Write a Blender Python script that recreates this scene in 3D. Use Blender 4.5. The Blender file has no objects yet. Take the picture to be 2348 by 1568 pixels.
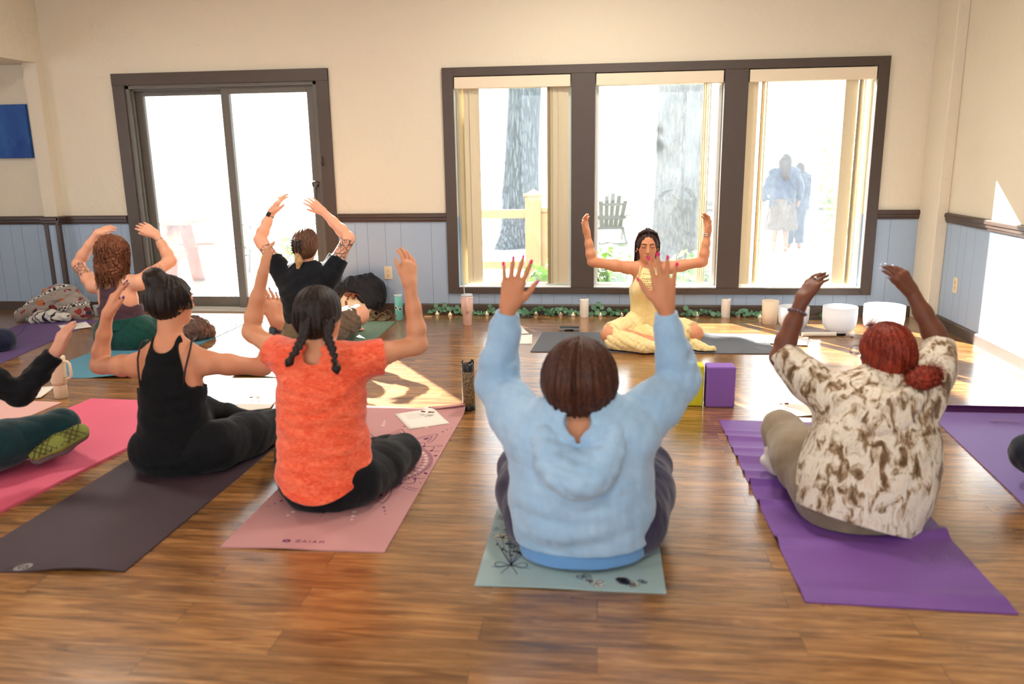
import bpy, math, random
import numpy as np
from mathutils import Vector, Matrix

SC = bpy.context.scene
COL = SC.collection
PI = math.pi

# ------------------------------------------------------------------ camera
cam_d = bpy.data.cameras.new('camera')
cam = bpy.data.objects.new('camera', cam_d)
COL.objects.link(cam)
SC.camera = cam
cam_d.sensor_width = 36.0
cam_d.sensor_fit = 'HORIZONTAL'
cam_d.lens = 36.0 * 1835.0 / 2348.0
cam_d.clip_start = 0.05
cam_d.clip_end = 300
CAM_POS = Vector((0, -6.9, 1.35))
_yaw, _pitch, _roll = 0.112724, 0.227679, -0.0149576
_f0 = Vector((-math.sin(_yaw), math.cos(_yaw), 0))
_r0 = Vector((math.cos(_yaw), math.sin(_yaw), 0))
_z = Vector((0, 0, 1))
_fw = _f0 * math.cos(_pitch) - _z * math.sin(_pitch)
_up = _f0 * math.sin(_pitch) + _z * math.cos(_pitch)
_r = _r0 * math.cos(_roll) + _up * math.sin(_roll)
_u = _up * math.cos(_roll) - _r0 * math.sin(_roll)
cam.matrix_world = Matrix(((_r.x, _u.x, -_fw.x, CAM_POS.x), (_r.y, _u.y, -_fw.y, CAM_POS.y),
                           (_r.z, _u.z, -_fw.z, CAM_POS.z), (0, 0, 0, 1)))
cam_d.dof.use_dof = True
cam_d.dof.focus_distance = 5.6
cam_d.dof.aperture_fstop = 2.0

# ------------------------------------------------------------------ view and world
SC.view_settings.view_transform = 'Standard'
SC.view_settings.look = 'None'
SC.view_settings.gamma = 1.0
SC.view_settings.use_curve_mapping = False
SC.view_settings.exposure = 0.12
SC.cycles.max_bounces = 6
SC.cycles.use_adaptive_sampling = True
SC.cycles.adaptive_threshold = 0.1
SC.cycles.adaptive_min_samples = 12
SC.cycles.diffuse_bounces = 3
SC.cycles.glossy_bounces = 2
SC.cycles.transparent_max_bounces = 8
SC.cycles.transmission_bounces = 3
SC.cycles.sample_clamp_indirect = 6.0
SC.cycles.caustics_reflective = False
SC.cycles.caustics_refractive = False
SC.cycles.use_denoising = True
try:
    SC.cycles.denoiser = 'OPENIMAGEDENOISE'
except Exception:
    pass

world = bpy.data.worlds.new('sky')
SC.world = world
world.use_nodes = True
wn = world.node_tree
wn.nodes.clear()
_bg = wn.nodes.new('ShaderNodeBackground')
_wo = wn.nodes.new('ShaderNodeOutputWorld')
_bg.inputs['Color'].default_value = (0.86, 0.93, 1.0, 1)
_bg.inputs['Strength'].default_value = 4.6
wn.links.new(_bg.outputs[0], _wo.inputs[0])

# ------------------------------------------------------------------ sun (low, behind the window wall, from the left)
SUN_DIR = Vector((0.55, -0.835, -0.565)).normalized()
sl = bpy.data.lights.new('sun', 'SUN')
sl.energy = 74.0
sl.angle = math.radians(0.6)
sl.color = (1.0, 0.96, 0.90)
sun = bpy.data.objects.new('sun', sl)
COL.objects.link(sun)
sun.rotation_euler = SUN_DIR.to_track_quat('-Z', 'Y').to_euler()
sun.location = (-8, 12, 9)

def portal(loc, rot, sx, sy):
    l = bpy.data.lights.new('portal', 'AREA')
    l.shape = 'RECTANGLE'; l.size = sx; l.size_y = sy
    l.cycles.is_portal = True
    o = bpy.data.objects.new('window_portal', l)
    COL.objects.link(o); o.location = loc; o.rotation_euler = rot
portal((-3.27, 0.10, 1.02), (-PI/2, 0, 0), 1.8, 1.9)
portal((0.45, 0.10, 1.07), (-PI/2, 0, 0), 3.4, 1.75)
for _x in (-3.4, -0.6, 2.2 - 0.8):
    portal((_x, -10.05, 1.5), (PI/2, 0, 0), 2.2, 2.2)
portal((-7.65, -5.2, 1.5), (0, -PI/2, 0), 2.2, 3.4)

# ------------------------------------------------------------------ small helpers
def link(o, parent=None):
    COL.objects.link(o)
    if parent is not None:
        o.parent = parent
    return o

def tag(o, label, cat, group=None, kind=None):
    o['label'] = label; o['category'] = cat
    if group: o['group'] = group
    if kind: o['kind'] = kind
    return o

def empty(name, loc, label=None, cat=None, group=None, rz=0.0):
    o = bpy.data.objects.new(name, None)
    o.empty_display_size = 0.05
    COL.objects.link(o); o.location = loc; o.rotation_euler = (0, 0, rz)
    if label: tag(o, label, cat, group)
    return o

class MB:
    """collects vertices and faces, then becomes ONE mesh object"""
    def __init__(s):
        s.v = []; s.f = []; s.m = []; s.cur = 0
    def add(s, vs, fs):
        b = len(s.v)
        s.v.extend([tuple(v) for v in vs])
        for f in fs:
            s.f.append([i + b for i in f]); s.m.append(s.cur)
        return s
    def box(s, x0, x1, y0, y1, z0, z1):
        vs = [(x, y, z) for x in (x0, x1) for y in (y0, y1) for z in (z0, z1)]
        return s.add(vs, [(0, 1, 3, 2), (4, 6, 7, 5), (0, 4, 5, 1), (2, 3, 7, 6), (0, 2, 6, 4), (1, 5, 7, 3)])
    def obox(s, c, ax, ay, az, hx, hy, hz):
        c, ax, ay, az = Vector(c), Vector(ax).normalized(), Vector(ay).normalized(), Vector(az).normalized()
        vs = [c + ax*a*hx + ay*b*hy + az*d*hz for a in (-1, 1) for b in (-1, 1) for d in (-1, 1)]
        return s.add(vs, [(0, 1, 3, 2), (4, 6, 7, 5), (0, 4, 5, 1), (2, 3, 7, 6), (0, 2, 6, 4), (1, 5, 7, 3)])
    def beam(s, a, b, w, h, up=(0, 0, 1)):
        a, b = Vector(a), Vector(b)
        d = (b - a); L = d.length; d.normalize()
        upv = Vector(up)
        sx = d.cross(upv)
        if sx.length < 1e-4: sx = d.cross(Vector((1, 0, 0)))
        sx.normalize(); u = sx.cross(d)
        return s.obox((a + b)/2, d, sx, u, L/2, w/2, h/2)
    def tube(s, pts, r, n=8, cap=True, flat=1.0):
        pts = [Vector(p) for p in pts]
        rs = r if isinstance(r, (list, tuple)) else [r]*len(pts)
        N = len(pts); vs = []; prev = None
        for i, p in enumerate(pts):
            t = (pts[min(i+1, N-1)] - pts[max(i-1, 0)])
            if t.length < 1e-9: t = Vector((0, 0, 1))
            t.normalize()
            if prev is None:
                a = Vector((0, 0, 1)) if abs(t.z) < 0.9 else Vector((1, 0, 0))
                u = t.cross(a).normalized()
            else:
                u = (prev - t*prev.dot(t))
                if u.length < 1e-6: u = t.orthogonal()
                u.normalize()
            prev = u; w = t.cross(u)
            for k in range(n):
                an = 2*PI*k/n
                vs.append(p + u*(math.cos(an)*rs[i]) + w*(math.sin(an)*rs[i]*flat))
        fs = []
        for i in range(N-1):
            for k in range(n):
                a, b = i*n+k, i*n+(k+1) % n
                fs.append((a, b, b+n, a+n))
        if cap:
            fs.append(tuple(reversed(range(n)))); fs.append(tuple(range((N-1)*n, N*n)))
        return s.add(vs, fs)
    def lathe(s, prof, c=(0, 0, 0), n=32, closed=False):
        """prof: list of (r, z)"""
        vs = []; fs = []
        for (r, z) in prof:
            for k in range(n):
                a = 2*PI*k/n
                vs.append((c[0]+r*math.cos(a), c[1]+r*math.sin(a), c[2]+z))
        N = len(prof)
        for i in range(N-1):
            for k in range(n):
                a, b = i*n+k, i*n+(k+1) % n
                fs.append((a, b, b+n, a+n))
        if prof[0][0] > 1e-5: fs.append(tuple(reversed(range(n))))
        if prof[-1][0] > 1e-5 and not closed: fs.append(tuple(range((N-1)*n, N*n)))
        return s.add(vs, fs)
    def ellipsoid(s, c, ax, nu=16, nv=10, rot=None):
        vs = []; fs = []
        c = Vector(c)
        for j in range(nv+1):
            t = PI*j/nv
            for i in range(nu):
                p = 2*PI*i/nu
                v = Vector((ax[0]*math.sin(t)*math.cos(p), ax[1]*math.sin(t)*math.sin(p), ax[2]*math.cos(t)))
                if rot is not None: v = rot @ v
                vs.append(c+v)
        for j in range(nv):
            for i in range(nu):
                a, b = j*nu+i, j*nu+(i+1) % nu
                fs.append((a, a+nu, b+nu, b))
        return s.add(vs, fs)
    def disc(s, c, nrm, r, n=10, sq=1.0, spin=0):
        c = Vector(c); nrm = Vector(nrm).normalized(); u = nrm.orthogonal().normalized(); w = nrm.cross(u)
        u2 = u*math.cos(spin)+w*math.sin(spin); w2 = nrm.cross(u2)
        vs = [c + u2*(r*math.cos(2*PI*k/n)) + w2*(r*sq*math.sin(2*PI*k/n)) for k in range(n)]
        return s.add(vs, [tuple(range(n))])
    def build(s, name, mats, parent=None, smooth=False, loc=None, bevel=0, seg=2):
        me = bpy.data.meshes.new(name)
        off = Vector(loc) if loc is not None else Vector((0, 0, 0))
        if parent is not None and loc is not None:      # vertices are in world space: make them relative to the parent
            off = Vector((0, 0, 0)); q = parent
            while q is not None: off += q.location; q = q.parent
        if loc is not None:
            vs = [(v[0]-off.x, v[1]-off.y, v[2]-off.z) for v in s.v]
        else:
            vs = s.v
        me.from_pydata(vs, [], s.f)
        if not isinstance(mats, (list, tuple)): mats = [mats]
        for m in mats: me.materials.append(m)
        if len(mats) > 1: me.polygons.foreach_set('material_index', s.m)
        if smooth: me.polygons.foreach_set('use_smooth', [True]*len(s.f))
        me.update()
        o = bpy.data.objects.new(name, me)
        link(o, parent)
        if loc is not None and parent is None: o.location = off
        if bevel:
            b = o.modifiers.new('bevel', 'BEVEL'); b.width = bevel; b.segments = seg
            b.limit_method = 'ANGLE'; b.angle_limit = 0.6
        return o

def smooth_by_angle(o, ang=0.7):
    me = o.data
    me.polygons.foreach_set('use_smooth', [True]*len(me.polygons))
    try:
        me.set_sharp_from_angle(angle=ang)
    except Exception:
        pass
    return o

# ------------------------------------------------------------------ materials
class NT:
    def __init__(s, name):
        s.m = bpy.data.materials.new(name); s.m.use_nodes = True
        s.t = s.m.node_tree; s.t.nodes.clear()
        s.out = s.t.nodes.new('ShaderNodeOutputMaterial')
    def n(s, typ, props=None, **ins):
        nd = s.t.nodes.new('ShaderNode'+typ)
        if props:
            for k, v in props.items(): setattr(nd, k, v)
        for k, v in ins.items():
            k2 = k.replace('_', ' ')
            sock = None
            if k.startswith('i') and k[1:].isdigit(): sock = nd.inputs[int(k[1:])]
            else: sock = nd.inputs[k2]
            s.set(sock, v)
        return nd
    def set(s, sock, v):
        if isinstance(v, bpy.types.NodeSocket): s.t.links.new(v, sock)
        elif isinstance(v, bpy.types.Node): s.t.links.new(v.outputs[0], sock)
        else:
            if sock.type == 'RGBA' and len(v) == 3: v = (*v, 1)
            sock.default_value = v
    def coord(s, kind='Object', scale=(1, 1, 1), rot=(0, 0, 0), loc=(0, 0, 0)):
        tc = s.t.nodes.new('ShaderNodeTexCoord')
        mp = s.n('Mapping', Vector=tc.outputs[kind], Scale=scale, Rotation=rot, Location=loc)
        return mp.outputs[0]
    def noise(s, vec, scale, detail=3, rough=0.55, dist=0.0):
        return s.n('TexNoise', Vector=vec, Scale=scale, Detail=detail, Roughness=rough, Distortion=dist).outputs['Fac']
    def ramp(s, fac, stops, interp='LINEAR'):
        nd = s.t.nodes.new('ShaderNodeValToRGB'); cr = nd.color_ramp; cr.interpolation = interp
        while len(cr.elements) < len(stops): cr.elements.new(0.5)
        for e, (p, c) in zip(cr.elements, stops):
            e.position = p; e.color = (*c, 1) if len(c) == 3 else c
        s.set(nd.inputs[0], fac)
        return nd.outputs[0]
    def math(s, op, a, b=0.0, c=None):
        nd = s.t.nodes.new('ShaderNodeMath'); nd.operation = op
        s.set(nd.inputs[0], a); s.set(nd.inputs[1], b)
        if c is not None: s.set(nd.inputs[2], c)
        return nd.outputs[0]
    def mix(s, fac, a, b, mode='MIX'):
        nd = s.t.nodes.new('ShaderNodeMix'); nd.data_type = 'RGBA'; nd.blend_type = mode
        s.set(nd.inputs[0], fac); s.set(nd.inputs[6], a); s.set(nd.inputs[7], b)
        return nd.outputs[2]
    def bump(s, h, strength=0.3, dist=0.01):
        return s.n('Bump', Height=h, Strength=strength, Distance=dist).outputs[0]
    def pbr(s, color, rough=0.5, normal=None, **kw):
        p = s.t.nodes.new('ShaderNodeBsdfPrincipled')
        s.set(p.inputs['Base Color'], color); s.set(p.inputs['Roughness'], rough)
        if normal is not None: s.set(p.inputs['Normal'], normal)
        for k, v in kw.items(): s.set(p.inputs[k.replace('_', ' ')], v)
        s.t.links.new(p.outputs[0], s.out.inputs[0])
        s.p = p
        return s.m

def lin(r, g, b):
    """sRGB 0..255 to linear"""
    f = lambda c: (c/12.92 if c <= 0.04045 else ((c+0.055)/1.055)**2.4)
    return (f(r/255), f(g/255), f(b/255))

def simple(name, col, rough=0.5, bump_scale=0, bump=0.2, var=0.0, dist=0.004, **kw):
    t = NT(name); c = col; nrm = None
    if var or bump_scale:
        v = t.coord()
    if var:
        f = t.noise(v, max(bump_scale*0.2, 4), 4)
        c = t.mix(f, tuple(x*(1-var) for x in col), tuple(min(1, x*(1+var)) for x in col))
    if bump_scale:
        nrm = t.bump(t.noise(v, bump_scale, 3), bump, dist)
    return t.pbr(c, rough, nrm, **kw)

def fabric(name, col, col2=None, scale=14, weave=900, rough=0.9, bump=0.25, sheen=0.25, stretch=(1, 1, 1), lo=0.4, hi=0.62, dist=0.004, fold=0.0, wv=0.35):
    """cloth: two-tone mottle and woven bump"""
    t = NT(name); v = t.coord(scale=stretch)
    c = col
    if col2 is not None:
        f = t.noise(v, scale, 5, 0.65, 0.6)
        c = t.ramp(f, [(lo, col), (hi, col2)])
    w = t.noise(t.coord(), weave, 2)
    big = t.noise(t.coord(), 9, 3, 0.5, 0.8)
    h = t.math('ADD', t.math('MULTIPLY', w, wv), t.math('MULTIPLY', big, fold))
    return t.pbr(c, rough, t.bump(h, bump, dist), Sheen_Weight=sheen, Specular_IOR_Level=0.2)

def skin(name, col, tattoo=None):
    """skin with faint redness; tattoo: list of (centre, radius, scale) ink patches in object space"""
    t = NT(name); v = t.coord()
    n1 = t.noise(v, 11, 4)
    c = t.mix(n1, (col[0]*1.04, col[1]*0.88, col[2]*0.84), (min(1, col[0]*1.05), min(1, col[1]*1.1), col[2]*1.12))
    if tattoo:
        tc = t.t.nodes.new('ShaderNodeTexCoord').outputs['Object']
        for (ctr, rad, sc) in tattoo:
            dd = t.n('VectorMath', {'operation': 'DISTANCE'}, i0=tc, i1=ctr).outputs['Value']
            mask = t.math('LESS_THAN', t.math('ADD', dd, t.math('MULTIPLY', t.noise(v, 40, 2), rad*0.5)), rad*1.2)
            vo = t.n('TexVoronoi', {'feature': 'DISTANCE_TO_EDGE'}, Vector=t.n('Mapping', Vector=t.mixv(tc, 0.06)).outputs[0], Scale=sc).outputs['Distance']
            ln = t.math('LESS_THAN', vo, 0.055)
            nz = t.noise(tc, sc*0.9, 3, 0.6, 1.5)
            band = t.math('LESS_THAN', t.math('ABSOLUTE', t.math('SUBTRACT', nz, 0.5)), 0.022)
            shade = t.math('MULTIPLY', t.math('GREATER_THAN', nz, 0.60), 0.6)
            ink = t.math('MINIMUM', t.math('ADD', t.math('ADD', ln, band), shade), 0.85)
            c = t.mix(t.math('MULTIPLY', ink, mask), c, (0.035, 0.045, 0.055))
    nb = t.noise(v, 160, 3)
    return t.pbr(c, 0.5, t.bump(nb, 0.12, 0.002), Specular_IOR_Level=0.35)

def _mixv(self, vec, amt):
    nz = self.n('TexNoise', Vector=vec, Scale=18.0, Detail=2.0)
    sc = self.n('VectorMath', {'operation': 'SCALE'}, i0=nz.outputs['Color'])
    sc.inputs['Scale'].default_value = amt
    return self.n('VectorMath', {'operation': 'ADD'}, i0=vec, i1=sc.outputs[0]).outputs[0]
NT.mixv = _mixv

def hair_mat(name, c1, c2, stretch=(1, 1, 0.12), scale=170, rough=0.5):
    t = NT(name); v = t.coord(scale=stretch)
    f = t.noise(v, scale, 3)
    c = t.ramp(f, [(0.35, c1), (0.68, c2)])
    return t.pbr(c, rough, t.bump(f, 0.5, 0.003), Specular_IOR_Level=0.28)

# ------------------------------------------------------------------ signed-distance modelling (one continuous surface per body)
class SDF:
    def __init__(s, lo, hi, h):
        s.h = h; s.lo = np.array(lo, float)
        s.n = np.ceil((np.array(hi, float)-s.lo)/h).astype(int)+1
        s.a = np.full(tuple(s.n), 0.08, np.float32)
    def win(s, lo, hi, pad):
        i0 = np.clip(np.floor((np.array(lo)-pad-s.lo)/s.h).astype(int), 0, s.n)
        i1 = np.clip(np.ceil((np.array(hi)+pad-s.lo)/s.h).astype(int)+1, 0, s.n)
        if np.any(i1 <= i0): return None
        g = [(s.lo[k]+s.h*np.arange(i0[k], i1[k])).astype(np.float32) for k in range(3)]
        return tuple(slice(i0[k], i1[k]) for k in range(3)), g[0][:, None, None], g[1][None, :, None], g[2][None, None, :]
    def comb(s, sl, d, k, op):
        a = s.a[sl]
        if op == 'u':
            if k <= 0: s.a[sl] = np.minimum(a, d)
            else:
                h = np.maximum(k-np.abs(a-d), 0)/k
                s.a[sl] = np.minimum(a, d)-h*h*k*0.25
        else:
            d = -d
            if k <= 0: s.a[sl] = np.maximum(a, d)
            else:
                h = np.maximum(k-np.abs(a-d), 0)/k
                s.a[sl] = np.maximum(a, d)+h*h*k*0.25
    def cap(s, a, b, r1, r2=None, k=0.02, op='u', fr=None, sq=1.0):
        """tapered capsule; fr = depth axis along which the section is squeezed by sq"""
        if r2 is None: r2 = r1
        a = np.array(a, float); b = np.array(b, float)
        R = max(r1, r2)
        w = s.win(np.minimum(a, b)-R, np.maximum(a, b)+R, k+2*s.h)
        if w is None: return s
        sl, X, Y, Z = w
        ba = b-a
        if fr is None or sq == 1.0:
            L2 = max(float(ba@ba), 1e-9)
            px, py, pz = X-a[0], Y-a[1], Z-a[2]
            t = np.clip((px*ba[0]+py*ba[1]+pz*ba[2])/L2, 0, 1)
            d = np.sqrt((px-ba[0]*t)**2+(py-ba[1]*t)**2+(pz-ba[2]*t)**2)-(r1+(r2-r1)*t)
        else:
            f = np.array(fr, float); f /= np.linalg.norm(f)
            g = 1.0/sq-1.0
            px, py, pz = X-a[0], Y-a[1], Z-a[2]
            pf = (px*f[0]+py*f[1]+pz*f[2])*g
            px = px+f[0]*pf; py = py+f[1]*pf; pz = pz+f[2]*pf
            ba = ba+f*(ba@f)*g
            L2 = max(float(ba@ba), 1e-9)
            t = np.clip((px*ba[0]+py*ba[1]+pz*ba[2])/L2, 0, 1)
            qx, qy, qz = px-ba[0]*t, py-ba[1]*t, pz-ba[2]*t
            q = np.sqrt(qx*qx+qy*qy+qz*qz)+1e-9
            fac = 1.0/np.sqrt(1+((qx*f[0]+qy*f[1]+qz*f[2])/q)**2*(1/sq**2-1))
            d = (q-(r1+(r2-r1)*t))*fac
        s.comb(sl, d.astype(np.float32), k, op)
        return s
    def ell(s, c, r, M=None, k=0.02, op='u'):
        """ellipsoid; M rows = local axes"""
        c = np.array(c, float); R = max(r)
        w = s.win(c-R, c+R, k+2*s.h)
        if w is None: return s
        sl, X, Y, Z = w
        M = np.eye(3) if M is None else np.array(M, float)
        px, py, pz = X-c[0], Y-c[1], Z-c[2]
        u = [px*M[i][0]+py*M[i][1]+pz*M[i][2] for i in range(3)]
        k0 = np.sqrt((u[0]/r[0])**2+(u[1]/r[1])**2+(u[2]/r[2])**2)
        k1 = np.sqrt((u[0]/r[0]**2)**2+(u[1]/r[1]**2)**2+(u[2]/r[2]**2)**2)+1e-6
        s.comb(sl, (k0*(k0-1)/k1).astype(np.float32), k, op)
        return s
    def chain(s, pts, rs, k=0.02, **kw):
        for i in range(len(pts)-1): s.cap(pts[i], pts[i+1], rs[i], rs[i+1], k, **kw)
        return s
    def plane_cut(s, p, n, k=0.0):
        """remove everything on the side n points to"""
        n = np.array(n, float); n /= np.linalg.norm(n); p = np.array(p, float)
        X, Y, Z = [(s.lo[i]+s.h*np.arange(s.n[i])).astype(np.float32) for i in range(3)]
        d = ((X-p[0])*n[0])[:, None, None]+((Y-p[1])*n[1])[None, :, None]+((Z-p[2])*n[2])[None, None, :]
        s.a = np.maximum(s.a, d)
        return s
    def wrinkle(s, amp, scale, seed=0, n=7, ridge=True, mask=None):
        """cloth folds: displace the field near its surface; scale = (sx,sy,sz) waves per metre"""
        idx = np.nonzero(np.abs(s.a) < 0.02+amp)
        P = [s.lo[i]+s.h*idx[i] for i in range(3)]
        rs = np.random.RandomState(seed)
        warp = np.zeros(len(P[0]))
        for _ in range(3):
            d = rs.randn(3); warp += np.sin(6*(P[0]*d[0]+P[1]*d[1]+P[2]*d[2])+rs.rand()*6.28)
        acc = np.zeros(len(P[0]))
        for _ in range(n):
            d = rs.randn(3)*np.array(scale)*2.2
            v = np.sin(P[0]*d[0]+P[1]*d[1]+P[2]*d[2]+rs.rand()*6.28+warp*1.1)
            acc += (1-2*np.abs(v)**0.7) if ridge else v
        acc *= amp/math.sqrt(n)
        if mask is not None: acc *= mask(P[0], P[1], P[2])
        s.a[idx] += acc.astype(np.float32)
        return s
    def disp(s, fn):
        idx = np.nonzero(np.abs(s.a) < 0.03)
        P = [s.lo[i]+s.h*idx[i] for i in range(3)]
        s.a[idx] += fn(*P).astype(np.float32)
        return s
    def hit(s, p, d, L=0.3):
        """first point of the surface met from p along d"""
        p = np.array(p, float); d = np.array(d, float); d /= np.linalg.norm(d)
        for t in np.arange(0, L, 0.001):
            q = p+d*t; i = np.round((q-s.lo)/s.h).astype(int)
            if np.all(i >= 0) and np.all(i < s.n) and s.a[tuple(i)] < 0: return q
        return None
    def mesh(s, name, mat, parent=None, relax=1, floor=None):
        if floor is not None: s.plane_cut((0, 0, floor), (0, 0, -1))
        a = s.a
        a[0] = a[-1] = 0.05; a[:, 0] = a[:, -1] = 0.05; a[:, :, 0] = a[:, :, -1] = 0.05
        ins = a < 0
        c = [ins[i:ins.shape[0]-1+i, j:ins.shape[1]-1+j, k:ins.shape[2]-1+k] for i in (0, 1) for j in (0, 1) for k in (0, 1)]
        al = c[0].copy(); an = c[0].copy()
        for q in c[1:]: al &= q; an |= q
        act = an & ~al
        ci = np.array(np.nonzero(act))
        N = ci.shape[1]
        ID = np.full(act.shape, -1, np.int32); ID[act] = np.arange(N)
        cn = [(i, j, k) for i in (0, 1) for j in (0, 1) for k in (0, 1)]
        val = np.stack([a[ci[0]+i, ci[1]+j, ci[2]+k] for i, j, k in cn], 1)
        cnr = np.array(cn, float)
        acc = np.zeros((N, 3)); cnt = np.zeros(N)
        for p in range(8):
            for q in range(p+1, 8):
                if np.abs(cnr[p]-cnr[q]).sum() != 1: continue
                va, vb = val[:, p], val[:, q]
                m = (va < 0) != (vb < 0)
                t = np.where(m, va/np.where(m, va-vb, 1), 0)
                acc += np.where(m[:, None], cnr[p]+(cnr[q]-cnr[p])*t[:, None], 0)
                cnt += m
        V = s.lo+s.h*(ci.T+acc/cnt[:, None])
        quads = []
        for ax in range(3):
            sh = [slice(1, -1)]*3; sh[ax] = slice(0, -1)
            sh2 = [slice(1, -1)]*3; sh2[ax] = slice(1, None)
            A = ins[tuple(sh)]; B = ins[tuple(sh2)]
            for flip, mk in ((False, A & ~B), (True, ~A & B)):
                e = np.array(np.nonzero(mk))
                if e.shape[1] == 0: continue
                base = e.copy()
                for z in range(3):
                    if z != ax: base[z] += 1
                o1, o2 = (ax+1) % 3, (ax+2) % 3
                def g(d1, d2):
                    q = base.copy(); q[o1] -= d1; q[o2] -= d2
                    return ID[q[0], q[1], q[2]]
                Q = np.stack([g(1, 1), g(0, 1), g(0, 0), g(1, 0)], 1)
                if flip: Q = Q[:, ::-1]
                quads.append(Q)
        Q = np.concatenate(quads)
        for _ in range(relax):
            S = np.zeros_like(V); C = np.zeros(N)
            for i in range(4):
                x, y = Q[:, i], Q[:, (i+1) % 4]
                for k in range(3):
                    S[:, k] += np.bincount(x, V[y, k], N)+np.bincount(y, V[x, k], N)
                C += np.bincount(x, minlength=N)+np.bincount(y, minlength=N)
            V = V*0.5+0.5*S/np.maximum(C, 1)[:, None]
        off = np.zeros(3); q = parent
        while q is not None: off += np.array(q.location); q = q.parent
        me = bpy.data.meshes.new(name)
        me.vertices.add(N); me.vertices.foreach_set('co', (V-off).astype(np.float32).ravel())
        nq = len(Q)
        me.loops.add(nq*4); me.loops.foreach_set('vertex_index', Q.astype(np.int32).ravel())
        me.polygons.add(nq)
        me.polygons.foreach_set('loop_start', np.arange(0, nq*4, 4, dtype=np.int32))
        me.polygons.foreach_set('use_smooth', np.ones(nq, bool))
        me.materials.append(mat)
        me.update(calc_edges=True); me.validate()
        o = bpy.data.objects.new(name, me)
        link(o, parent)
        return o
# ================================================================== the room
def struct(o):
    o['kind'] = 'structure'; return o

def plaster(name, col, bump=0.35):
    t = NT(name); v = t.coord()
    a = t.noise(v, 5.5, 5, 0.62, 1.6)
    b = t.noise(v, 38, 3)
    sk = t.n('TexVoronoi', {'feature': 'SMOOTH_F1'}, Vector=t.mixv(v, 0.5), Scale=7.0).outputs['Distance']
    h = t.math('ADD', t.math('MULTIPLY', a, 0.9), t.math('ADD', t.math('MULTIPLY', b, 0.22), t.math('MULTIPLY', sk, 0.5)))
    return t.pbr(col, 0.75, t.bump(h, bump, 0.012), Specular_IOR_Level=0.25)
M_wall = plaster('cream_plaster', lin(225, 215, 194))
M_ceil = plaster('ceiling_plaster', lin(225, 215, 198), 0.2)

def panel_mat(name, col):
    t = NT(name); v = t.coord()
    sx = t.n('SeparateXYZ', Vector=v)
    # irregular vertical grooves
    u = t.math('ADD', sx.outputs[0], sx.outputs[1])
    def grooves(period, ph, wd=0.004):
        m = t.math('FRACT', t.math('DIVIDE', t.math('ADD', u, ph), period))
        return t.math('LESS_THAN', m, wd/period)
    g = t.math('MAXIMUM', grooves(0.41, 5.03), t.math('MAXIMUM', grooves(0.41, 5.17), grooves(0.82, 5.33)))
    n = t.noise(v, 3, 4)
    c = t.mix(n, tuple(x*0.94 for x in col), tuple(min(1, x*1.04) for x in col))
    c = t.mix(g, c, tuple(x*0.55 for x in col))
    h = t.math('SUBTRACT', t.math('MULTIPLY', t.noise(t.coord(scale=(20, 20, 1.5)), 6, 3), 0.15), g)
    return t.pbr(c, 0.55, t.bump(h, 0.4, 0.003), Specular_IOR_Level=0.3)
M_panel = panel_mat('blue_panelling', lin(163, 182, 204))
M_trim = simple('dark_brown_trim', lin(74, 60, 50), 0.42, 60, 0.1, 0.08)
M_frame = simple('door_frame_brown', lin(100, 94, 86), 0.4, 80, 0.06, 0.05)
M_rail = simple('dark_rail_paint', lin(70, 52, 44), 0.35, 50, 0.08, 0.06)
M_white = simple('white_paint', lin(235, 230, 220), 0.5)
M_alu = simple('track_grey_metal', lin(150, 146, 138), 0.35, Metallic=0.4)
M_track = simple('door_track_cream', lin(190, 186, 176), 0.4)

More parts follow.
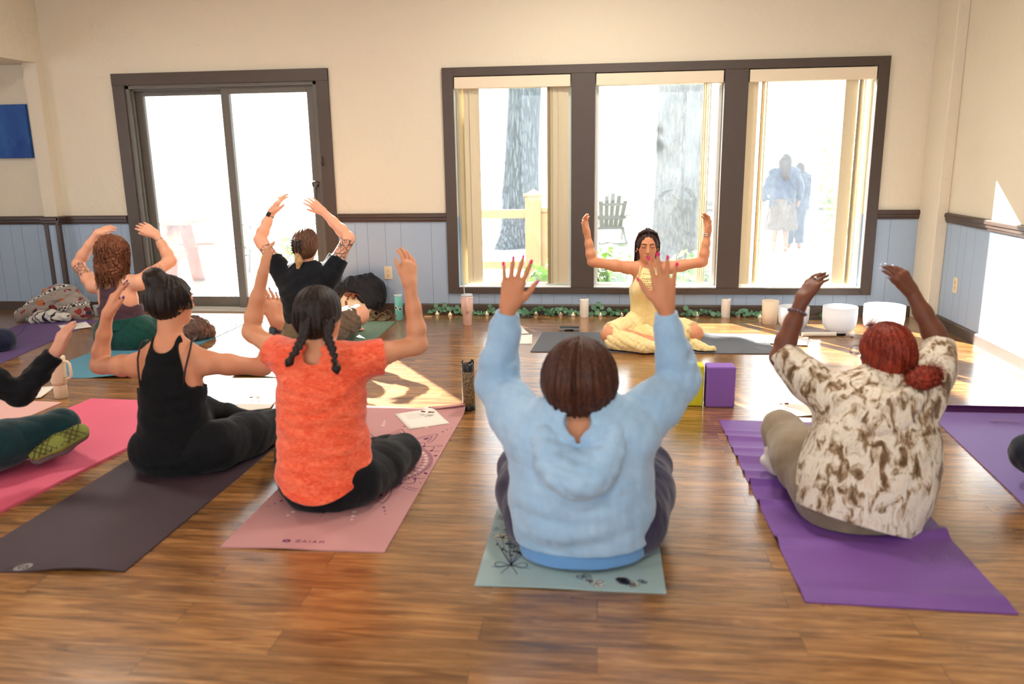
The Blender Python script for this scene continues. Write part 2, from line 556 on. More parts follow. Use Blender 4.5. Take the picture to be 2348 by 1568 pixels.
def floor_mat():
    t = NT('wood_plank_floor'); v = t.coord()
    br = t.n('TexBrick', {'offset': 0.37, 'offset_frequency': 2, 'squash': 1.0, 'squash_frequency': 2}, Vector=v, Scale=1.0,
             Color1=(0.0, 0, 0), Color2=(1, 1, 1), Mortar=(0.5, 0.5, 0.5), Mortar_Size=0.0009, Mortar_Smooth=0.1, Bias=0.0,
             Brick_Width=0.92, Row_Height=0.122)
    tone = br.outputs['Color']; mort = br.outputs['Fac']
    # second random value per plank shifts the grain
    sep = t.n('SeparateColor', Color=tone)
    sx = t.n('SeparateXYZ', Vector=v)
    row = t.math('FLOOR', t.math('DIVIDE', sx.outputs[1], 0.122))
    off = t.math('ADD', t.math('MULTIPLY', row, 3.71), t.math('MULTIPLY', sep.outputs[0], 17.3))
    cv = t.n('CombineXYZ', X=t.math('ADD', t.math('MULTIPLY', sx.outputs[0], 1.0), off), Y=t.math('MULTIPLY', sx.outputs[1], 9.0), Z=off)
    g1 = t.noise(cv, 3.2, 6, 0.62, 0.9)
    cv2 = t.n('CombineXYZ', X=t.math('ADD', t.math('MULTIPLY', sx.outputs[0], 2.0), off), Y=t.math('MULTIPLY', sx.outputs[1], 60.0), Z=off)
    g2 = t.noise(cv2, 2.5, 3, 0.5)
    cv3 = t.n('CombineXYZ', X=t.math('ADD', t.math('MULTIPLY', sx.outputs[0], 5.0), off), Y=t.math('MULTIPLY', sx.outputs[1], 14.0), Z=off)
    g3 = t.noise(cv3, 1.6, 5, 0.7, 0.5)
    base = t.ramp(t.math('ADD', t.math('MULTIPLY', g1, 0.75), t.math('MULTIPLY', g2, 0.25)),
                  [(0.28, lin(80, 50, 27)), (0.43, lin(124, 83, 44)), (0.55, lin(158, 111, 62)), (0.70, lin(190, 142, 88))])
    tonec = t.mix(tone, (0.74, 0.74, 0.76), (1.13, 1.10, 1.06))
    c = t.mix(1.0, base, tonec, 'MULTIPLY')
    kn = t.math('LESS_THAN', g3, 0.335)
    c = t.mix(t.math('MULTIPLY', kn, 0.45), c, lin(70, 40, 22))
    c = t.mix(t.math('MULTIPLY', mort, 0.8), c, (0.03, 0.016, 0.008))
    rough = t.math('ADD', 0.14, t.math('MULTIPLY', g2, 0.14))
    cvb = t.n('CombineXYZ', X=t.math('MULTIPLY', sx.outputs[0], 1.2), Y=t.math('MULTIPLY', sx.outputs[1], 26.0), Z=0.0)
    h = t.math('ADD', t.math('SUBTRACT', t.math('MULTIPLY', g2, 0.30), mort), t.math('MULTIPLY', t.noise(cvb, 2.0, 3), 0.55))
    return t.pbr(c, rough, t.bump(h, 0.20, 0.003), Specular_IOR_Level=1.0, Coat_Weight=0.35, Coat_Roughness=0.22)
M_floor = floor_mat()

XR, XL, YB, ZC = 2.65, -7.6, -10.0, 3.0     # right wall, alcove far side, back wall, ceiling
WT = 0.16
DX0, DX1, DZ1 = -4.15, -2.42, 2.0            # sliding-door rough opening
WX0, WX1, WZ0, WZ1 = -1.24, 2.15, 0.235, 2.005

m = MB(); m.box(XL-0.2, XR+0.2, YB-0.2, WT, -0.12, 0.0)
struct(m.build('floor', M_floor))
m = MB(); m.box(XL-0.2, XR+0.2, YB-0.2, WT, ZC, ZC+0.15)
struct(m.build('ceiling', M_ceil))

def wall_with_holes(name, axis, pos, thick, u0, u1, z0, z1, holes, split=None):
    """wall in the plane axis=pos; holes list of (u0,u1,z0,z1); one mesh, slot 0 plaster, slot 1 panelling below split"""
    m = MB()
    us = sorted(set([u0, u1]+[h[0] for h in holes]+[h[1] for h in holes]))
    zs = sorted(set([z0, z1]+([split] if split else [])+[h[2] for h in holes]+[h[3] for h in holes]))
    for i in range(len(us)-1):
        for j in range(len(zs)-1):
            cu, cz = (us[i]+us[i+1])/2, (zs[j]+zs[j+1])/2
            if any(h[0] < cu < h[1] and h[2] < cz < h[3] for h in holes): continue
            m.cur = 1 if (split and cz < split) else 0
            a, b = sorted((pos, pos+thick))
            if axis == 'y': m.box(us[i], us[i+1], a, b, zs[j], zs[j+1])
            else: m.box(a, b, us[i], us[i+1], zs[j], zs[j+1])
    return struct(m.build(name, [M_wall, M_panel]))

wall_with_holes('wall_front', 'y', 0.0, WT, XL, XR+0.2, 0, ZC,
                [(DX0, DX1, -0.01, DZ1), (WX0, WX1, WZ0, WZ1)], 0.845)
wall_with_holes('wall_right', 'x', XR, 0.16, YB, 0.0, 0, ZC, [], 0.845)
wall_with_holes('wall_back', 'y', YB, -0.16, XL, XR+0.2, 0, ZC,
                [(-4.5, -2.3, 0.4, 2.6), (-1.7, 0.5, 0.4, 2.6), (0.3+0.0+0.5, 2.5, 0.4, 2.6)], 0.845)
wall_with_holes('wall_left', 'x', XL, -0.16, YB, WT, 0, ZC, [(-6.9, -3.5, 0.4, 2.6)], 0.845)
# frames of unseen windows added behind the viewer and in the alcove for skylight
def plain_window(name, axis, pos, u0, u1, z0, z1, d=0.05):
    m = MB(); w = 0.07
    def bx(a, b, c, e):
        if axis == 'y': m.box(a, b, pos-d, pos+d, c, e)
        else: m.box(pos-d, pos+d, a, b, c, e)
    bx(u0-w, u0+w*0.4, z0-w, z1+w); bx(u1-w*0.4, u1+w, z0-w, z1+w)
    bx(u0, u1, z0-w, z0+w*0.4); bx(u0, u1, z1-w*0.4, z1+w); bx((u0+u1)/2-0.03, (u0+u1)/2+0.03, z0, z1)
    return struct(m.build(name, M_trim))
plain_window('added_window_4', 'y', YB, -4.5, -2.3, 0.4, 2.6)
plain_window('added_window_5', 'y', YB, -1.7, 0.5, 0.4, 2.6)
plain_window('added_window_6', 'y', YB, 0.8, 2.5, 0.4, 2.6)
plain_window('added_window_7', 'x', XL, -6.9, -3.5, 0.4, 2.6)

# pillar stub, header beam over the alcove opening, lower alcove ceiling
m = MB(); m.box(-5.01, -4.88, -0.10, 0.0, 0.0, 2.2)
struct(m.build('wall_pillar', M_wall))
m = MB(); m.box(-5.01, -4.88, YB, 0.0, 2.2, ZC)
struct(m.build('wall_header', M_wall))
m = MB(); m.box(XL, -5.01, YB, 0.0, 2.2, 2.28)
struct(m.build('ceiling_alcove', M_ceil))
m = MB(); m.box(-4.997, -4.893, -0.106, -0.101, 0.0, 0.83); m.box(-4.879, -4.875, -0.09, -0.012, 0.0, 0.83)
struct(m.build('wall_pillar_panel', M_panel))
m = MB()
m.box(-5.015, -4.975, -0.116, -0.1, 0.08, 0.82); m.box(-4.905, -4.865, -0.116, -0.08, 0.08, 0.82)
struct(m.build('trim_1', M_rail, bevel=0.003))
# white corner column at the right
m = MB(); m.box(2.565, XR, -0.36, 0.0, 0.0, ZC)
struct(m.build('wall_column', M_wall, bevel=0.006))

# chair rails: a moulded profile swept along x or y
def rail(name, axis, pos, out, u0, u1, mat=M_rail, prof=None):
    """out = +1/-1 direction out of the wall along the other axis"""
    prof = prof or [(0, 0.805), (0.014, 0.808), (0.016, 0.820), (0.022, 0.826), (0.022, 0.842), (0.030, 0.850), (0.030, 0.872), (0.020, 0.880), (0, 0.882)]
    vs = []; n = len(prof)
    for u in (u0, u1):
        for (d, z) in prof:
            vs.append((u, pos+out*d, z) if axis == 'y' else (pos+out*d, u, z))
    fs = [(i, i+1, i+1+n, i+n) for i in range(n-1)]+[tuple(range(n)), tuple(reversed(range(n, 2*n)))]
    return struct(MB().add(vs, fs).build(name, mat))
rail('trim_2', 'y', 0.0, -1, XL, -5.01)
rail('trim_3', 'y', -0.10, -1, -5.03, -4.86)
rail('trim_4', 'x', -4.88, 1, -0.13, 0.0)
rail('trim_5', 'y', 0.0, -1, -4.88, -4.27)
rail('trim_6', 'y', 0.0, -1, -2.30, -1.33)
rail('trim_7', 'y', 0.0, -1, 2.235, 2.565)
rail('trim_8', 'x', XR, -1, YB, -0.36)
BP = [(0, 0), (0.016, 0), (0.016, 0.072), (0.008, 0.086), (0, 0.086)]
rail('baseboard_alcove', 'y', 0.0, -1, XL, -5.01, M_trim, BP)
rail('baseboard_pillar', 'y', -0.10, -1, -5.025, -4.865, M_trim, BP)
rail('baseboard_left', 'y', 0.0, -1, -4.88, -4.27, M_trim, BP)
rail('baseboard_front', 'y', 0.0, -1, -2.30, 2.565, M_trim, BP)
rail('baseboard_right', 'x', XR, -1, YB, -0.36, M_trim, BP)

# glass with a translucent layer mixed in to imitate hazy glare over the view
def glass_mat(name, veil=0.05):
    t = NT(name); v = t.coord()
    tr = t.n('BsdfTransparent', Color=(0.97, 0.985, 0.98))
    gl = t.n('BsdfGlossy', Color=(1, 1, 1), Roughness=0.02)
    tl = t.n('BsdfTranslucent', Color=(0.80, 0.90, 1.0))
    fr = t.n('Fresnel', IOR=1.45)
    nz = t.ramp(t.noise(v, 2.2, 6, 0.7, 1.2), [(0.3, (0.5,)*3), (0.75, (1.6,)*3)])
    d = t.math('MULTIPLY', nz, veil)
    a = t.t.nodes.new('ShaderNodeMixShader'); t.set(a.inputs[0], t.math('MULTIPLY', fr, 0.6)); t.t.links.new(tr.outputs[0], a.inputs[1]); t.t.links.new(gl.outputs[0], a.inputs[2])
    b = t.t.nodes.new('ShaderNodeMixShader'); t.set(b.inputs[0], d); t.t.links.new(a.outputs[0], b.inputs[1]); t.t.links.new(tl.outputs[0], b.inputs[2])
    t.t.links.new(b.outputs[0], t.out.inputs[0])
    return t.m
M_glass = glass_mat('veiled_glass', 0.020)
M_glass1 = glass_mat('strongly_veiled_glass', 0.04)
M_glass3 = glass_mat('lightly_veiled_glass', 0.018)

# ---- sliding door (door_1): casing, jambs, two leaves, track, handle
door = bpy.data.objects.new('door_1', None); COL.objects.link(door); door.location = (-3.28, 0, 0); struct(door)
m = MB()
m.box(-4.258, DX0, -0.022, 0.0, 0, 2.10); m.box(DX1, -2.312, -0.022, 0.0, 0, 2.10); m.box(-4.258, -2.312, -0.026, 0.0, DZ1, 2.10)
m.build('casing', M_trim, door, loc=(-3.28, 0, 0), bevel=0.003)
m = MB()
m.box(DX0-0.002, DX0+0.035, -0.004, WT, 0, DZ1); m.box(DX1-0.035, DX1+0.002, -0.004, WT, 0, DZ1); m.box(DX0, DX1, -0.004, WT, DZ1-0.03, DZ1+0.002)
m.box(DX0+0.035, DX0+0.05, 0.03, 0.045, 0, DZ1); m.box(DX0, DX1, 0.03, 0.045, DZ1-0.045, DZ1-0.03)
m.build('jamb', M_frame, door, loc=(-3.28, 0, 0), bevel=0.002)
m = MB()
m.box(DX0, DX1, -0.03, WT, 0.0, 0.018); m.box(DX0+0.03, DX1-0.03, 0.02, 0.03, 0.018, 0.034); m.box(DX0+0.03, DX1-0.03, 0.075, 0.083, 0.018, 0.034); m.box(DX0, DX1, 0.12, WT+0.02, 0.018, 0.045)
m.build('track', M_track, door, loc=(-3.28, 0, 0), bevel=0.002)
def leaf(name, x0, x1, y0, y1, st=0.072):
    g = MB(); zb, zt = 0.032, DZ1-0.035
    g.box(x0, x0+st, y0, y1, zb, zt); g.box(x1-st, x1, y0, y1, zb, zt)
    g.box(x0+st, x1-st, y0, y1, zb, zb+0.095); g.box(x0+st, x1-st, y0, y1, zt-0.05, zt)
    f = g.build(name, M_frame, door, loc=(-3.28, 0, 0), bevel=0.004)
    p = MB(); ym = (y0+y1)/2; p.box(x0+st-0.005, x1-st+0.005, ym-0.003, ym+0.003, zb+0.09, zt-0.045)
    p.build('pane', M_glass, f, loc=(0, 0, 0))
    s_ = MB()
    s_.box(x0+st, x0+st+0.008, y0-0.002, y1, zb+0.095, zt-0.05); s_.box(x1-st-0.008, x1-st, y0-0.002, y1, zb+0.095, zt-0.05)
    s_.build('glazing_bead', M_alu, f)
    return f
leaf('fixed_leaf', DX0+0.035, -3.245, 0.085, 0.125)
sl_ = leaf('sliding_leaf', -3.30, DX1-0.035, 0.035, 0.075)
m = MB()
m.tube([(-2.475, 0.02, 0.90), (-2.475, -0.035, 0.915), (-2.475, -0.05, 0.98), (-2.475, -0.05, 1.05), (-2.475, -0.035, 1.115), (-2.475, 0.02, 1.13)], 0.011, 8)
m.build('handle', M_rail, sl_, smooth=True, loc=(0, 0, 0))
m = MB(); m.tube([(-2.405, -0.03, 1.30), (-2.405, -0.045, 1.31), (-2.405, -0.045, 1.36), (-2.405, -0.03, 1.37)], 0.007, 8)
m.tube([(-2.50, -0.03, 1.12), (-2.495, -0.06, 1.155), (-2.465, -0.06, 1.165), (-2.44, -0.035, 1.15)], 0.007, 8)
m.build('latch', M_rail, sl_, smooth=True, loc=(0, 0, 0))

# ---- three-light picture window: window_1..3 in one dark casing
m = MB()
m.box(-1.335, WX0, -0.024, 0.0, 0.18, 2.075); m.box(WX1, 2.238, -0.024, 0.0, 0.18, 2.075)
m.box(WX0, WX1, -0.024, 0.0, WZ1, 2.075); m.box(WX0, WX1, -0.024, 0.0, 0.18, WZ0)
struct(m.build('trim_9', M_trim, bevel=0.003))
m = MB(); m.box(-0.257, -0.062, -0.026, WT, WZ0, WZ1); m.box(0.972, 1.160, -0.026, WT, WZ0, WZ1)
struct(m.build('trim_10', M_trim, bevel=0.003))
M_vinyl = simple('white_vinyl', lin(238, 238, 232), 0.35)
M_slat = simple('cream_blind_slat', lin(216, 203, 172), 0.6, 30, 0.05)
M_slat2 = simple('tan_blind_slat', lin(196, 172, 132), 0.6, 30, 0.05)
def win(name, x0, x1, M_glass=None):
    e = bpy.data.objects.new(name, None); COL.objects.link(e); e.location = ((x0+x1)/2, 0.0, WZ0); struct(e)
    L = tuple(e.location)
    g = MB(); w = 0.030; ya, yb = 0.085, 0.145
    g.box(x0, x0+w, ya, yb, WZ0, WZ1); g.box(x1-w, x1, ya, yb, WZ0, WZ1); g.box(x0+w, x1-w, ya, yb, WZ0, WZ0+w*0.8); g.box(x0+w, x1-w, ya, yb, WZ1-w, WZ1)
    f = g.build('window_frame', M_vinyl, e, loc=L, bevel=0.003)
    g = MB(); g.box(x0, x1, -0.005, ya, WZ0-0.002, WZ0+0.006); g.build('window_sill', M_vinyl, e, loc=L)
    g = MB(); g.box(x0+w-0.004, x1-w+0.004, 0.112, 0.118, WZ0+w*0.8-0.004, WZ1-w+0.004); g.build('pane', M_glass, e, loc=L)
    return e
W1 = win('window_1', WX0, -0.257, M_glass1); W2 = win('window_2', -0.062, 0.972, M_glass); W3 = win('window_3', 1.160, WX1, M_glass3)

def blind(x0, x1, slats, label):
    """slats: list of (x, width, angle_deg, material, bottom)"""
    e = empty('vertical_blind', ((x0+x1)/2, 0.035, 1.88), label, 'blind', 'vertical blinds in the picture window')
    L = tuple(e.location)
    g = MB(); g.box(x0+0.008, x1-0.008, -0.022, 0.07, 1.905, 1.998)
    g.build('valance', simple('cream_valance', lin(232, 216, 190), 0.55), e, loc=L, bevel=0.004)
    for (x, wd, ang, mt, bot) in slats:
        a = math.radians(ang); g = MB(); n = 5; ca, sa = math.cos(a), math.sin(a)
        vs = []
        for z in (bot, 1.905):
            for side in (0, 1):
                for i in range(n+1):
                    u = (i/n-0.5)*wd; bow = 0.006*(1-(2*i/n-1)**2)+side*0.0012
                    vs.append((x+u*ca-bow*sa, 0.035+u*sa*0.72+bow*ca, z))
        fs = []; k = n+1
        for i in range(n):
            fs += [(i, i+1, 2*k+i+1, 2*k+i), (k+i+1, k+i, 3*k+i, 3*k+i+1), (i+1, i, k+i, k+i+1), (2*k+i, 2*k+i+1, 3*k+i+1, 3*k+i)]
        fs += [(0, 2*k, 3*k, k), (n, k+n, 3*k+n, 2*k+n)]
        g.add(vs, fs).build('slat', mt, e, smooth=False, loc=L)
    return e
blind(WX0, -0.257, [(-1.185, .085, 62, M_slat2, .262), (-1.125, .085, 25, M_slat, .262), (-1.075, .085, 12, M_slat, .262),
                    (-0.435, .085, 55, M_slat2, .262), (-0.415, .085, 65, M_slat, .262), (-0.375, .085, 20, M_slat, .262), (-0.325, .085, 10, M_slat, .262)],
      'cream vertical blind drawn to both sides of the leftmost window pane')
blind(-0.062, 0.972, [(0.825, .085, 75, M_slat2, .262), (0.842, .085, 75, M_slat, .262), (0.86, .085, 78, M_slat2, .262), (0.876, .085, 80, M_slat, .262)],
      'cream vertical blind stacked at right edge of the middle window pane')
blind(1.160, WX1, [(1.208, .085, 4, M_slat, .262), (1.285, .085, 72, M_slat2, .262), (1.30, .085, 74, M_slat2, .262), (1.318, .085, 74, M_slat, .262),
                   (1.975, .10, 4, M_slat, .262), (2.045, .085, 60, M_slat, .262), (2.06, .085, 66, M_slat2, .262), (2.08, .085, 70, M_slat, .262)],
      'cream vertical blind drawn to both sides of the rightmost window pane')

# square ceiling lamps above the frame: first from a wall glow, others added fill
M_lampglow = NT('lamp_diffuser')
_e = M_lampglow.n('Emission', Color=(1.0, 0.86, 0.70, 1), Strength=5.0)
M_lampglow.t.links.new(_e.outputs[0], M_lampglow.out.inputs[0]); M_lampglow = M_lampglow.m
for (lx, ly, lw) in ((-0.15, -1.5, 'nearest the picture window'), (-3.4, -2.6, 'nearest the sliding door, added as fill'), (0.6, -3.0, 'added as fill above the sitter in light blue'), (-3.4, -6.4, 'rear left, added as fill near the side windows'), (0.2, -6.6, 'rear right, added as fill above the viewer'), (-1.6, -8.8, 'nearest the back wall, added as fill')):
    e = empty('ceiling_lamp', (lx, ly, ZC-0.05), 'square white flush ceiling lamp '+lw, 'ceiling lamp', 'ceiling lamps')
    g = MB(); g.box(-0.22, 0.22, -0.22, 0.22, 0.0, 0.05); g.build('lamp_housing', M_white, e, bevel=0.006)
    g = MB(); g.box(-0.19, 0.19, -0.19, 0.19, -0.012, -0.001); g.build('diffuser', M_lampglow, e)
    l = bpy.data.lights.new('ceiling_lamp_light', 'AREA'); l.size = 0.38; l.energy = 34 if ly > -2 else (34 if ly > -4 else 22); l.color = (1.0, 0.93, 0.82)
    lo = bpy.data.objects.new('ceiling_lamp_light', l); COL.objects.link(lo); lo.location = (lx, ly, ZC-0.075)

# ---- power outlets
M_ivory = simple('ivory_plastic', lin(222, 208, 176), 0.4)
M_slot = simple('outlet_slot', (0.02, 0.015, 0.01), 0.6)
def outlet(c, axis, label):
    e = empty('power_outlet', c, label, 'outlet')
    g = MB(); g.box(-0.037, 0.037, -0.006, 0, -0.058, 0.058); g.build('cover_plate', M_ivory, e, bevel=0.003)
    for s in (-1, 1):
        g = MB(); g.lathe([(0.0165, 0), (0.0165, 0.003), (0, 0.003)], n=20)
        g.v = [(x, -0.006-z, y+s*0.02) for x, y, z in g.v]
        so = g.build('socket', M_ivory, e)
        g = MB(); g.box(-0.008, -0.0055, -0.0098, -0.0085, s*0.02-0.003+0.002, s*0.02+0.009); g.box(0.0055, 0.008, -0.0098, -0.0085, s*0.02-0.001, s*0.02+0.008)
        g.box(-0.003, 0.003, -0.0098, -0.0085, s*0.02-0.011, s*0.02-0.006)
        g.build('socket_slots', M_slot, so)
    if axis == 'x': e.rotation_euler = (0, 0, -PI/2)
    return e
outlet((-1.877, 0, 0.36), 'y', 'ivory double power outlet on the blue panelling between door and window')
outlet((XR, -0.62, 0.36), 'x', 'ivory double power outlet on the right-hand side wall')

# ---- blue canvas picture in the alcove
t = NT('blue_sky_canvas'); v = t.coord()
f = t.noise(v, 2.2, 5, 0.6, 0.6)
mt = t.pbr(t.ramp(f, [(0.35, lin(18, 62, 138)), (0.6, lin(48, 100, 170)), (0.8, lin(120, 140, 178))]), 0.7)
g = MB(); g.box(-5.78, -5.09, -0.035, -0.001, 1.40, 1.865)
o = g.build('canvas_picture', mt, None, loc=(-5.43, 0, 1.4), bevel=0.003)
tag(o, 'blue cloudy sky canvas picture hanging on the alcove wall', 'picture')

# ---- floor vents
for (x0, x1, y0, y1, lab) in ((-0.86, -0.58, -0.20, -0.10, 'brown slotted floor vent behind the raised hand of the hooded sitter'), (1.58, 1.86, -0.20, -0.10, 'brown slotted floor vent between the white bowls and the wall')):
    e = empty('floor_vent', ((x0+x1)/2, (y0+y1)/2, 0.0), lab, 'vent')
    L = tuple(e.location)
    g = MB(); g.box(x0, x1, y0, y0+0.012, 0, 0.005); g.box(x0, x1, y1-0.012, y1, 0, 0.005); g.box(x0, x0+0.012, y0, y1, 0, 0.005); g.box(x1-0.012, x1, y0, y1, 0, 0.005)
    n = 14
    for i in range(n):
        xx = x0+0.02+(x1-x0-0.04)*i/(n-1); g.box(xx-0.0035, xx+0.0035, y0, y1, 0, 0.0045)
    g.build('grille', M_trim, e, loc=L)
    g = MB(); g.box(x0+0.004, x1-0.004, y0+0.004, y1-0.004, 0.0003, 0.0012); g.build('duct_opening', M_slot, e, loc=L)
# joint positions in metres (l / r = as seen from behind; the teacher faces the other way)
POSE = {
 'hoodie': dict(pelvis=(-0.055, -4.360, 0.114), neck=(-0.067, -4.360, 0.476), head=(-0.065, -4.350, 0.649), sl=(-0.227, -4.360, 0.456), sr=(0.109, -4.360, 0.472), el=(-0.365, -4.190, 0.565), er=(0.271, -4.190, 0.588), wl=(-0.314, -4.220, 0.846), wr=(0.216, -4.220, 0.849), tl=(-0.279, -4.180, 1.028), tr=(0.206, -4.180, 1.007), hl=(-0.190, -4.300, 0.120), hr=(0.100, -4.300, 0.120), kl=(-0.307, -3.980, 0.160), kr=(0.189, -3.980, 0.184), al=(0.020, -3.900, 0.060), ar=(-0.120, -3.840, 0.060)),
 'orange': dict(pelvis=(-1.090, -4.030, 0.102), neck=(-1.091, -3.950, 0.612), head=(-1.091, -3.930, 0.758), sl=(-1.223, -3.950, 0.585), sr=(-0.922, -3.950, 0.589), el=(-1.450, -3.780, 0.655), er=(-0.725, -3.830, 0.619), wl=(-1.368, -3.800, 0.893), wr=(-0.750, -3.830, 0.858), tl=(-1.353, -3.760, 1.037), tr=(-0.759, -3.780, 1.016), hl=(-1.160, -4.000, 0.110), hr=(-0.960, -4.000, 0.110), kl=(-1.375, -3.620, 0.056), kr=(-0.864, -3.620, 0.080), al=(-0.940, -3.600, 0.060), ar=(-1.100, -3.550, 0.060)),
 'tank': dict(pelvis=(-1.877, -3.720, 0.101), neck=(-1.880, -3.660, 0.566), head=(-1.870, -3.630, 0.756), sl=(-2.051, -3.660, 0.469), sr=(-1.722, -3.640, 0.480), el=(-2.326, -3.520, 0.428), er=(-1.529, -3.500, 0.426), wl=(-2.236, -3.540, 0.673), wr=(-1.458, -3.480, 0.626), tl=(-2.159, -3.520, 0.835), tr=(-1.497, -3.440, 0.800), hl=(-1.880, -3.700, 0.110), hr=(-1.700, -3.680, 0.110), kl=(-1.950, -3.330, 0.150), kr=(-1.573, -3.330, 0.087), al=(-1.620, -3.300, 0.060), ar=(-1.820, -3.220, 0.060)),
 'pattern': dict(pelvis=(0.964, -4.020, 0.085), neck=(1.056, -3.930, 0.489), head=(1.046, -3.900, 0.619), sl=(0.893, -3.930, 0.447), sr=(1.182, -3.930, 0.500), el=(0.692, -3.800, 0.579), er=(1.284, -3.800, 0.618), wl=(0.769, -3.760, 0.792), wr=(1.184, -3.720, 0.824), tl=(0.860, -3.700, 0.915), tr=(1.096, -3.740, 0.944), hl=(0.860, -3.980, 0.110), hr=(1.040, -3.980, 0.110), kl=(0.774, -3.550, 0.197), kr=(1.250, -3.580, 0.150), al=(0.800, -3.500, 0.050), ar=(0.920, -3.420, 0.060)),
 'teacher': dict(pelvis=(0.355, -1.020, 0.103), neck=(0.340, -1.040, 0.554), head=(0.331, -1.070, 0.715), sl=(0.189, -1.050, 0.552), sr=(0.495, -1.050, 0.552), el=(-0.066, -1.120, 0.603), er=(0.720, -1.120, 0.602), wl=(-0.102, -1.120, 0.809), wr=(0.745, -1.120, 0.812), tl=(-0.134, -1.140, 0.965), tr=(0.733, -1.140, 0.971), hl=(0.250, -1.060, 0.100), hr=(0.430, -1.060, 0.100), kl=(0.066, -1.300, 0.103), kr=(0.664, -1.240, 0.105), al=(0.440, -1.360, 0.055), ar=(0.220, -1.220, 0.050)),
 'auburn': dict(pelvis=(-3.510, -1.440, 0.119), neck=(-3.556, -1.420, 0.514), head=(-3.545, -1.400, 0.711), sl=(-3.720, -1.420, 0.465), sr=(-3.362, -1.420, 0.489), el=(-3.926, -1.280, 0.605), er=(-3.202, -1.240, 0.626), wl=(-3.765, -1.240, 0.833), wr=(-3.307, -1.220, 0.820), tl=(-3.636, -1.200, 0.891), tr=(-3.480, -1.200, 0.916), hl=(-3.620, -1.420, 0.100), hr=(-3.420, -1.420, 0.100), kl=(-3.780, -1.120, 0.130), kr=(-3.260, -1.120, 0.130), al=(-3.420, -1.020, 0.050), ar=(-3.600, -0.980, 0.050)),
 'blacktee': dict(pelvis=(-2.149, -1.300, 0.124), neck=(-2.148, -1.270, 0.552), head=(-2.140, -1.250, 0.748), sl=(-2.316, -1.270, 0.520), sr=(-1.971, -1.270, 0.533), el=(-2.514, -1.200, 0.782), er=(-1.839, -1.180, 0.788), wl=(-2.449, -1.100, 0.967), wr=(-2.046, -1.100, 0.970), tl=(-2.334, -1.100, 1.138), tr=(-2.170, -1.120, 1.081), hl=(-2.200, -1.300, 0.110), hr=(-2.000, -1.300, 0.110), kl=(-2.300, -0.920, 0.150), kr=(-1.851, -1.020, 0.180), al=(-1.980, -0.860, 0.050), ar=(-2.160, -0.840, 0.050)),
 'shoe': dict(pelvis=(-2.860, -4.060, 0.130), neck=(-2.840, -4.020, 0.620), head=(-2.820, -4.000, 0.800), sl=(-3.010, -4.020, 0.600), sr=(-2.670, -4.000, 0.600), el=(-3.100, -3.800, 0.500), er=(-2.470, -3.860, 0.386), wl=(-3.050, -3.700, 0.720), wr=(-2.336, -3.780, 0.555), tl=(-3.050, -3.680, 0.900), tr=(-2.267, -3.760, 0.701), hl=(-2.960, -4.020, 0.120), hr=(-2.760, -4.020, 0.120), kl=(-3.080, -3.620, 0.140), kr=(-2.479, -3.620, 0.166), al=(-2.660, -3.700, 0.080), ar=(-2.690, -3.500, -0.037)),
 'navy': dict(pelvis=(-4.720, -1.860, 0.120), neck=(-4.720, -1.820, 0.620), head=(-4.720, -1.800, 0.800), sl=(-4.890, -1.820, 0.600), sr=(-4.550, -1.820, 0.600), el=(-5.000, -1.650, 0.500), er=(-4.620, -1.620, 0.420), wl=(-4.950, -1.550, 0.720), wr=(-4.720, -1.500, 0.620), tl=(-4.950, -1.530, 0.900), tr=(-4.740, -1.480, 0.800), hl=(-4.820, -1.820, 0.110), hr=(-4.620, -1.820, 0.110), kl=(-4.980, -1.500, 0.140), kr=(-4.384, -1.580, 0.088), al=(-4.620, -1.420, 0.060), ar=(-4.780, -1.380, 0.060)),
 'right': dict(pelvis=(2.060, -4.000, 0.120), neck=(2.060, -3.960, 0.620), head=(2.060, -3.930, 0.800), sl=(1.890, -3.960, 0.600), sr=(2.230, -3.960, 0.600), el=(1.920, -3.760, 0.450), er=(2.350, -3.800, 0.500), wl=(2.000, -3.660, 0.660), wr=(2.300, -3.700, 0.720), tl=(2.020, -3.640, 0.840), tr=(2.300, -3.680, 0.900), hl=(1.960, -3.960, 0.110), hr=(2.160, -3.960, 0.110), kl=(1.740, -3.640, 0.150), kr=(2.340, -3.620, 0.140), al=(2.140, -3.500, 0.060), ar=(1.980, -3.460, 0.060)),
}
# ================================================================== people
def V3(a): return np.array(a, float)
def nrm(v): v = np.array(v, float); return v/max(np.linalg.norm(v), 1e-9)
def lerp(a, b, t): return V3(a)+(V3(b)-V3(a))*t

def sdf_cone(s, a, b, r1, r2, k=0.01, op='u', fr=None, sq=1.0):
    """tapered cylinder with flat ends (cuffs, hems)"""
    a = V3(a); b = V3(b); R = max(r1, r2)*1.05
    w = s.win(np.minimum(a, b)-R, np.maximum(a, b)+R, k+2*s.h)
    if w is None: return
    sl, X, Y, Z = w
    L = np.linalg.norm(b-a); d = (b-a)/L
    px, py, pz = X-a[0], Y-a[1], Z-a[2]
    ax = px*d[0]+py*d[1]+pz*d[2]
    t = np.clip(ax/L, 0, 1)
    qx, qy, qz = px-d[0]*ax, py-d[1]*ax, pz-d[2]*ax
    if fr is not None:
        f = nrm(fr); pf = (qx*f[0]+qy*f[1]+qz*f[2])*(1/sq-1)
        qx, qy, qz = qx+f[0]*pf, qy+f[1]*pf, qz+f[2]*pf
    rad = np.sqrt(qx*qx+qy*qy+qz*qz)-(r1+(r2-r1)*t)
    dd = np.maximum(rad, np.maximum(-ax, ax-L))
    s.comb(sl, dd.astype(np.float32), k, op)
SDF.cone = sdf_cone

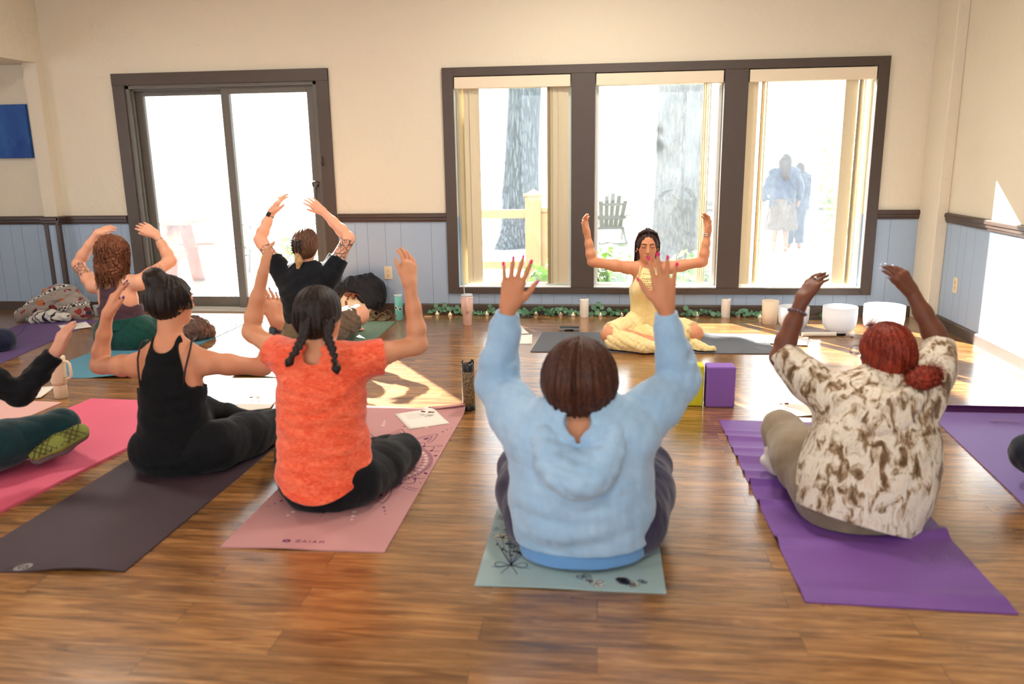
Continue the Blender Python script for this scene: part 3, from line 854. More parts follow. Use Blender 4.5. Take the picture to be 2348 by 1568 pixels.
def hand(s, w, d, n, th, size=1.0, curl=(10, 15, 10), spread=7, thumb=(40, 20), tips=None, curls=None):
    """w wrist, d towards the fingertips, n palm normal, th thumb side"""
    w = V3(w); d = nrm(d); n = nrm(V3(n)-d*np.dot(n, d)); sd = nrm(np.cross(n, d))
    if np.dot(sd, th) < 0: sd = -sd
    out = []
    pl = 0.088*size; hw = 0.030*size
    knu = []
    for i, o in enumerate((1.0, 0.34, -0.33, -0.95)):
        kn = w+d*(pl*(1.0, 1.04, 0.99, 0.91)[i])+sd*hw*o
        knu.append(kn)
        s.cap(w+sd*hw*0.55*o+d*0.008, kn, 0.0145*size, 0.0115*size, k=0.016*size)
    s.cap(w+d*0.02+sd*0.010, w+d*pl*0.75+sd*0.004, 0.0165*size, 0.013*size, k=0.018)
    lens = (0.073, 0.081, 0.075, 0.058)
    for i in range(4):
        ang = math.radians((spread*1.1, spread*0.2, -spread*0.7, -spread*1.9)[i])
        fd = nrm(d*math.cos(ang)+sd*math.sin(ang))
        c3 = curls[i] if curls is not None else curl
        L = lens[i]*size; segs = (0.46, 0.30, 0.24); rs = (0.0092, 0.0082, 0.0074, 0.0064)
        fs = 0.86 if i == 3 else 1.0
        p = knu[i]; a = 0.0; cur = fd
        for j in range(3):
            a += math.radians(c3[j])
            cur = fd*math.cos(a)+n*math.sin(a)
            q = p+cur*L*segs[j]
            s.cap(p, q, rs[j]*size*fs, rs[j+1]*size*fs, k=0.006*size if j == 0 else 0.003)
            p0 = p; p = q
        out.append((p, cur, nrm(n*math.cos(a)-fd*math.sin(a))))
    # thumb: leaves the side of the palm near the wrist
    ta, tb = math.radians(thumb[0]), math.radians(thumb[1])
    b0 = w+d*0.016*size+sd*0.014*size
    td = nrm(d*math.cos(ta)+sd*math.sin(ta)+n*0.25)
    b1 = b0+td*0.042*size
    s.cap(b0, b1, 0.0165*size, 0.0130*size, k=0.016*size)
    td2 = nrm(d*math.cos(ta-tb)+sd*math.sin(ta-tb)+n*0.18)
    b2 = b1+td2*0.034*size
    s.cap(b1, b2, 0.0112*size, 0.0095*size, k=0.006)
    td3 = nrm(d*math.cos(ta-tb*1.5)+sd*math.sin(ta-tb*1.5)+n*0.14)
    b3 = b2+td3*0.026*size
    s.cap(b2, b3, 0.0095*size, 0.0072*size, k=0.004)
    out.append((b3, td3, nrm(n*0.55-sd*0.8)))
    return out

def person(key, label, skin_mat, h=0.004, g=1.0, face=(0, 1, 0), hup=(0, 0, 1), hs=1.0, size=1.0, handL={}, handR={},
           arm=1.0, nails=None, legs=True, flip=False, bust=0.0, lr=(0.058, 0.056, 0.054, 0.034)):
    J = {k: V3(v) for k, v in POSE[key].items()}
    base = (float(J['pelvis'][0]), float(J['pelvis'][1]), 0.006)
    root = empty('person', base, label, 'person')
    pts = np.array(list(J.values()))
    s = SDF(np.minimum(pts.min(0)-0.16, [9, 9, 0.0]), pts.max(0)+0.17, h)
    up = nrm(J['neck']-J['pelvis'])
    sd = nrm(J['sr']-J['sl'])
    fw = nrm(np.cross(up, sd))           # towards where the body faces (for figures seen from behind)
    if flip: fw = -fw
    J['up'], J['sd'], J['fw'] = up, sd, fw
    # torso
    P, N = J['pelvis'], J['neck']
    s.cap(P-sd*0.055*g, P+sd*0.055*g, 0.098*g, 0.098*g, k=0.05, fr=fw, sq=0.85)
    s.chain([P, lerp(P, N, .35), lerp(P, N, .62), lerp(P, N, .86)-up*0.01], [0.125*g, 0.112*g, 0.130*g, 0.118*g], k=0.04, fr=fw, sq=0.68)
    if bust:
        for q in (-1, 1): s.ell(lerp(P, N, .64)+sd*q*0.065*g+fw*0.075, (0.06*bust,)*3, k=0.03)
    # neck, shoulders
    hf = nrm(face); hu = nrm(V3(hup)-hf*np.dot(hup, hf)); hsd = np.cross(hf, hu)
    C = J['head']
    s.cap(N-up*0.02, C-hu*0.07-hf*0.012, 0.054, 0.050, k=0.03)
    for sh in (J['sl'], J['sr']):
        s.cap(N-up*0.008+(sh-N)*0.12, sh, 0.050, 0.050*arm, k=0.045)
    # arms
    for sh, el, wr in ((J['sl'], J['el'], J['wl']), (J['sr'], J['er'], J['wr'])):
        s.chain([sh, lerp(sh, el, .35), lerp(sh, el, .9), el], [0.049*arm, 0.046*arm, 0.037*arm, 0.035*arm], k=0.025)
        s.chain([el, lerp(el, wr, .28), lerp(el, wr, .62), wr], [0.0345*arm, 0.038*arm, 0.031*arm, 0.0225*arm], k=0.018)
        s.cap(lerp(el, wr, .92), wr+nrm(wr-el)*0.012, 0.0225, 0.022, k=0.012)
    tips = []
    for side, wr, tp, o in (('l', J['wl'], J['tl'], handL), ('r', J['wr'], J['tr'], handR)):
        o = dict(o); n = o.pop('n', fw); th = o.pop('th', sd if side == 'l' else -sd)
        o.setdefault('size', size*min(1.12, max(0.85, np.linalg.norm(tp-wr)/0.172)))
        tips.append(hand(s, wr, tp-wr, n, th, **o))
    # head
    R = [hsd, hf, hu]
    s.ell(C+hu*0.022-hf*0.006, (0.074*hs, 0.092*hs, 0.086*hs), R, k=0.02)
    s.ell(C-hu*0.042+hf*0.026, (0.055*hs, 0.060*hs, 0.066*hs), R, k=0.035)
    s.ell(C-hu*0.088+hf*0.058, (0.024, 0.020, 0.018), R, k=0.03)
    # ears
    for q in (-1, 1):
        s.ell(C+hsd*q*0.073*hs-hu*0.012-hf*0.004, (0.009, 0.019, 0.031), R, k=0.008)
        s.ell(C+hsd*q*0.081*hs-hu*0.010+hf*0.004, (0.006, 0.009, 0.016), R, k=0.006, op='s')
    # nose, brows, lips
    s.cap(C+hf*0.084*hs+hu*0.006, C+hf*0.101*hs-hu*0.030, 0.008, 0.0105, k=0.012)
    for q in (-1, 1):
        s.ell(C+hf*0.093*hs-hu*0.034+hsd*q*0.010, (0.007, 0.007, 0.006), R, k=0.006)
        s.ell(C+hf*0.090*hs+hu*0.008+hsd*q*0.031, (0.019, 0.016, 0.012), R, k=0.012, op='s')
        s.ell(C+hf*0.0735*hs+hu*0.006+hsd*q*0.030, (0.0155, 0.012, 0.0115), R, k=0.004)
        s.cap(C+hf*0.083*hs+hu*0.026+hsd*q*0.014, C+hf*0.076*hs+hu*0.026+hsd*q*0.044, 0.006, 0.005, k=0.010)
    s.cap(C+hf*0.082*hs-hu*0.060-hsd*0.017, C+hf*0.082*hs-hu*0.060+hsd*0.017, 0.0055, 0.0055, k=0.006)
    s.cap(C+hf*0.080*hs-hu*0.069-hsd*0.012, C+hf*0.080*hs-hu*0.069+hsd*0.012, 0.0062, 0.0062, k=0.006)
    # legs
    if legs:
        for hp, kn, an in ((J['hl'], J['kl'], J['al']), (J['hr'], J['kr'], J['ar'])):
            s.chain([hp, lerp(hp, kn, .5), kn], [0.088*g, 0.074*g, lr[0]], k=0.04)
            s.chain([kn, lerp(kn, an, .3), an], [lr[1], lr[2], lr[3]], k=0.03)
            fd = nrm(nrm(an-kn)*0.8+V3((0, 0, -0.15))+fw*0.55)
            s.cap(an-fd*0.03-up*0.008, an+fd*0.07, 0.030, 0.028, k=0.02); s.cap(an+fd*0.07, an+fd*0.14, 0.028, 0.017, k=0.02)
            J.setdefault('fd', []).append(fd)
    body = s.mesh('body', skin_mat, root, floor=0.012)
    if nails:
        for tl in tips:
            for (p, cur, nn) in tl:
                b = MB(); z = nrm(-nn); x = nrm(cur); y = np.cross(z, x)
                M = Matrix(((x[0], y[0], z[0]), (x[1], y[1], z[1]), (x[2], y[2], z[2])))
                c = p+z*0.0052*size+x*0.004
                b.ellipsoid(c, (0.0092*size, 0.0056*size, 0.0024), 12, 6, M)
                b.build('fingernail', nails, root, True, loc=(0, 0, 0))
    return root, J, (C, hf, hu, hsd)

def torso_shell(s, J, prof, k=0.04, sq=0.7, shift=0.0, fr=None):
    """prof: (t along pelvis->neck, half width, sideways offset)"""
    P, N = J['pelvis'], J['neck']; fw = J['fw'] if fr is None else fr
    pts = [lerp(P, N, t)+J['sd']*o+J['fw']*shift for t, r, o in prof]
    s.chain(pts, [r for t, r, o in prof], k=k, fr=fw, sq=sq)

def grid_for(J, keys, pad, h, zmin=0.0):
    pts = np.array([J[k] for k in keys])
    lo = pts.min(0)-pad; hi = pts.max(0)+pad; lo[2] = max(lo[2], zmin)
    return SDF(lo, hi, h)

def leggings(J, mat, root, g=1.0, r=(0.098, 0.084, 0.068, 0.062, 0.043), name='leggings', seat=0.108, hemfrac=1.0, top=None, seed=1, amp=0.003, sides='lr', seatw=0.06, h=0.005):
    s = grid_for(J, ['pelvis', 'hl', 'hr', 'kl', 'kr', 'al', 'ar'], 0.17, h)
    P = J['pelvis']; sd = J['sd']; fw = J['fw']
    s.cap(P-sd*seatw*g, P+sd*seatw*g, seat*g, seat*g, k=0.05, fr=fw, sq=0.88)
    s.cap(P, P+J['up']*(top or 0.10)*0.7, 0.135*g, 0.118*g, k=0.04, fr=fw, sq=0.72)
    for hp, kn, an in ((J['hl'], J['kl'], J['al']), (J['hr'], J['kr'], J['ar'])):
        s.chain([hp, lerp(hp, kn, .5), kn], [r[0]*g, r[1]*g, r[2]], k=0.045)
        e = lerp(kn, an, hemfrac)
        m = lerp(kn, e, 0.35)
        s.cap(kn, m, r[2], r[3], k=0.03)
        s.cone(m, e, r[3], r[4], k=0.02)
    s.wrinkle(amp, (9, 9, 9), seed, 6)
    if top: s.plane_cut(P+J['up']*top, J['up'])
    return s.mesh(name, mat, root, floor=0.007)

# ---- hair ---------------------------------------------------------------
def strands(mb, n, path, r=0.0011, steps=9, seed=0, jit=0.004):
    """path(u, v) -> list of points; u in 0..1 around, v random depth"""
    rs = random.Random(seed)
    for i in range(n):
        pts = path(rs.random(), rs.random(), rs)
        if len(pts) < 2: continue
        off = Vector((rs.gauss(0, jit), rs.gauss(0, jit), rs.gauss(0, jit)*0.5))
        N = len(pts)
        mb.tube([Vector(p)+off*(k/(N-1)) for k, p in enumerate(pts)], [r*(1.0-0.6*k/(N-1)) for k in range(N)], 3, False)

def cap_path(C, ax, R, part, end_u, drop=None, rad=1.02, lift=0.0, wave=0.0, steps=10):
    """strand running over an ellipsoid from the direction `part` to the direction given by azimuth u; R rows: side, front, up"""
    C = V3(C)
    def f(u, v, rs):
        az = end_u(u) if callable(end_u) else u*2*PI
        e = nrm(R[0]*math.cos(az)+R[1]*math.sin(az)-R[2]*drop(az) if drop else R[0]*math.cos(az)+R[1]*math.sin(az)-R[2]*0.4)
        p0 = nrm(V3(part(rs)))
        out = []; ph = rs.random()*6.28; rr = rad*(1+0.02*rs.gauss(0, 1))
        om = math.acos(max(-1, min(1, float(np.dot(p0, e)))))
        if om < 1e-3: return []
        for k in range(steps):
            t = k/(steps-1)
            q = (math.sin((1-t)*om)*p0+math.sin(t*om)*e)/math.sin(om)
            # ellipsoid radius along q
            qa = np.array([np.dot(q, R[0])/ax[0], np.dot(q, R[1])/ax[1], np.dot(q, R[2])/ax[2]])
            L = 1/np.linalg.norm(qa)
            w = wave*math.sin(t*14+ph)*t
            out.append(C+q*L*rr+np.cross(q, e)*w)
        return out
    return f

def join_sdf_hair(obj, mb):
    """add the strand tubes to the hair mesh: one object"""
    import bmesh as _b
    me2 = bpy.data.meshes.new('tmp'); off = Vector((0, 0, 0)); q = obj.parent
    while q is not None: off += q.location; q = q.parent
    me2.from_pydata([(v[0]-off.x, v[1]-off.y, v[2]-off.z) for v in mb.v], [], mb.f)
    bm = _b.new(); bm.from_mesh(obj.data); bm.from_mesh(me2); bm.to_mesh(obj.data); bm.free()
    obj.data.polygons.foreach_set('use_smooth', [True]*len(obj.data.polygons))
    bpy.data.meshes.remove(me2)
    return obj

# ---- materials ------------------------------------------------------------
SK_light = lin(226, 172, 142)
M_nail_pink = simple('hot_pink_nail', lin(226, 30, 110), 0.2)
M_nail_purple = simple('purple_nail', lin(70, 30, 120), 0.2)
M_nail_silver = simple('silver_nail', lin(170, 175, 190), 0.2, Metallic=0.3)

# ================================================================== 1. blue hoodie
M_hood = fabric('light_blue_fleece', lin(152, 186, 216), lin(164, 196, 224), 6, 700, 0.95, 0.3, 0.4)
M_rib = fabric('blue_ribbing', lin(104, 152, 204), None, 6, 500, 0.95, 0.3, 0.3)
M_navy = fabric('dark_purple_navy_cotton', lin(44, 40, 66), lin(54, 50, 78), 10, 700, 0.9)
root, J, H = person('hoodie', 'person with short brown bob and pink nails in a light blue hooded sweatshirt, arms raised',
    skin('tanned_skin', lin(196, 134, 98)), g=1.18, face=(0.12, 1, 0.0), size=1.03, arm=1.1, nails=M_nail_pink,
    handL=dict(n=(0.1, 1, -0.1), spread=9, curl=(8, 8, 6), thumb=(48, 18), size=1.04), handR=dict(n=(-0.1, 1, -0.1), spread=9, curl=(8, 8, 6), thumb=(50, 16), size=1.04))
C, hf, hu, hsd = H
leggings(J, M_navy, root, g=1.22, r=(0.115, 0.100, 0.082, 0.075, 0.055), name='trousers', seed=3, amp=0.002)
s = grid_for(J, ['pelvis', 'neck', 'sl', 'sr', 'el', 'er', 'wl', 'wr'], 0.19, 0.0045)
torso_shell(s, J, [(-0.20, 0.205, 0.0), (0.05, 0.222, 0.0), (0.35, 0.225, 0), (0.6, 0.222, 0), (0.82, 0.195, 0), (0.93, 0.14, 0)], k=0.06, sq=0.66)
for q in ('l', 'r'):
    sh, el, wr = J['s'+q], J['e'+q], J['w'+q]; o = J['sd']*(-1 if q == 'l' else 1)
    s.cap(J['neck']-J['up']*0.03, sh-J['up']*0.02, 0.075, 0.075, k=0.05)
    s.chain([sh-J['up']*0.03-o*0.02, lerp(sh, el, .5)-J['up']*0.012, el], [0.092, 0.080, 0.066], k=0.05)
    s.chain([el, lerp(el, wr, .3), lerp(el, wr, .7)], [0.066, 0.060, 0.050], k=0.03)
    s.cone(lerp(el, wr, .66), lerp(el, wr, .93), 0.048, 0.038, k=0.012)
    # creases of the bent sleeve
    dirn = nrm(wr-el)
    for i, (tt, rr) in enumerate(((0.30, 0.009), (0.46, 0.009))):
        c0 = lerp(el, wr, tt)
        a = c0+J['sd']*0.07-J['fw']*0.02+dirn*0.015*((-1)**i); b = c0-J['sd']*0.07-J['fw']*0.05-dirn*0.02
        mid = (a+b)/2-J['fw']*0.085
        s.chain([a, mid, b], [rr*0.5, rr, rr*0.4], k=0.025, op='s')
# back swag folds hanging from the shoulders
for i, (t0, dr, w) in enumerate(((0.58, 0.05, 0.15), (0.44, 0.06, 0.17), (0.28, 0.05, 0.18))):
    arc = []
    for kx in range(-4, 5):
        u = kx/4
        arc.append(lerp(J['pelvis'], J['neck'], t0)+J['sd']*w*u-J['fw']*(0.150*math.sqrt(max(0, 1-(u*0.85)**2))+0.004)-J['up']*dr*(1-u*u))
    s.chain(arc, [0.004]+[0.012]*7+[0.004], k=0.045)
s.wrinkle(0.0045, (7, 7, 9), 5, 6, ridge=False)
s.wrinkle(0.0022, (22, 22, 16), 8, 6)
# neckline
s.cap(J['neck']-J['fw']*0.090+J['up']*0.04, J['neck']-J['fw']*0.085-J['up']*0.050, 0.044, 0.024, k=0.015, op='s')
s.cap(J['neck'], J['neck']+J['up']*0.15, 0.068, 0.075, k=0.01, op='s')
s.ell(J['neck']-J['up']*0.055-J['fw']*0.158, (0.055, 0.034, 0.075), [J['sd'], J['fw'], J['up']], k=0.02, op='s')
s.plane_cut(J['pelvis']-J['up']*0.040, -J['up'])
hood_top = s.mesh('hoodie', M_hood, root)
# rib hem
s = grid_for(J, ['pelvis'], 0.27, 0.005)
s.cone(J['pelvis']-J['up']*0.092, J['pelvis']-J['up']*0.028, 0.216, 0.230, k=0.0, fr=J['fw'], sq=0.66)
s.mesh('rib_hem', M_rib, root, 2)
# the hood lying on the upper back: a draped ring
s = grid_for(J, ['neck'], 0.26, 0.0045)
N = J['neck']; sd, up, fw = J['sd'], J['up'], J['fw']
ring = []; rr = []
for i in range(15):
    a = -PI*0.10+PI*1.2*i/14
    ring.append(N+sd*0.108*math.cos(a)*(1+0.1*math.sin(a))-fw*(0.062+0.120*math.sin(a))-up*(0.0+0.140*max(0, math.sin(a))**1.3)+up*0.016)
    rr.append(0.030+0.020*math.sin(a) if math.sin(a) > 0 else 0.022)
s.chain(ring, rr, k=0.03)
for kx, rad in ((0.80, 0.020), (0.60, 0.015)):
    rg = [N+sd*0.108*kx*math.cos(-0.1+PI*1.06*i/12)-fw*(0.090+0.090*kx*math.sin(-0.1+PI*1.06*i/12))-up*(0.105*kx*max(0, math.sin(-0.1+PI*1.06*i/12))-0.004) for i in range(13)]
    s.chain(rg, [rad*0.8]+[rad]*11+[rad*0.8], k=0.018)
s.wrinkle(0.004, (9, 9, 14), 12, 6)
s.mesh('hood', M_hood, root)
# bob
M_h = hair_mat('chestnut_brown_hair', lin(36, 18, 12), lin(92, 50, 32))
s = SDF(C-0.2, C+0.2, 0.004); R = [hsd, hf, hu]
s.ell(C+hu*0.020-hf*0.012, (0.112, 0.118, 0.108), R)
s.ell(C-hu*0.028-hf*0.022, (0.124, 0.110, 0.088), R, k=0.05)
s.ell(C-hu*0.075-hf*0.045, (0.085, 0.070, 0.050), R, k=0.04)
s.ell(C-hu*0.085+hf*0.105, (0.085, 0.09, 0.12), R, k=0.02, op='s')
def stripes(P, amp, freq, seed=0, hf=None, hsd=None):
    hf = H[1] if hf is None else hf; hsd = H[3] if hsd is None else hsd
    rs = np.random.RandomState(seed); ph = rs.rand(6)*6.28; fr = rs.rand(6)*freq+freq*0.5
    def f(x, y, z):
        az = np.arctan2((x-P[0])*hsd[0]+(y-P[1])*hsd[1]+(z-P[2])*hsd[2], -((x-P[0])*hf[0]+(y-P[1])*hf[1]+(z-P[2])*hf[2]))
        o = 0
        for i in range(6): o = o+np.sin(az*fr[i]+ph[i]+z*6)
        return amp*o/2.4
    return f
s.disp(stripes(C, 0.0028, 26))
hair = s.mesh('hair', M_h, root)
mb = MB()
strands(mb, 900, cap_path(C-hu*0.004-hf*0.012, (0.121, 0.121, 0.122), R, lambda rs: hu*1.0+hf*rs.gauss(0.15, .25)+hsd*rs.gauss(0, .06),
        lambda u: PI*(0.62+1.76*u)+0.0, lambda az: 0.35+0.55*(0.5-0.5*math.sin(az)), 1.0, wave=0.002), 0.0012, seed=4, jit=0.003)
join_sdf_hair(hair, mb)
M_strap = simple('dark_maroon_elastic', lin(44, 18, 22), 0.6)
def bp(J, a, b, c, base='neck'):
    """point in body axes: a up, b to the right, c to the back, from the base of the neck"""
    return J[base]+J['up']*a+J['sd']*b-J['fw']*c

def bun(s, c, r, seed, n=7):
    rs = np.random.RandomState(seed)
    s.ell(c, (r, r, r), k=0.02)
    for i in range(n):
        d = nrm(rs.randn(3)); e = nrm(rs.randn(3))
        s.cap(c+d*r*0.75, c+nrm(d+e*0.8)*r*0.85, r*0.32, r*0.26, k=0.008)

def flyaway(mb, c, n, L, r, seed, dirb=(0, 0, 1), spread=0.8, curl=0.02):
    rs = random.Random(seed); c = V3(c)
    for i in range(n):
        d = nrm(V3(dirb)+V3((rs.gauss(0, spread), rs.gauss(0, spread), rs.gauss(0, spread))))
        e = nrm(np.cross(d, V3((rs.gauss(0, 1), rs.gauss(0, 1), rs.gauss(0, 1)))))
        l = L*rs.uniform(0.5, 1.2); w = rs.uniform(2, 5)
        mb.tube([c+d*l*k/7+e*curl*math.sin(w*k/7)*(k/7) for k in range(8)], [r*(1-0.08*k) for k in range(8)], 3, False)

# ================================================================== 2. orange T-shirt and braids
def orange_mat():
    t = NT('orange_burnout_jersey'); v = t.coord(scale=(30, 30, 62))
    f = t.noise(v, 1.0, 5, 0.7, 1.2)
    f2 = t.noise(t.coord(scale=(8, 8, 14)), 1.0, 4, 0.6, 0.8)
    ff = t.math('ADD', t.math('MULTIPLY', f, 0.7), t.math('MULTIPLY', f2, 0.3))
    c = t.ramp(ff, [(0.36, lin(226, 70, 42)), (0.48, lin(243, 96, 62)), (0.60, lin(250, 120, 84)), (0.72, lin(250, 140, 106))])
    p = t.t.nodes.new('ShaderNodeBsdfPrincipled')
    t.set(p.inputs['Base Color'], c); t.set(p.inputs['Roughness'], 0.85); t.set(p.inputs['Sheen Weight'], 0.3); t.set(p.inputs['Specular IOR Level'], 0.2)
    t.set(p.inputs['Normal'], t.bump(t.noise(t.coord(), 500, 2), 0.25, 0.002))
    t.t.links.new(p.outputs[0], t.out.inputs[0])
    return t.m
M_orange = orange_mat()
M_black = fabric('black_leggings_knit', lin(9, 10, 13), lin(15, 16, 20), 8, 900, 0.8, 0.2, 0.08)
root, J, H = person('orange', 'person with two dark braids in an orange short-sleeved top and black leggings, arms raised',
    skin('warm_skin', lin(212, 150, 112)), g=0.94, face=(0.40, 1, -0.05), size=1.0, arm=0.95,
    handL=dict(n=(0.9, 0.5, -0.1), curl=(14, 16, 10), spread=4, thumb=(24, 12), th=(-0.3, -1, 0)), handR=dict(n=(-0.9, 0.6, -0.1), curl=(16, 20, 12), spread=4, thumb=(34, 12), th=(-0.55, -1, 0)))
C, hf, hu, hsd = H
leggings(J, M_black, root, g=1.0, r=(0.108, 0.094, 0.072, 0.064, 0.046), seat=0.108, seatw=0.055)
s = grid_for(J, ['pelvis', 'neck', 'sl', 'sr'], 0.22, 0.0045)
torso_shell(s, J, [(-0.12, 0.170, 0.0), (0.06, 0.174, 0.0), (0.36, 0.164, 0), (0.66, 0.168, 0), (0.86, 0.150, 0)], k=0.05, sq=0.72)
for q in ('l', 'r'):
    sh, el = J['s'+q], J['e'+q]; o = J['sd']*(-1 if q == 'l' else 1)
    s.cap(bp(J, -0.035, 0, 0), sh-J['up']*0.012, 0.060, 0.062, k=0.04)
    a = sh-o*0.02-J['up']*0.01; e = lerp(sh, el, 0.34)
    s.cap(a, lerp(a, e, .6), 0.070, 0.064, k=0.04)
    s.cone(lerp(a, e, .4), e-J['up']*0.012, 0.064, 0.070, k=0.012)
s.cap(bp(J, -0.34, 0.150, -0.02), bp(J, -0.475, 0.185, 0.01), 0.020, 0.012, k=0.06)
# hanging swag folds across the back
for i in range(11):
    t0 = 0.82-0.085*i; arc = []
    w = 0.135+0.01*math.sin(i*2.1); dr = 0.035+0.014*math.sin(i*1.7+1)
    for kx in range(-4, 5):
        u = kx/4
        arc.append(lerp(J['pelvis'], J['neck'], t0)+J['sd']*(w*u+0.012*math.sin(i*1.3))-J['fw']*(0.121*math.sqrt(max(0, 1-(u*0.86)**2))+0.002)-J['up']*dr*(1-u*u)+J['up']*0.02*u*math.sin(i))
    s.chain(arc, [0.002]+[0.010]*7+[0.002], k=0.020)
s.wrinkle(0.0022, (6, 6, 22), 21, 6)
s.cap(bp(J, 0.05, 0, -0.02), bp(J, -0.030, 0, 0.045), 0.072, 0.060, k=0.012, op='s')
s.cap(bp(J, 0.05, 0, -0.02), bp(J, 0.12, 0, -0.02), 0.085, 0.08, k=0.01, op='s')
# curved hem
def hemcut(x, y, z):
    q = (x-J['pelvis'][0])*J['up'][0]+(y-J['pelvis'][1])*J['up'][1]+(z-J['pelvis'][2])*J['up'][2]
    sx = (x-J['pelvis'][0])*J['sd'][0]+(y-J['pelvis'][1])*J['sd'][1]+(z-J['pelvis'][2])*J['sd'][2]
    lim = -0.062+np.minimum(2.6*sx*sx, 0.075)
    return q-lim
idx = np.nonzero(s.a < 0.05)
Pq = [s.lo[i]+s.h*idx[i] for i in range(3)]
s.a[idx] = np.maximum(s.a[idx], -hemcut(*Pq)).astype(np.float32)
s.mesh('t_shirt', M_orange, root)
M_dark = hair_mat('dark_brown_hair', lin(14, 9, 8), lin(52, 36, 30))
R = [hsd, hf, hu]
s = SDF(C-0.22, C+0.2, 0.0035)
s.ell(C+hu*0.024-hf*0.012, (0.086, 0.100, 0.095), R)
s.ell(C-hu*0.030-hf*0.040, (0.078, 0.062, 0.062), R, k=0.04)
s.ell(C-hu*0.05+hf*0.085, (0.074, 0.075, 0.105), R, k=0.012, op='s')
s.cap(C+hu*0.14-hf*0.02, C-hu*0.08-hf*0.118, 0.004, 0.003, k=0.012, op='s')      # centre parting
s.disp(stripes(C, 0.0022, 30, 3, hf, hsd))
hair = s.mesh('hair', M_dark, root)
mb = MB()
for q in (-1, 1):
    strands(mb, 330, cap_path(C-hf*0.008+hu*0.002, (0.088, 0.103, 0.112), R, lambda rs: nrm(hu*rs.uniform(-0.3, 1.0)-hf*rs.uniform(0.2, 1)+hsd*q*0.04),
        lambda u: (PI*1.5+q*PI*(0.08+0.28*u)), lambda az: 0.75, 1.0), 0.0011, seed=5+q, jit=0.002)
flyaway(mb, C+hu*0.10, 60, 0.05, 0.0005, 3, hu, 1.1)
flyaway(mb, C+hu*0.05-hsd*0.06, 40, 0.045, 0.0005, 4, -hsd, 1.0)
join_sdf_hair(hair, mb)
def braid(pts, r0, name='braid'):
    s = SDF(np.min(pts, 0)-0.05, np.max(pts, 0)+0.05, 0.003)
    pts = [V3(p) for p in pts]
    seg = []; n = 16
    def at(t):
        f = t*(len(pts)-1); i = min(int(f), len(pts)-2); return lerp(pts[i], pts[i+1], f-i)
    for i in range(n):
        t = i/(n-1); c = at(t*0.82); d = nrm(at(min(1, t*0.82+0.03))-at(max(0, t*0.82-0.03)))
        sx = nrm(np.cross(d, -hf)); rr = r0*(1-0.35*t)
        q = 1 if i % 2 else -1
        s.cap(c-d*rr*0.55+sx*q*rr*0.85-hf*rr*0.1, c+d*rr*0.65-sx*q*rr*0.15-hf*rr*0.35, rr*0.62, rr*0.50, k=0.004)
    e = at(0.84); s.cap(at(0.80), at(0.85), r0*0.42, r0*0.40, k=0.004)
    s.chain([at(0.85), at(0.93), at(1.0)], [r0*0.45, r0*0.85, r0*0.35], k=0.006)
    o = s.mesh(name, M_dark, root)
    m = MB(); m.tube([at(0.815), at(0.84)], r0*0.52, 10); m.build('hair_tie', simple('black_elastic', (0.01, 0.01, 0.01), 0.6), o, True, loc=(0, 0, 0))
    return o
braid([V3((-1.109, -4.030, 0.755)), V3((-1.114, -4.050, 0.704)), V3((-1.132, -4.080, 0.657)), V3((-1.165, -4.110, 0.600))], 0.020)
braid([V3((-1.019, -4.030, 0.748)), V3((-1.021, -4.050, 0.698)), V3((-0.992, -4.080, 0.648)), V3((-0.970, -4.120, 0.577))], 0.020)

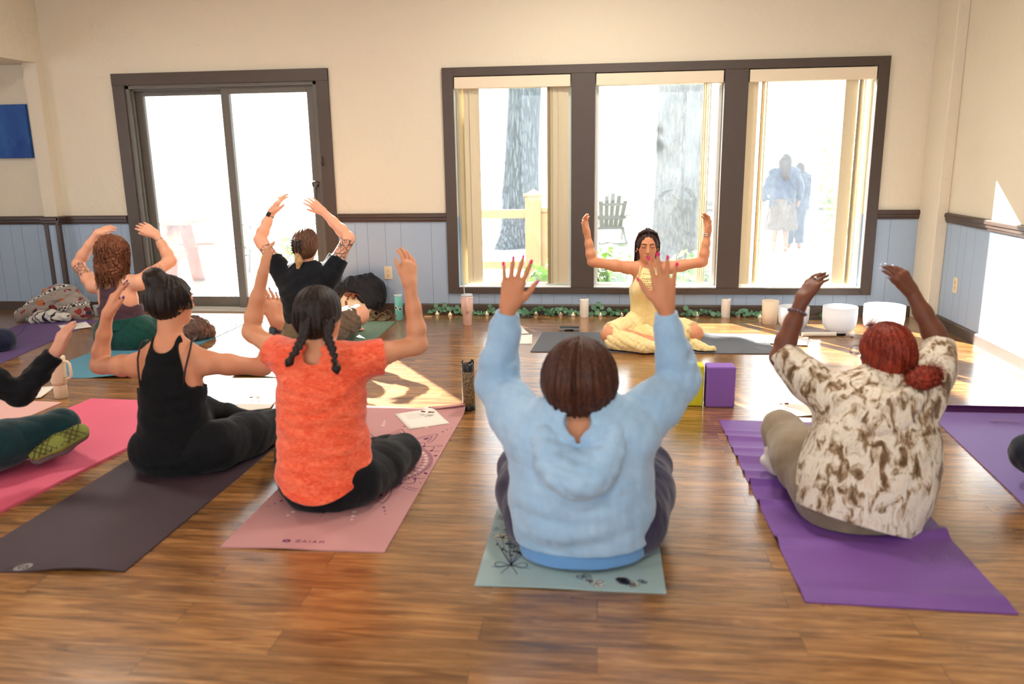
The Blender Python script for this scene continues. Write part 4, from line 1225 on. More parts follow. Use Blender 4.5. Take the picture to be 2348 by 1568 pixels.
# ================================================================== 3. black tank top and bun
M_tank = fabric('black_ribbed_knit', lin(8, 8, 10), lin(12, 13, 16), 9, 800, 0.85, 0.25, 0.08)
root, J, H = person('tank', 'person with dark messy bun and purple nails in a black racerback tank top',
    skin('peach_skin', lin(212, 148, 112)), g=0.96, face=(0.55, 1, -0.06), size=1.0, nails=M_nail_purple,
    handL=dict(n=(0.75, 0.65, 0), curls=[(4, 6, 4), (10, 10, 6), (18, 18, 10), (26, 22, 12)], spread=5, thumb=(30, 10), th=(0.6, -0.9, 0)), handR=dict(n=(-0.8, 0.6, 0), curl=(14, 16, 10), spread=4, thumb=(26, 10), th=(-0.5, -1, 0)))
C, hf, hu, hsd = H
leggings(J, M_black, root, g=1.0, r=(0.110, 0.095, 0.072, 0.066, 0.046), seat=0.124, seatw=0.078, seed=6)
def tank(J, root, mat, prof, hole, hem, name, sq=0.72, scoop=0.05, h=0.004, hr=0.055, hdown=0.13, ho=0.118, seed=4, amp=0.0015, htop=0.04, hb=0.03):
    s = grid_for(J, ['pelvis', 'neck', 'sl', 'sr'], 0.17, h)
    torso_shell(s, J, prof, k=0.045, sq=sq)
    for q in ('l', 'r'):
        s.cap(bp(J, -0.012, 0, 0), lerp(J['neck'], J['s'+q], .75)-J['up']*0.006, 0.057, 0.056, k=0.045)
    s.wrinkle(amp, (8, 8, 13), seed, 6)
    for q in (-1, 1):
        for c in (-0.13, -0.06, 0.0, 0.06, 0.13):
            s.cap(bp(J, htop, q*(ho-0.02), c), bp(J, -hdown, q*(ho+hb), c), hr*0.75, hr, k=0.004, op='s')
            s.cap(bp(J, -hdown, q*(ho+hb), c), bp(J, -hdown+0.02, q*(ho+0.12), c), hr, hr, k=0.004, op='s')
    for q in (-1, 1):
        for c in (-0.16, -0.10, -0.03, 0.04, 0.10, 0.16):
            s.cap(bp(J, 0.07, q*(ho+0.03), c), bp(J, -0.03, q*(ho+0.12), c), 0.062, 0.090, k=0.004, op='s')
    s.cap(bp(J, 0.06, 0, 0.0), bp(J, -scoop+0.05, 0, 0.06), 0.055, 0.050, k=0.006, op='s')
    s.cap(bp(J, 0.06, 0, -0.10), bp(J, -scoop, 0, -0.14), 0.055, 0.060, k=0.006, op='s')
    s.plane_cut(lerp(J['pelvis'], J['neck'], hem), -J['up'])
    return s.mesh(name, mat, root)
tank(J, root, M_tank, [(-0.16, 0.158, 0.0), (0.0, 0.160, 0.0), (0.22, 0.140, 0), (0.40, 0.134, 0), (0.66, 0.138, 0), (0.84, 0.122, 0)], None, -0.10, 'tank_top', hr=0.046, hdown=0.145, ho=0.108, scoop=0.035, amp=0.003)
for q in (-1, 1):
    m = MB(); m.tube([bp(J, 0.022, q*0.108, -0.02), bp(J, 0.020, q*0.110, 0.022), bp(J, -0.008, q*0.114, 0.046), bp(J, -0.05, q*0.112, 0.070), bp(J, -0.10, q*0.104, 0.086), bp(J, -0.17, q*0.095, 0.094)], 0.0048, 6)
    m.build('bra_strap', M_strap, root, True, loc=(0, 0, 0))
R = [hsd, hf, hu]
s = SDF(C-0.2, C+np.array([0.2, 0.2, 0.24]), 0.0035)
s.ell(C+hu*0.022-hf*0.012, (0.084, 0.100, 0.094), R)
s.ell(C-hu*0.022-hf*0.036, (0.068, 0.060, 0.054), R, k=0.04)
s.ell(C-hu*0.05+hf*0.085, (0.074, 0.075, 0.105), R, k=0.012, op='s')
s.disp(stripes(C, 0.0018, 30, 9, hf, hsd))
bc = C+hu*0.100-hf*0.060-hsd*0.012
bun(s, bc, 0.050, 3)
hair = s.mesh('hair', M_dark, root)
mb = MB()
strands(mb, 500, cap_path(C-hf*0.008+hu*0.004, (0.086, 0.102, 0.110), R, lambda rs: nrm(hu*1.0-hf*0.6), lambda u: PI*(0.7+1.6*u), lambda az: 0.45, 1.0), 0.0011, seed=15, jit=0.002)
M_gl = hair_mat('brown_flyaway_hair', lin(60, 36, 24), lin(110, 70, 44))
flyaway(mb, bc, 150, 0.062, 0.0006, 8, hu-hsd*0.3, 0.9, 0.03)
join_sdf_hair(hair, mb)
# watch on the right wrist
def watch(J, q, root, t=0.86, r=0.029, band=0.008, case=0.016, name='smart_watch', back=True, mat=None):
    el, wr = J['e'+q], J['w'+q]; c = lerp(el, wr, t); d = nrm(wr-el)
    m = MB(); m.tube([c-d*band*1.1, c-d*band, c+d*band, c+d*band*1.1], [r*0.97, r, r, r*0.97], 24)
    wt = m.build(name, mat or simple('dark_grey_strap', lin(50, 52, 58), 0.5), root, True, loc=(0, 0, 0))
    o = -J['fw'] if back else J['fw']; o = nrm(o-d*np.dot(o, d)); sx = np.cross(d, o)
    m = MB(); m.obox(c+o*(r+0.003), d, sx, o, case, case*0.85, 0.005); m.build('watch_case', simple('black_glass', (0.01, 0.01, 0.012), 0.15), wt, loc=(0, 0, 0), bevel=0.003)
watch(J, 'r', root)

# ================================================================== 4. patterned blouse and red hair
def pattern_mat():
    t = NT('marbled_brown_cream_print'); v = t.coord(scale=(1, 1, 0.5), rot=(0.15, 0.1, 0.0))
    n = t.n('TexNoise', Vector=t.mixv(v, 0.05), Scale=26.0, Detail=5.0, Roughness=0.62, Distortion=0.7).outputs['Fac']
    n2 = t.n('TexNoise', Vector=t.mixv(v, 0.1), Scale=7.0, Detail=3.0, Roughness=0.55, Distortion=0.6).outputs['Fac']
    k = t.math('ADD', t.math('MULTIPLY', n, 0.72), t.math('MULTIPLY', n2, 0.28))
    c = t.ramp(k, [(0.37, lin(92, 68, 46)), (0.435, lin(142, 114, 84)), (0.48, lin(206, 188, 162)), (0.54, lin(234, 224, 208)), (0.62, lin(226, 206, 180))])
    return t.pbr(c, 0.85, t.bump(t.noise(t.coord(), 400, 2), 0.2, 0.002), Sheen_Weight=0.2, Specular_IOR_Level=0.2)
M_pat = pattern_mat()
M_beige = fabric('taupe_leggings_knit', lin(134, 116, 94), lin(146, 128, 104), 9, 900, 0.8, 0.2, 0.3)
root, J, H = person('pattern', 'person with red ponytail and glasses in a brown and cream marbled blouse',
    skin('deep_brown_skin', lin(112, 66, 46)), g=1.12, face=(-0.62, 1, -0.08), size=1.02, arm=1.05, nails=M_nail_silver,
    handL=dict(n=(0.8, 0.6, 0.0), curl=(16, 18, 8), spread=1, thumb=(16, 6), th=(0.3, 1, 0)), handR=dict(n=(-0.45, 0.9, -0.2), curls=[(30, 10, 6), (34, 12, 6), (38, 14, 6), (42, 16, 8)], spread=2, thumb=(20, 6), th=(0.1, -1, 0)))
C, hf, hu, hsd = H
leggings(J, M_beige, root, g=1.18, r=(0.112, 0.098, 0.076, 0.070, 0.046), seat=0.108, seatw=0.052, seed=8)
s = grid_for(J, ['pelvis', 'neck', 'sl', 'sr', 'el', 'er'], 0.22, 0.0045)
torso_shell(s, J, [(-0.20, 0.205, 0.0), (0.1, 0.224, 0.0), (0.35, 0.222, 0), (0.6, 0.205, 0), (0.84, 0.172, 0)], k=0.05, sq=0.70)
for q in ('l', 'r'):
    sh, el = J['s'+q], J['e'+q]; o = J['sd']*(-1 if q == 'l' else 1)
    s.cap(bp(J, -0.035, 0, 0), sh-J['up']*0.015, 0.070, 0.072, k=0.05)
    s.chain([sh-o*0.02-J['up']*0.02, lerp(sh, el, .5)-J['up']*0.008, lerp(sh, el, .8)], [0.086, 0.068, 0.058], k=0.045)
    s.cone(lerp(sh, el, .7), lerp(sh, el, 1.0)+nrm(J['w'+q]-el)*0.02, 0.059, 0.052, k=0.015)
s.cap(bp(J, -0.30, 0.20, 0.0), bp(J, -0.42, 0.25, -0.02), 0.04, 0.02, k=0.05)
# draped cowl on the back
for i, (rad, dn, th) in enumerate(((0.118, 0.155, 0.018), (0.098, 0.120, 0.015), (0.078, 0.085, 0.013), (0.060, 0.050, 0.012))):
    rg = [bp(J, 0.035-dn*max(0, math.sin(PI*kx/12))**1.2, -0.02+rad*math.cos(PI*kx/12), 0.050+0.098*math.sin(PI*kx/12)) for kx in range(13)]
    s.chain(rg, [th*0.7]+[th]*11+[th*0.7], k=0.016)
s.wrinkle(0.004, (8, 8, 6), 33, 6)
s.cap(bp(J, 0.10, 0.0, 0.0), bp(J, 0.015, -0.01, 0.01), 0.070, 0.058, k=0.01, op='s')
s.plane_cut(bp(J, -0.068, 0, 0, 'pelvis'), -J['up']-J['sd']*0.04)
s.mesh('blouse', M_pat, root)
M_red = hair_mat('auburn_red_hair', lin(84, 22, 12), lin(166, 58, 32))
R = [hsd, hf, hu]
s = SDF(C-0.25, C+0.2, 0.0035)
s.ell(C+hu*0.022-hf*0.010, (0.090, 0.104, 0.098), R)
s.ell(C-hu*0.030-hf*0.036, (0.078, 0.066, 0.060), R, k=0.04)
s.ell(C-hu*0.055+hf*0.085, (0.078, 0.080, 0.110), R, k=0.012, op='s')
s.disp(stripes(C, 0.0018, 34, 10, hf, hsd))
hair = s.mesh('hair', M_red, root)
mb = MB()
strands(mb, 520, cap_path(C-hf*0.008+hu*0.004, (0.092, 0.106, 0.117), R, lambda rs: nrm(hf*rs.uniform(-0.2, 0.7)+hu*0.8+hsd*rs.uniform(-1.3, 1.3)), lambda u: PI*(1.5+0.10*(u-0.5)), lambda az: 0.55, 1.0), 0.0011, seed=21, jit=0.002)
pt = C-hf*0.118-hu*0.055
s = SDF(pt-0.14, pt+0.14, 0.003)
s.ell(pt-hf*0.030-hu*0.01+hsd*0.012, (0.055, 0.042, 0.036), R)
s.ell(pt-hf*0.035-hu*0.012+hsd*0.05, (0.036, 0.030, 0.028), R, k=0.02)
s.wrinkle(0.006, (45, 45, 45), 4, 7)
pony = s.mesh('ponytail', M_red, root)
m2 = MB(); flyaway(m2, pt-hf*0.03+hsd*0.03, 420, 0.062, 0.0009, 5, hsd*1.0-hf*0.4, 0.8, 0.02); join_sdf_hair(pony, m2)
m3 = MB(); m3.tube([pt+hf*0.01, pt-hf*0.008], 0.026, 16); m3.build('hair_tie', simple('black_scrunchie', (0.008, 0.008, 0.01), 0.8), root, True, loc=(0, 0, 0))
flyaway(mb, C+hf*0.06+hu*0.10, 90, 0.04, 0.0007, 6, hf, 0.8)
join_sdf_hair(hair, mb)
# glasses: rims, bridge and temple arms as one wire frame
M_gold = simple('dark_red_metal_frame', lin(110, 50, 50), 0.3, Metallic=0.6)
m = MB()
for q in (-1, 1):
    cc = C+hf*0.108+hsd*q*0.033+hu*0.004
    m.tube([cc+hsd*0.024*math.cos(a*PI/8)+hu*0.019*math.sin(a*PI/8) for a in range(17)], 0.0016, 6, False)
    m.tube([cc+hsd*q*0.024, C+hsd*q*0.080+hf*0.09+hu*0.006, C+hsd*q*0.088+hu*0.004, C+hsd*q*0.084-hf*0.02-hu*0.012], 0.0016, 6)
m.tube([C+hf*0.110+hsd*-0.010+hu*0.008, C+hf*0.113+hu*0.012, C+hf*0.110+hsd*0.010+hu*0.008], 0.0016, 6)
m.build('glasses', M_gold, root, True, loc=(0, 0, 0))
m = MB(); ec = C-hsd*0.086-hu*0.052; m.tube([ec+hf*0.012*math.cos(a*PI/6)+hu*0.020*math.sin(a*PI/6) for a in range(13)], 0.0016, 6, False)
m.build('hoop_earring', simple('silver_metal', lin(210, 210, 215), 0.2, Metallic=1.0), root, True, loc=(0, 0, 0))
m = MB(); c = lerp(J['el'], J['wl'], .80); d = nrm(J['wl']-J['el']); u0 = nrm(np.cross(d, J['fw'])); v0 = np.cross(d, u0)
for a in range(18):
    pp = c+(u0*math.cos(a*PI/9)+v0*math.sin(a*PI/9))*0.033+d*0.004*math.sin(a*PI/9)
    m.ellipsoid(pp, (0.0052,)*3, 8, 6)
m.build('bead_bracelet', simple('dark_purple_white_beads', lin(120, 100, 120), 0.25, 60, 0.1, 0.6), root, True, loc=(0, 0, 0))
m = MB(); pr = J['wl']+nrm(J['tl']-J['wl'])*0.108; m.tube([pr+nrm(J['fw'])*0.002, pr+nrm(J['tl']-J['wl'])*0.004], 0.0105, 12); m.build('ring', simple('silver_ring', lin(220, 220, 225), 0.2, Metallic=1.0), root, True, loc=(0, 0, 0))
# white sock on the near foot
M_sock = fabric('white_sock_knit', lin(222, 216, 208), None, 9, 600, 0.9)
def socks(J, root, mat, which=(0, 1), name='sock', r=0.036, cut=None):
    for i in which:
        an = (J['al'], J['ar'])[i]; kn = (J['kl'], J['kr'])[i]; fd = J['fd'][i]
        s = SDF(np.minimum(an, an+fd*0.2)-0.09, np.maximum(an, an+fd*0.2)+0.09, 0.004)
        s.cap(an-fd*0.03-J['up']*0.008, an+fd*0.07, r, r-0.002, k=0.02); s.cap(an+fd*0.07, an+fd*0.145, r-0.002, r-0.013, k=0.02)
        s.cone(an, lerp(an, kn, .2), r+0.002, r+0.008, k=0.02)
        s.mesh(name, mat, root, floor=0.008)
socks(J, root, M_sock, (1,))
s = SDF((0.5, -3.85, -0.02), (1.0, -3.35, 0.25), 0.004)
s.chain([(0.84, -3.60, 0.055), (0.76, -3.62, 0.055), (0.705, -3.60, 0.075)], [0.038, 0.036, 0.024], k=0.02); s.cap((0.745, -3.61, 0.05), (0.72, -3.60, 0.12), 0.030, 0.024, k=0.02)
s.mesh('sock', M_sock, root, floor=0.008)
# ================================================================== 5. teacher in yellow, facing the room
M_yel = fabric('pale_yellow_gauze', lin(240, 214, 148), lin(246, 224, 166), 16, 600, 0.9, 0.35, 0.3)
root, J, H = person('teacher', 'person with long dark hair in a pale yellow halter jumpsuit facing the class',
    skin('light_tanned_skin', lin(214, 150, 112)), h=0.0032, g=0.90, face=(0.0, -1, -0.10), size=0.95, arm=0.88, flip=True, bust=0.9, hs=0.98,
    handL=dict(n=(0.75, -0.6, 0.25), curl=(22, 18, 10), spread=1, thumb=(22, 8), th=(-0.5, -1, 0)), handR=dict(n=(-0.75, -0.6, 0.2), curl=(20, 18, 10), spread=2, thumb=(26, 8), th=(0.3, -1, 0)))
C, hf, hu, hsd = H
# jumpsuit bodice with halter neck
s = grid_for(J, ['pelvis', 'neck'], 0.22, 0.0035)
torso_shell(s, J, [(-0.06, 0.135, 0), (0.10, 0.128, 0), (0.30, 0.115, 0), (0.42, 0.112, 0), (0.62, 0.126, 0), (0.80, 0.118, 0)], k=0.045, sq=0.70)
for q in (-1, 1): s.ell(lerp(J['pelvis'], J['neck'], .64)+J['sd']*q*0.058+J['fw']*0.072, (0.062, 0.062, 0.062), k=0.03)
s.cap(bp(J, -0.03, 0, -0.05), bp(J, -0.12, 0, -0.09), 0.052, 0.085, k=0.03)
for q in (-1, 1):
    for c in (-0.14, -0.09, -0.04, 0.02, 0.08, 0.12):
        s.cap(bp(J, 0.05, q*0.098, c), bp(J, -0.115, q*0.162, c), 0.046, 0.052, k=0.004, op='s')
s.cap(bp(J, 0.06, 0, 0), bp(J, 0.03, 0, -0.06), 0.05, 0.042, k=0.006, op='s')
s.wrinkle(0.0028, (14, 14, 7), 41, 6)
BOD = s; body = s.mesh('bodice', M_yel, root)
# belt band, strings, crochet yoke, fringe
m = MB(); w0 = lerp(J['pelvis'], J['neck'], .30); w1 = lerp(J['pelvis'], J['neck'], .36)
s = SDF(w0-0.18, w1+0.18, 0.0035); s.cone(w0-J['up']*0.012, w1, 0.122, 0.117, k=0.0, fr=J['fw'], sq=0.72); s.wrinkle(0.002, (10, 10, 50), 3); s.mesh('waistband', M_yel, root)
for q in (-1, 1):
    m = MB(); m.tube([bp(J, 0.055, q*0.045, 0.02), bp(J, 0.045, q*0.052, -0.02), bp(J, 0.0, q*0.060, -0.066), bp(J, -0.07, q*0.078, -0.100)], 0.0045, 6)
    m.build('halter_string', M_yel, root, True, loc=(0, 0, 0))
def surf_pt(u, v):
    """front of the bodice: u sideways, v down from the neck"""
    q = BOD.hit(bp(J, -v, u, -0.25), -J['fw'])
    return bp(J, -v, u, -0.10) if q is None else q
M_open = simple('crochet_opening', lin(150, 96, 62), 0.9)
m = MB(); rsd = random.Random(3)
for r_ in range(7):
    v = 0.030+0.015*r_
    half = (0.042, 0.044, 0.046, 0.046, 0.036, 0.024, 0.012)[r_]
    n = max(2, int(half*2/0.011))
    for i in range(n):
        u = -half+2*half*(i+0.5*(r_ % 2)+0.25)/n
        if r_ == 1: continue
        m.ellipsoid(surf_pt(u, v)+J['fw']*0.0005, (0.0036, 0.003, 0.0055 if r_ > 1 else 0.003), 8, 5)
m.build('crochet_yoke', M_open, root, True, loc=(0, 0, 0))
m = MB()
for i in range(27):
    u = -0.078+0.156*i/26; v = 0.165-abs(u)*1.3
    p = surf_pt(u, v); m.tube([p, p+V3((0, -0.004, -0.012)), p+V3((0, -0.003, -0.027))], [0.0026, 0.003, 0.001], 5)
m.tube([surf_pt(-0.082+0.164*i/16, 0.163-abs(-0.082+0.164*i/16)*1.3) for i in range(17)], 0.0032, 6)
m.build('fringe', M_yel, root, True, loc=(0, 0, 0))
# wide trousers with folds
s = grid_for(J, ['pelvis', 'kl', 'kr', 'al', 'ar'], 0.20, 0.0045)
P = J['pelvis']
s.cap(P-J['sd']*0.06, P+J['sd']*0.06, 0.122, 0.122, k=0.05, fr=J['fw'], sq=0.85)
s.cap(P, P+J['up']*0.14, 0.125, 0.112, k=0.04, fr=J['fw'], sq=0.75)
for hp, kn, an, o in ((J['hl'], J['kl'], J['al'], -1), (J['hr'], J['kr'], J['ar'], 1)):
    e = lerp(hp, kn, .93)
    s.chain([hp, lerp(hp, kn, .5)], [0.100, 0.088], k=0.05)
    s.cone(lerp(hp, kn, .45), e, 0.088, 0.080, k=0.03)
# cloth falling over the shins and pooling in front
kl, kr, al, ar = J['kl'], J['kr'], J['al'], J['ar']
for a, b, r1, r2 in ((kl+V3((0.045, 0.0, -0.02)), V3((0.30, -1.42, 0.05)), 0.070, 0.048), (V3((0.10, -1.33, 0.06)), V3((0.40, -1.43, 0.04)), 0.055, 0.035),
                     (V3((0.32, -1.22, 0.10)), V3((0.46, -1.36, 0.08)), 0.055, 0.035), (kr+V3((-0.07, 0.0, 0.0)), V3((0.46, -1.32, 0.07)), 0.060, 0.035)):
    s.cap(a, b, r1, r2, k=0.035)
s.cap(V3((0.70, -1.34, 0.02)), V3((0.78, -1.36, 0.016)), 0.034, 0.018, k=0.02); s.cap(V3((0.66, -1.30, 0.04)), V3((0.72, -1.34, 0.02)), 0.034, 0.030, k=0.02)
s.wrinkle(0.005, (9, 12, 9), 44, 6)
s.wrinkle(0.003, (22, 22, 18), 45, 6)
s.mesh('wide_trousers', M_yel, root, floor=0.013)
# long straight hair behind the shoulders
M_lh = hair_mat('long_dark_brown_hair', lin(34, 22, 20), lin(78, 54, 46))
R = [hsd, hf, hu]
s = SDF(C-0.28, C+0.2, 0.003)
s.ell(C+hu*0.022-hf*0.012, (0.083, 0.100, 0.093), R)
s.cap(C-hf*0.035, C-hu*0.12-hf*0.055, 0.078, 0.082, k=0.03, fr=hf, sq=0.55)
s.cap(C-hu*0.10-hf*0.055, C-hu*0.19-hf*0.062, 0.080, 0.070, k=0.03, fr=hf, sq=0.40)
s.ell(C-hu*0.030+hf*0.080, (0.060, 0.070, 0.104), R, k=0.010, op='s')
s.ell(C-hu*0.12+hf*0.04, (0.058, 0.060, 0.09), R, k=0.012, op='s')
s.cap(C+hu*0.14+hf*0.02, C+hu*0.105+hf*0.085, 0.003, 0.003, k=0.010, op='s')
s.disp(stripes(C, 0.0015, 30, 10, -hf, hsd))
hair = s.mesh('hair', M_lh, root)
mb = MB()
for q in (-1, 1):
    for i in range(170):
        rr = random.Random(i*7+q)
        p0 = C+hu*(0.118+rr.uniform(-0.006, 0.002))+hsd*q*0.003+hf*rr.uniform(-0.05, 0.070)
        sx = q*rr.uniform(0.072, 0.088); bk = rr.uniform(0.0, 0.06)
        mb.tube([p0, C+hu*0.09+hsd*sx*0.75+hf*(0.05-bk), C+hu*0.02+hsd*sx*1.0+hf*(0.012-bk), C-hu*0.06+hsd*sx*1.02-hf*(0.02+bk), C-hu*0.13+hsd*sx*1.02-hf*(0.035+bk), C-hu*rr.uniform(0.17, 0.20)+hsd*sx*1.08-hf*(0.045+bk)], 0.0011, 3, False)
join_sdf_hair(hair, mb)
# brows, lashes, lips, earrings
M_brow = simple('eyebrow_hair', lin(52, 32, 24), 0.8)
M_lip = simple('rose_lips', lin(186, 92, 84), 0.4)
for q in (-1, 1):
    m = MB(); m.tube([C+hf*0.0905+hu*0.024+hsd*q*0.013, C+hf*0.089+hu*0.029+hsd*q*0.030, C+hf*0.079+hu*0.024+hsd*q*0.047], [0.0028, 0.0028, 0.0012], 6, True); m.build('eyebrow', M_brow, root, True, loc=(0, 0, 0))
    m = MB(); m.tube([C+hf*0.0835+hu*0.0015+hsd*q*0.017, C+hf*0.0862-hu*0.0025+hsd*q*0.030, C+hf*0.080+hu*0.001+hsd*q*0.044], [0.0012, 0.0019, 0.0014], 6, True); m.build('eyelashes', M_brow, root, True, loc=(0, 0, 0))
    m = MB(); ec = C+hsd*q*0.080-hu*0.047+hf*0.002; m.ellipsoid(ec, (0.005, 0.005, 0.006), 10, 8); m.build('earring', simple('gold_earring', lin(214, 160, 80), 0.25, Metallic=1.0), root, True, loc=(0, 0, 0))
m = MB(); m.tube([C+hf*0.080-hu*0.0625-hsd*0.022, C+hf*0.0875-hu*0.0605-hsd*0.009, C+hf*0.089-hu*0.0615, C+hf*0.0875-hu*0.0605+hsd*0.009, C+hf*0.080-hu*0.0625+hsd*0.022], [0.0012, 0.0036, 0.0036, 0.0036, 0.0012], 8)
m.tube([C+hf*0.080-hu*0.064-hsd*0.021, C+hf*0.0875-hu*0.0675-hsd*0.008, C+hf*0.0875-hu*0.0675+hsd*0.008, C+hf*0.080-hu*0.064+hsd*0.021], [0.0012, 0.0044, 0.0044, 0.0012], 8)
m.build('lips', M_lip, root, True, loc=(0, 0, 0))
m = MB(); c = lerp(J['er'], J['wr'], .92); d = nrm(J['wr']-J['er']); u0 = nrm(np.cross(d, J['fw'])); v0 = np.cross(d, u0)
for dz in (-0.006, 0.006): m.tube([c+d*dz+(u0*math.cos(a*PI/12)+v0*math.sin(a*PI/12))*0.030 for a in range(25)], 0.002, 6, False)
m.build('bracelet', simple('silver_chain', lin(200, 205, 210), 0.25, Metallic=1.0), root, True, loc=(0, 0, 0))

# ================================================================== 6. auburn curls, tattooed arm
def rel(p): b = J2['pelvis']; return (p[0]-b[0], p[1]-b[1], p[2]-0.006)
J2 = {k: V3(v) for k, v in POSE['auburn'].items()}
ta = lerp(J2['sl'], J2['el'], .55)
root, J, H = person('auburn', 'person with curly auburn hair and tattooed upper arm in a dark mauve crop top',
    skin('fair_skin_tattooed', lin(226, 168, 138), [(rel(ta), 0.085, 30.0), (rel(lerp(J2['sl'], J2['el'], .85)), 0.05, 26.0)]), h=0.0042, g=1.06, face=(0.25, 1, -0.05), arm=1.1,
    handL=dict(n=(0.1, 0.9, -0.6), curl=(12, 14, 10), spread=2, thumb=(28, 10), th=(0.2, -0.8, -0.6)), handR=dict(n=(-0.1, 0.9, -0.6), curl=(12, 14, 10), spread=2, thumb=(26, 10), th=(-0.2, 0.8, -0.6)))
C, hf, hu, hsd = H
M_mauve = fabric('dark_mauve_spandex', lin(72, 46, 56), lin(80, 52, 62), 10, 900, 0.7, 0.15, 0.15)
tank(J, root, M_mauve, [(0.20, 0.146, 0), (0.34, 0.150, 0), (0.55, 0.152, 0), (0.74, 0.145, 0), (0.86, 0.128, 0)], None, 0.24, 'crop_top', hr=0.060, hdown=0.145, ho=0.098, scoop=0.10, hb=0.035, seed=9, amp=0.002)
M_green = fabric('dark_green_jersey', lin(14, 60, 52), lin(20, 72, 62), 10, 700, 0.9, 0.2, 0.2)
leggings(J, M_green, root, g=1.10, r=(0.112, 0.096, 0.074, 0.068, 0.05), name='trousers', seat=0.128, seatw=0.072, seed=12, amp=0.003)
s = SDF(J['pelvis']-0.26, J['pelvis']+0.26, 0.0045)
s.cone(J['pelvis']+J['up']*0.035, J['pelvis']+J['up']*0.105, 0.172, 0.160, k=0, fr=J['fw'], sq=0.78); s.wrinkle(0.0022, (60, 60, 4), 5)
s.mesh('waistband', M_green, root)
M_aub = hair_mat('auburn_curly_hair', lin(62, 30, 18), lin(152, 92, 58))
R = [hsd, hf, hu]
s = SDF(C-0.3, C+0.2, 0.004)
s.ell(C+hu*0.022-hf*0.012, (0.098, 0.108, 0.100), R)
s.cap(C-hf*0.03, C-hu*0.12-hf*0.06, 0.104, 0.096, k=0.03, fr=hf, sq=0.7)
s.cap(C-hu*0.10-hf*0.06, C-hu*0.17-hf*0.06, 0.085, 0.06, k=0.03, fr=hf, sq=0.6)
s.ell(C-hu*0.05+hf*0.095, (0.074, 0.075, 0.115), R, k=0.012, op='s')
s.wrinkle(0.008, (30, 30, 26), 4, 7)
hair = s.mesh('hair', M_aub, root)
mb = MB()
for i in range(420):
    rr = random.Random(i+50); az = PI*(0.55+1.9*rr.random())
    e = hsd*math.cos(az)+hf*math.sin(az); L = rr.uniform(0.24, 0.36); rad = rr.uniform(0.094, 0.122); ph = rr.random()*6.28; w = rr.uniform(0.006, 0.012)
    pts = []
    for k in range(15):
        t = k/14
        if t < 0.35: a = t/0.35*PI/2; p = C+hu*(0.02+0.100*math.cos(a))-hf*0.014+e*rad*math.sin(a)
        else: p = C+hu*(0.02-(t-0.35)*L*1.25)-hf*(0.014+0.03*(t-.35))+e*rad*(1.0-0.12*(t-.35))
        cr = nrm(np.cross(e, hu)); p = p+(cr*math.cos(ph+t*26)+e*math.sin(ph+t*26))*w*min(1, t*2)
        pts.append(p)
    mb.tube(pts, [0.0024*(1-0.4*k/14) for k in range(15)], 4, False)
join_sdf_hair(hair, mb)
m = MB(); c = lerp(J['er'], J['wr'], .80); d = nrm(J['wr']-J['er']); u0 = nrm(np.cross(d, J['fw'])); v0 = np.cross(d, u0)
m.tube([c+(u0*math.cos(a*PI/12)+v0*math.sin(a*PI/12))*0.032 for a in range(25)], 0.0022, 6, False)
m.build('bracelet', simple('silver_bangle', lin(200, 205, 210), 0.25, Metallic=1.0), root, True, loc=(0, 0, 0))

# ================================================================== 7. black T-shirt, claw clip, tattooed arms
J2 = {k: V3(v) for k, v in POSE['blacktee'].items()}
root, J, H = person('blacktee', 'person with claw-clipped brown hair and tattooed arms in a black T-shirt',
    skin('fair_skin_inked', lin(228, 172, 142), [(rel(lerp(J2['sr'], J2['er'], .62)), 0.115, 21.0), (rel(lerp(J2['sl'], J2['el'], .62)), 0.075, 24.0)]), h=0.0042, g=1.12, face=(0.12, 1, 0.0), arm=1.15, hs=1.03, lr=(0.076, 0.074, 0.068, 0.040),
    handL=dict(n=(0.75, 0.6, -0.1), curl=(12, 14, 10), spread=4, thumb=(38, 12), th=(0.9, -0.3, -0.5)), handR=dict(n=(-0.4, 0.8, -0.4), curl=(10, 12, 8), spread=6, thumb=(34, 10), th=(-0.3, -0.4, -0.9)))
C, hf, hu, hsd = H
M_tee = fabric('black_cotton_jersey', lin(13, 16, 24), lin(18, 22, 30), 9, 700, 0.9, 0.25, 0.1)
M_khaki = fabric('brown_shorts_cotton', lin(104, 84, 68), lin(114, 94, 78), 9, 500, 0.9, 0.3, 0.2)
s = grid_for(J, ['pelvis', 'hl', 'hr', 'kl', 'kr'], 0.2, 0.0045)
P = J['pelvis']; s.cap(P-J['sd']*0.08, P+J['sd']*0.08, 0.138, 0.138, k=0.05, fr=J['fw'], sq=0.88)
for hp, kn in ((J['hl'], J['kl']), (J['hr'], J['kr'])):
    s.cap(hp, lerp(hp, kn, .45), 0.118, 0.108, k=0.05); s.cone(lerp(hp, kn, .4), lerp(hp, kn, .74), 0.108, 0.104, k=0.02)
s.wrinkle(0.005, (14, 14, 14), 9, 6); s.mesh('shorts', M_khaki, root, floor=0.013)
s = grid_for(J, ['pelvis', 'neck', 'sl', 'sr'], 0.24, 0.0045)
torso_shell(s, J, [(-0.05, 0.172, 0), (0.18, 0.170, 0), (0.42, 0.176, 0), (0.66, 0.186, 0), (0.85, 0.165, 0)], k=0.05, sq=0.70)
for q in ('l', 'r'):
    sh, el = J['s'+q], J['e'+q]; o = J['sd']*(-1 if q == 'l' else 1)
    s.cap(bp(J, -0.03, 0, 0), sh-J['up']*0.02, 0.060, 0.062, k=0.05)
    s.cap(sh-o*0.02-J['up']*0.022, lerp(sh, el, .30)-J['up']*0.006, 0.076, 0.070, k=0.045)
    s.cone(lerp(sh, el, .22)-J['up']*0.004, lerp(sh, el, .44)-J['up']*0.006, 0.071, 0.070, k=0.012)
s.wrinkle(0.005, (9, 9, 13), 17, 6)
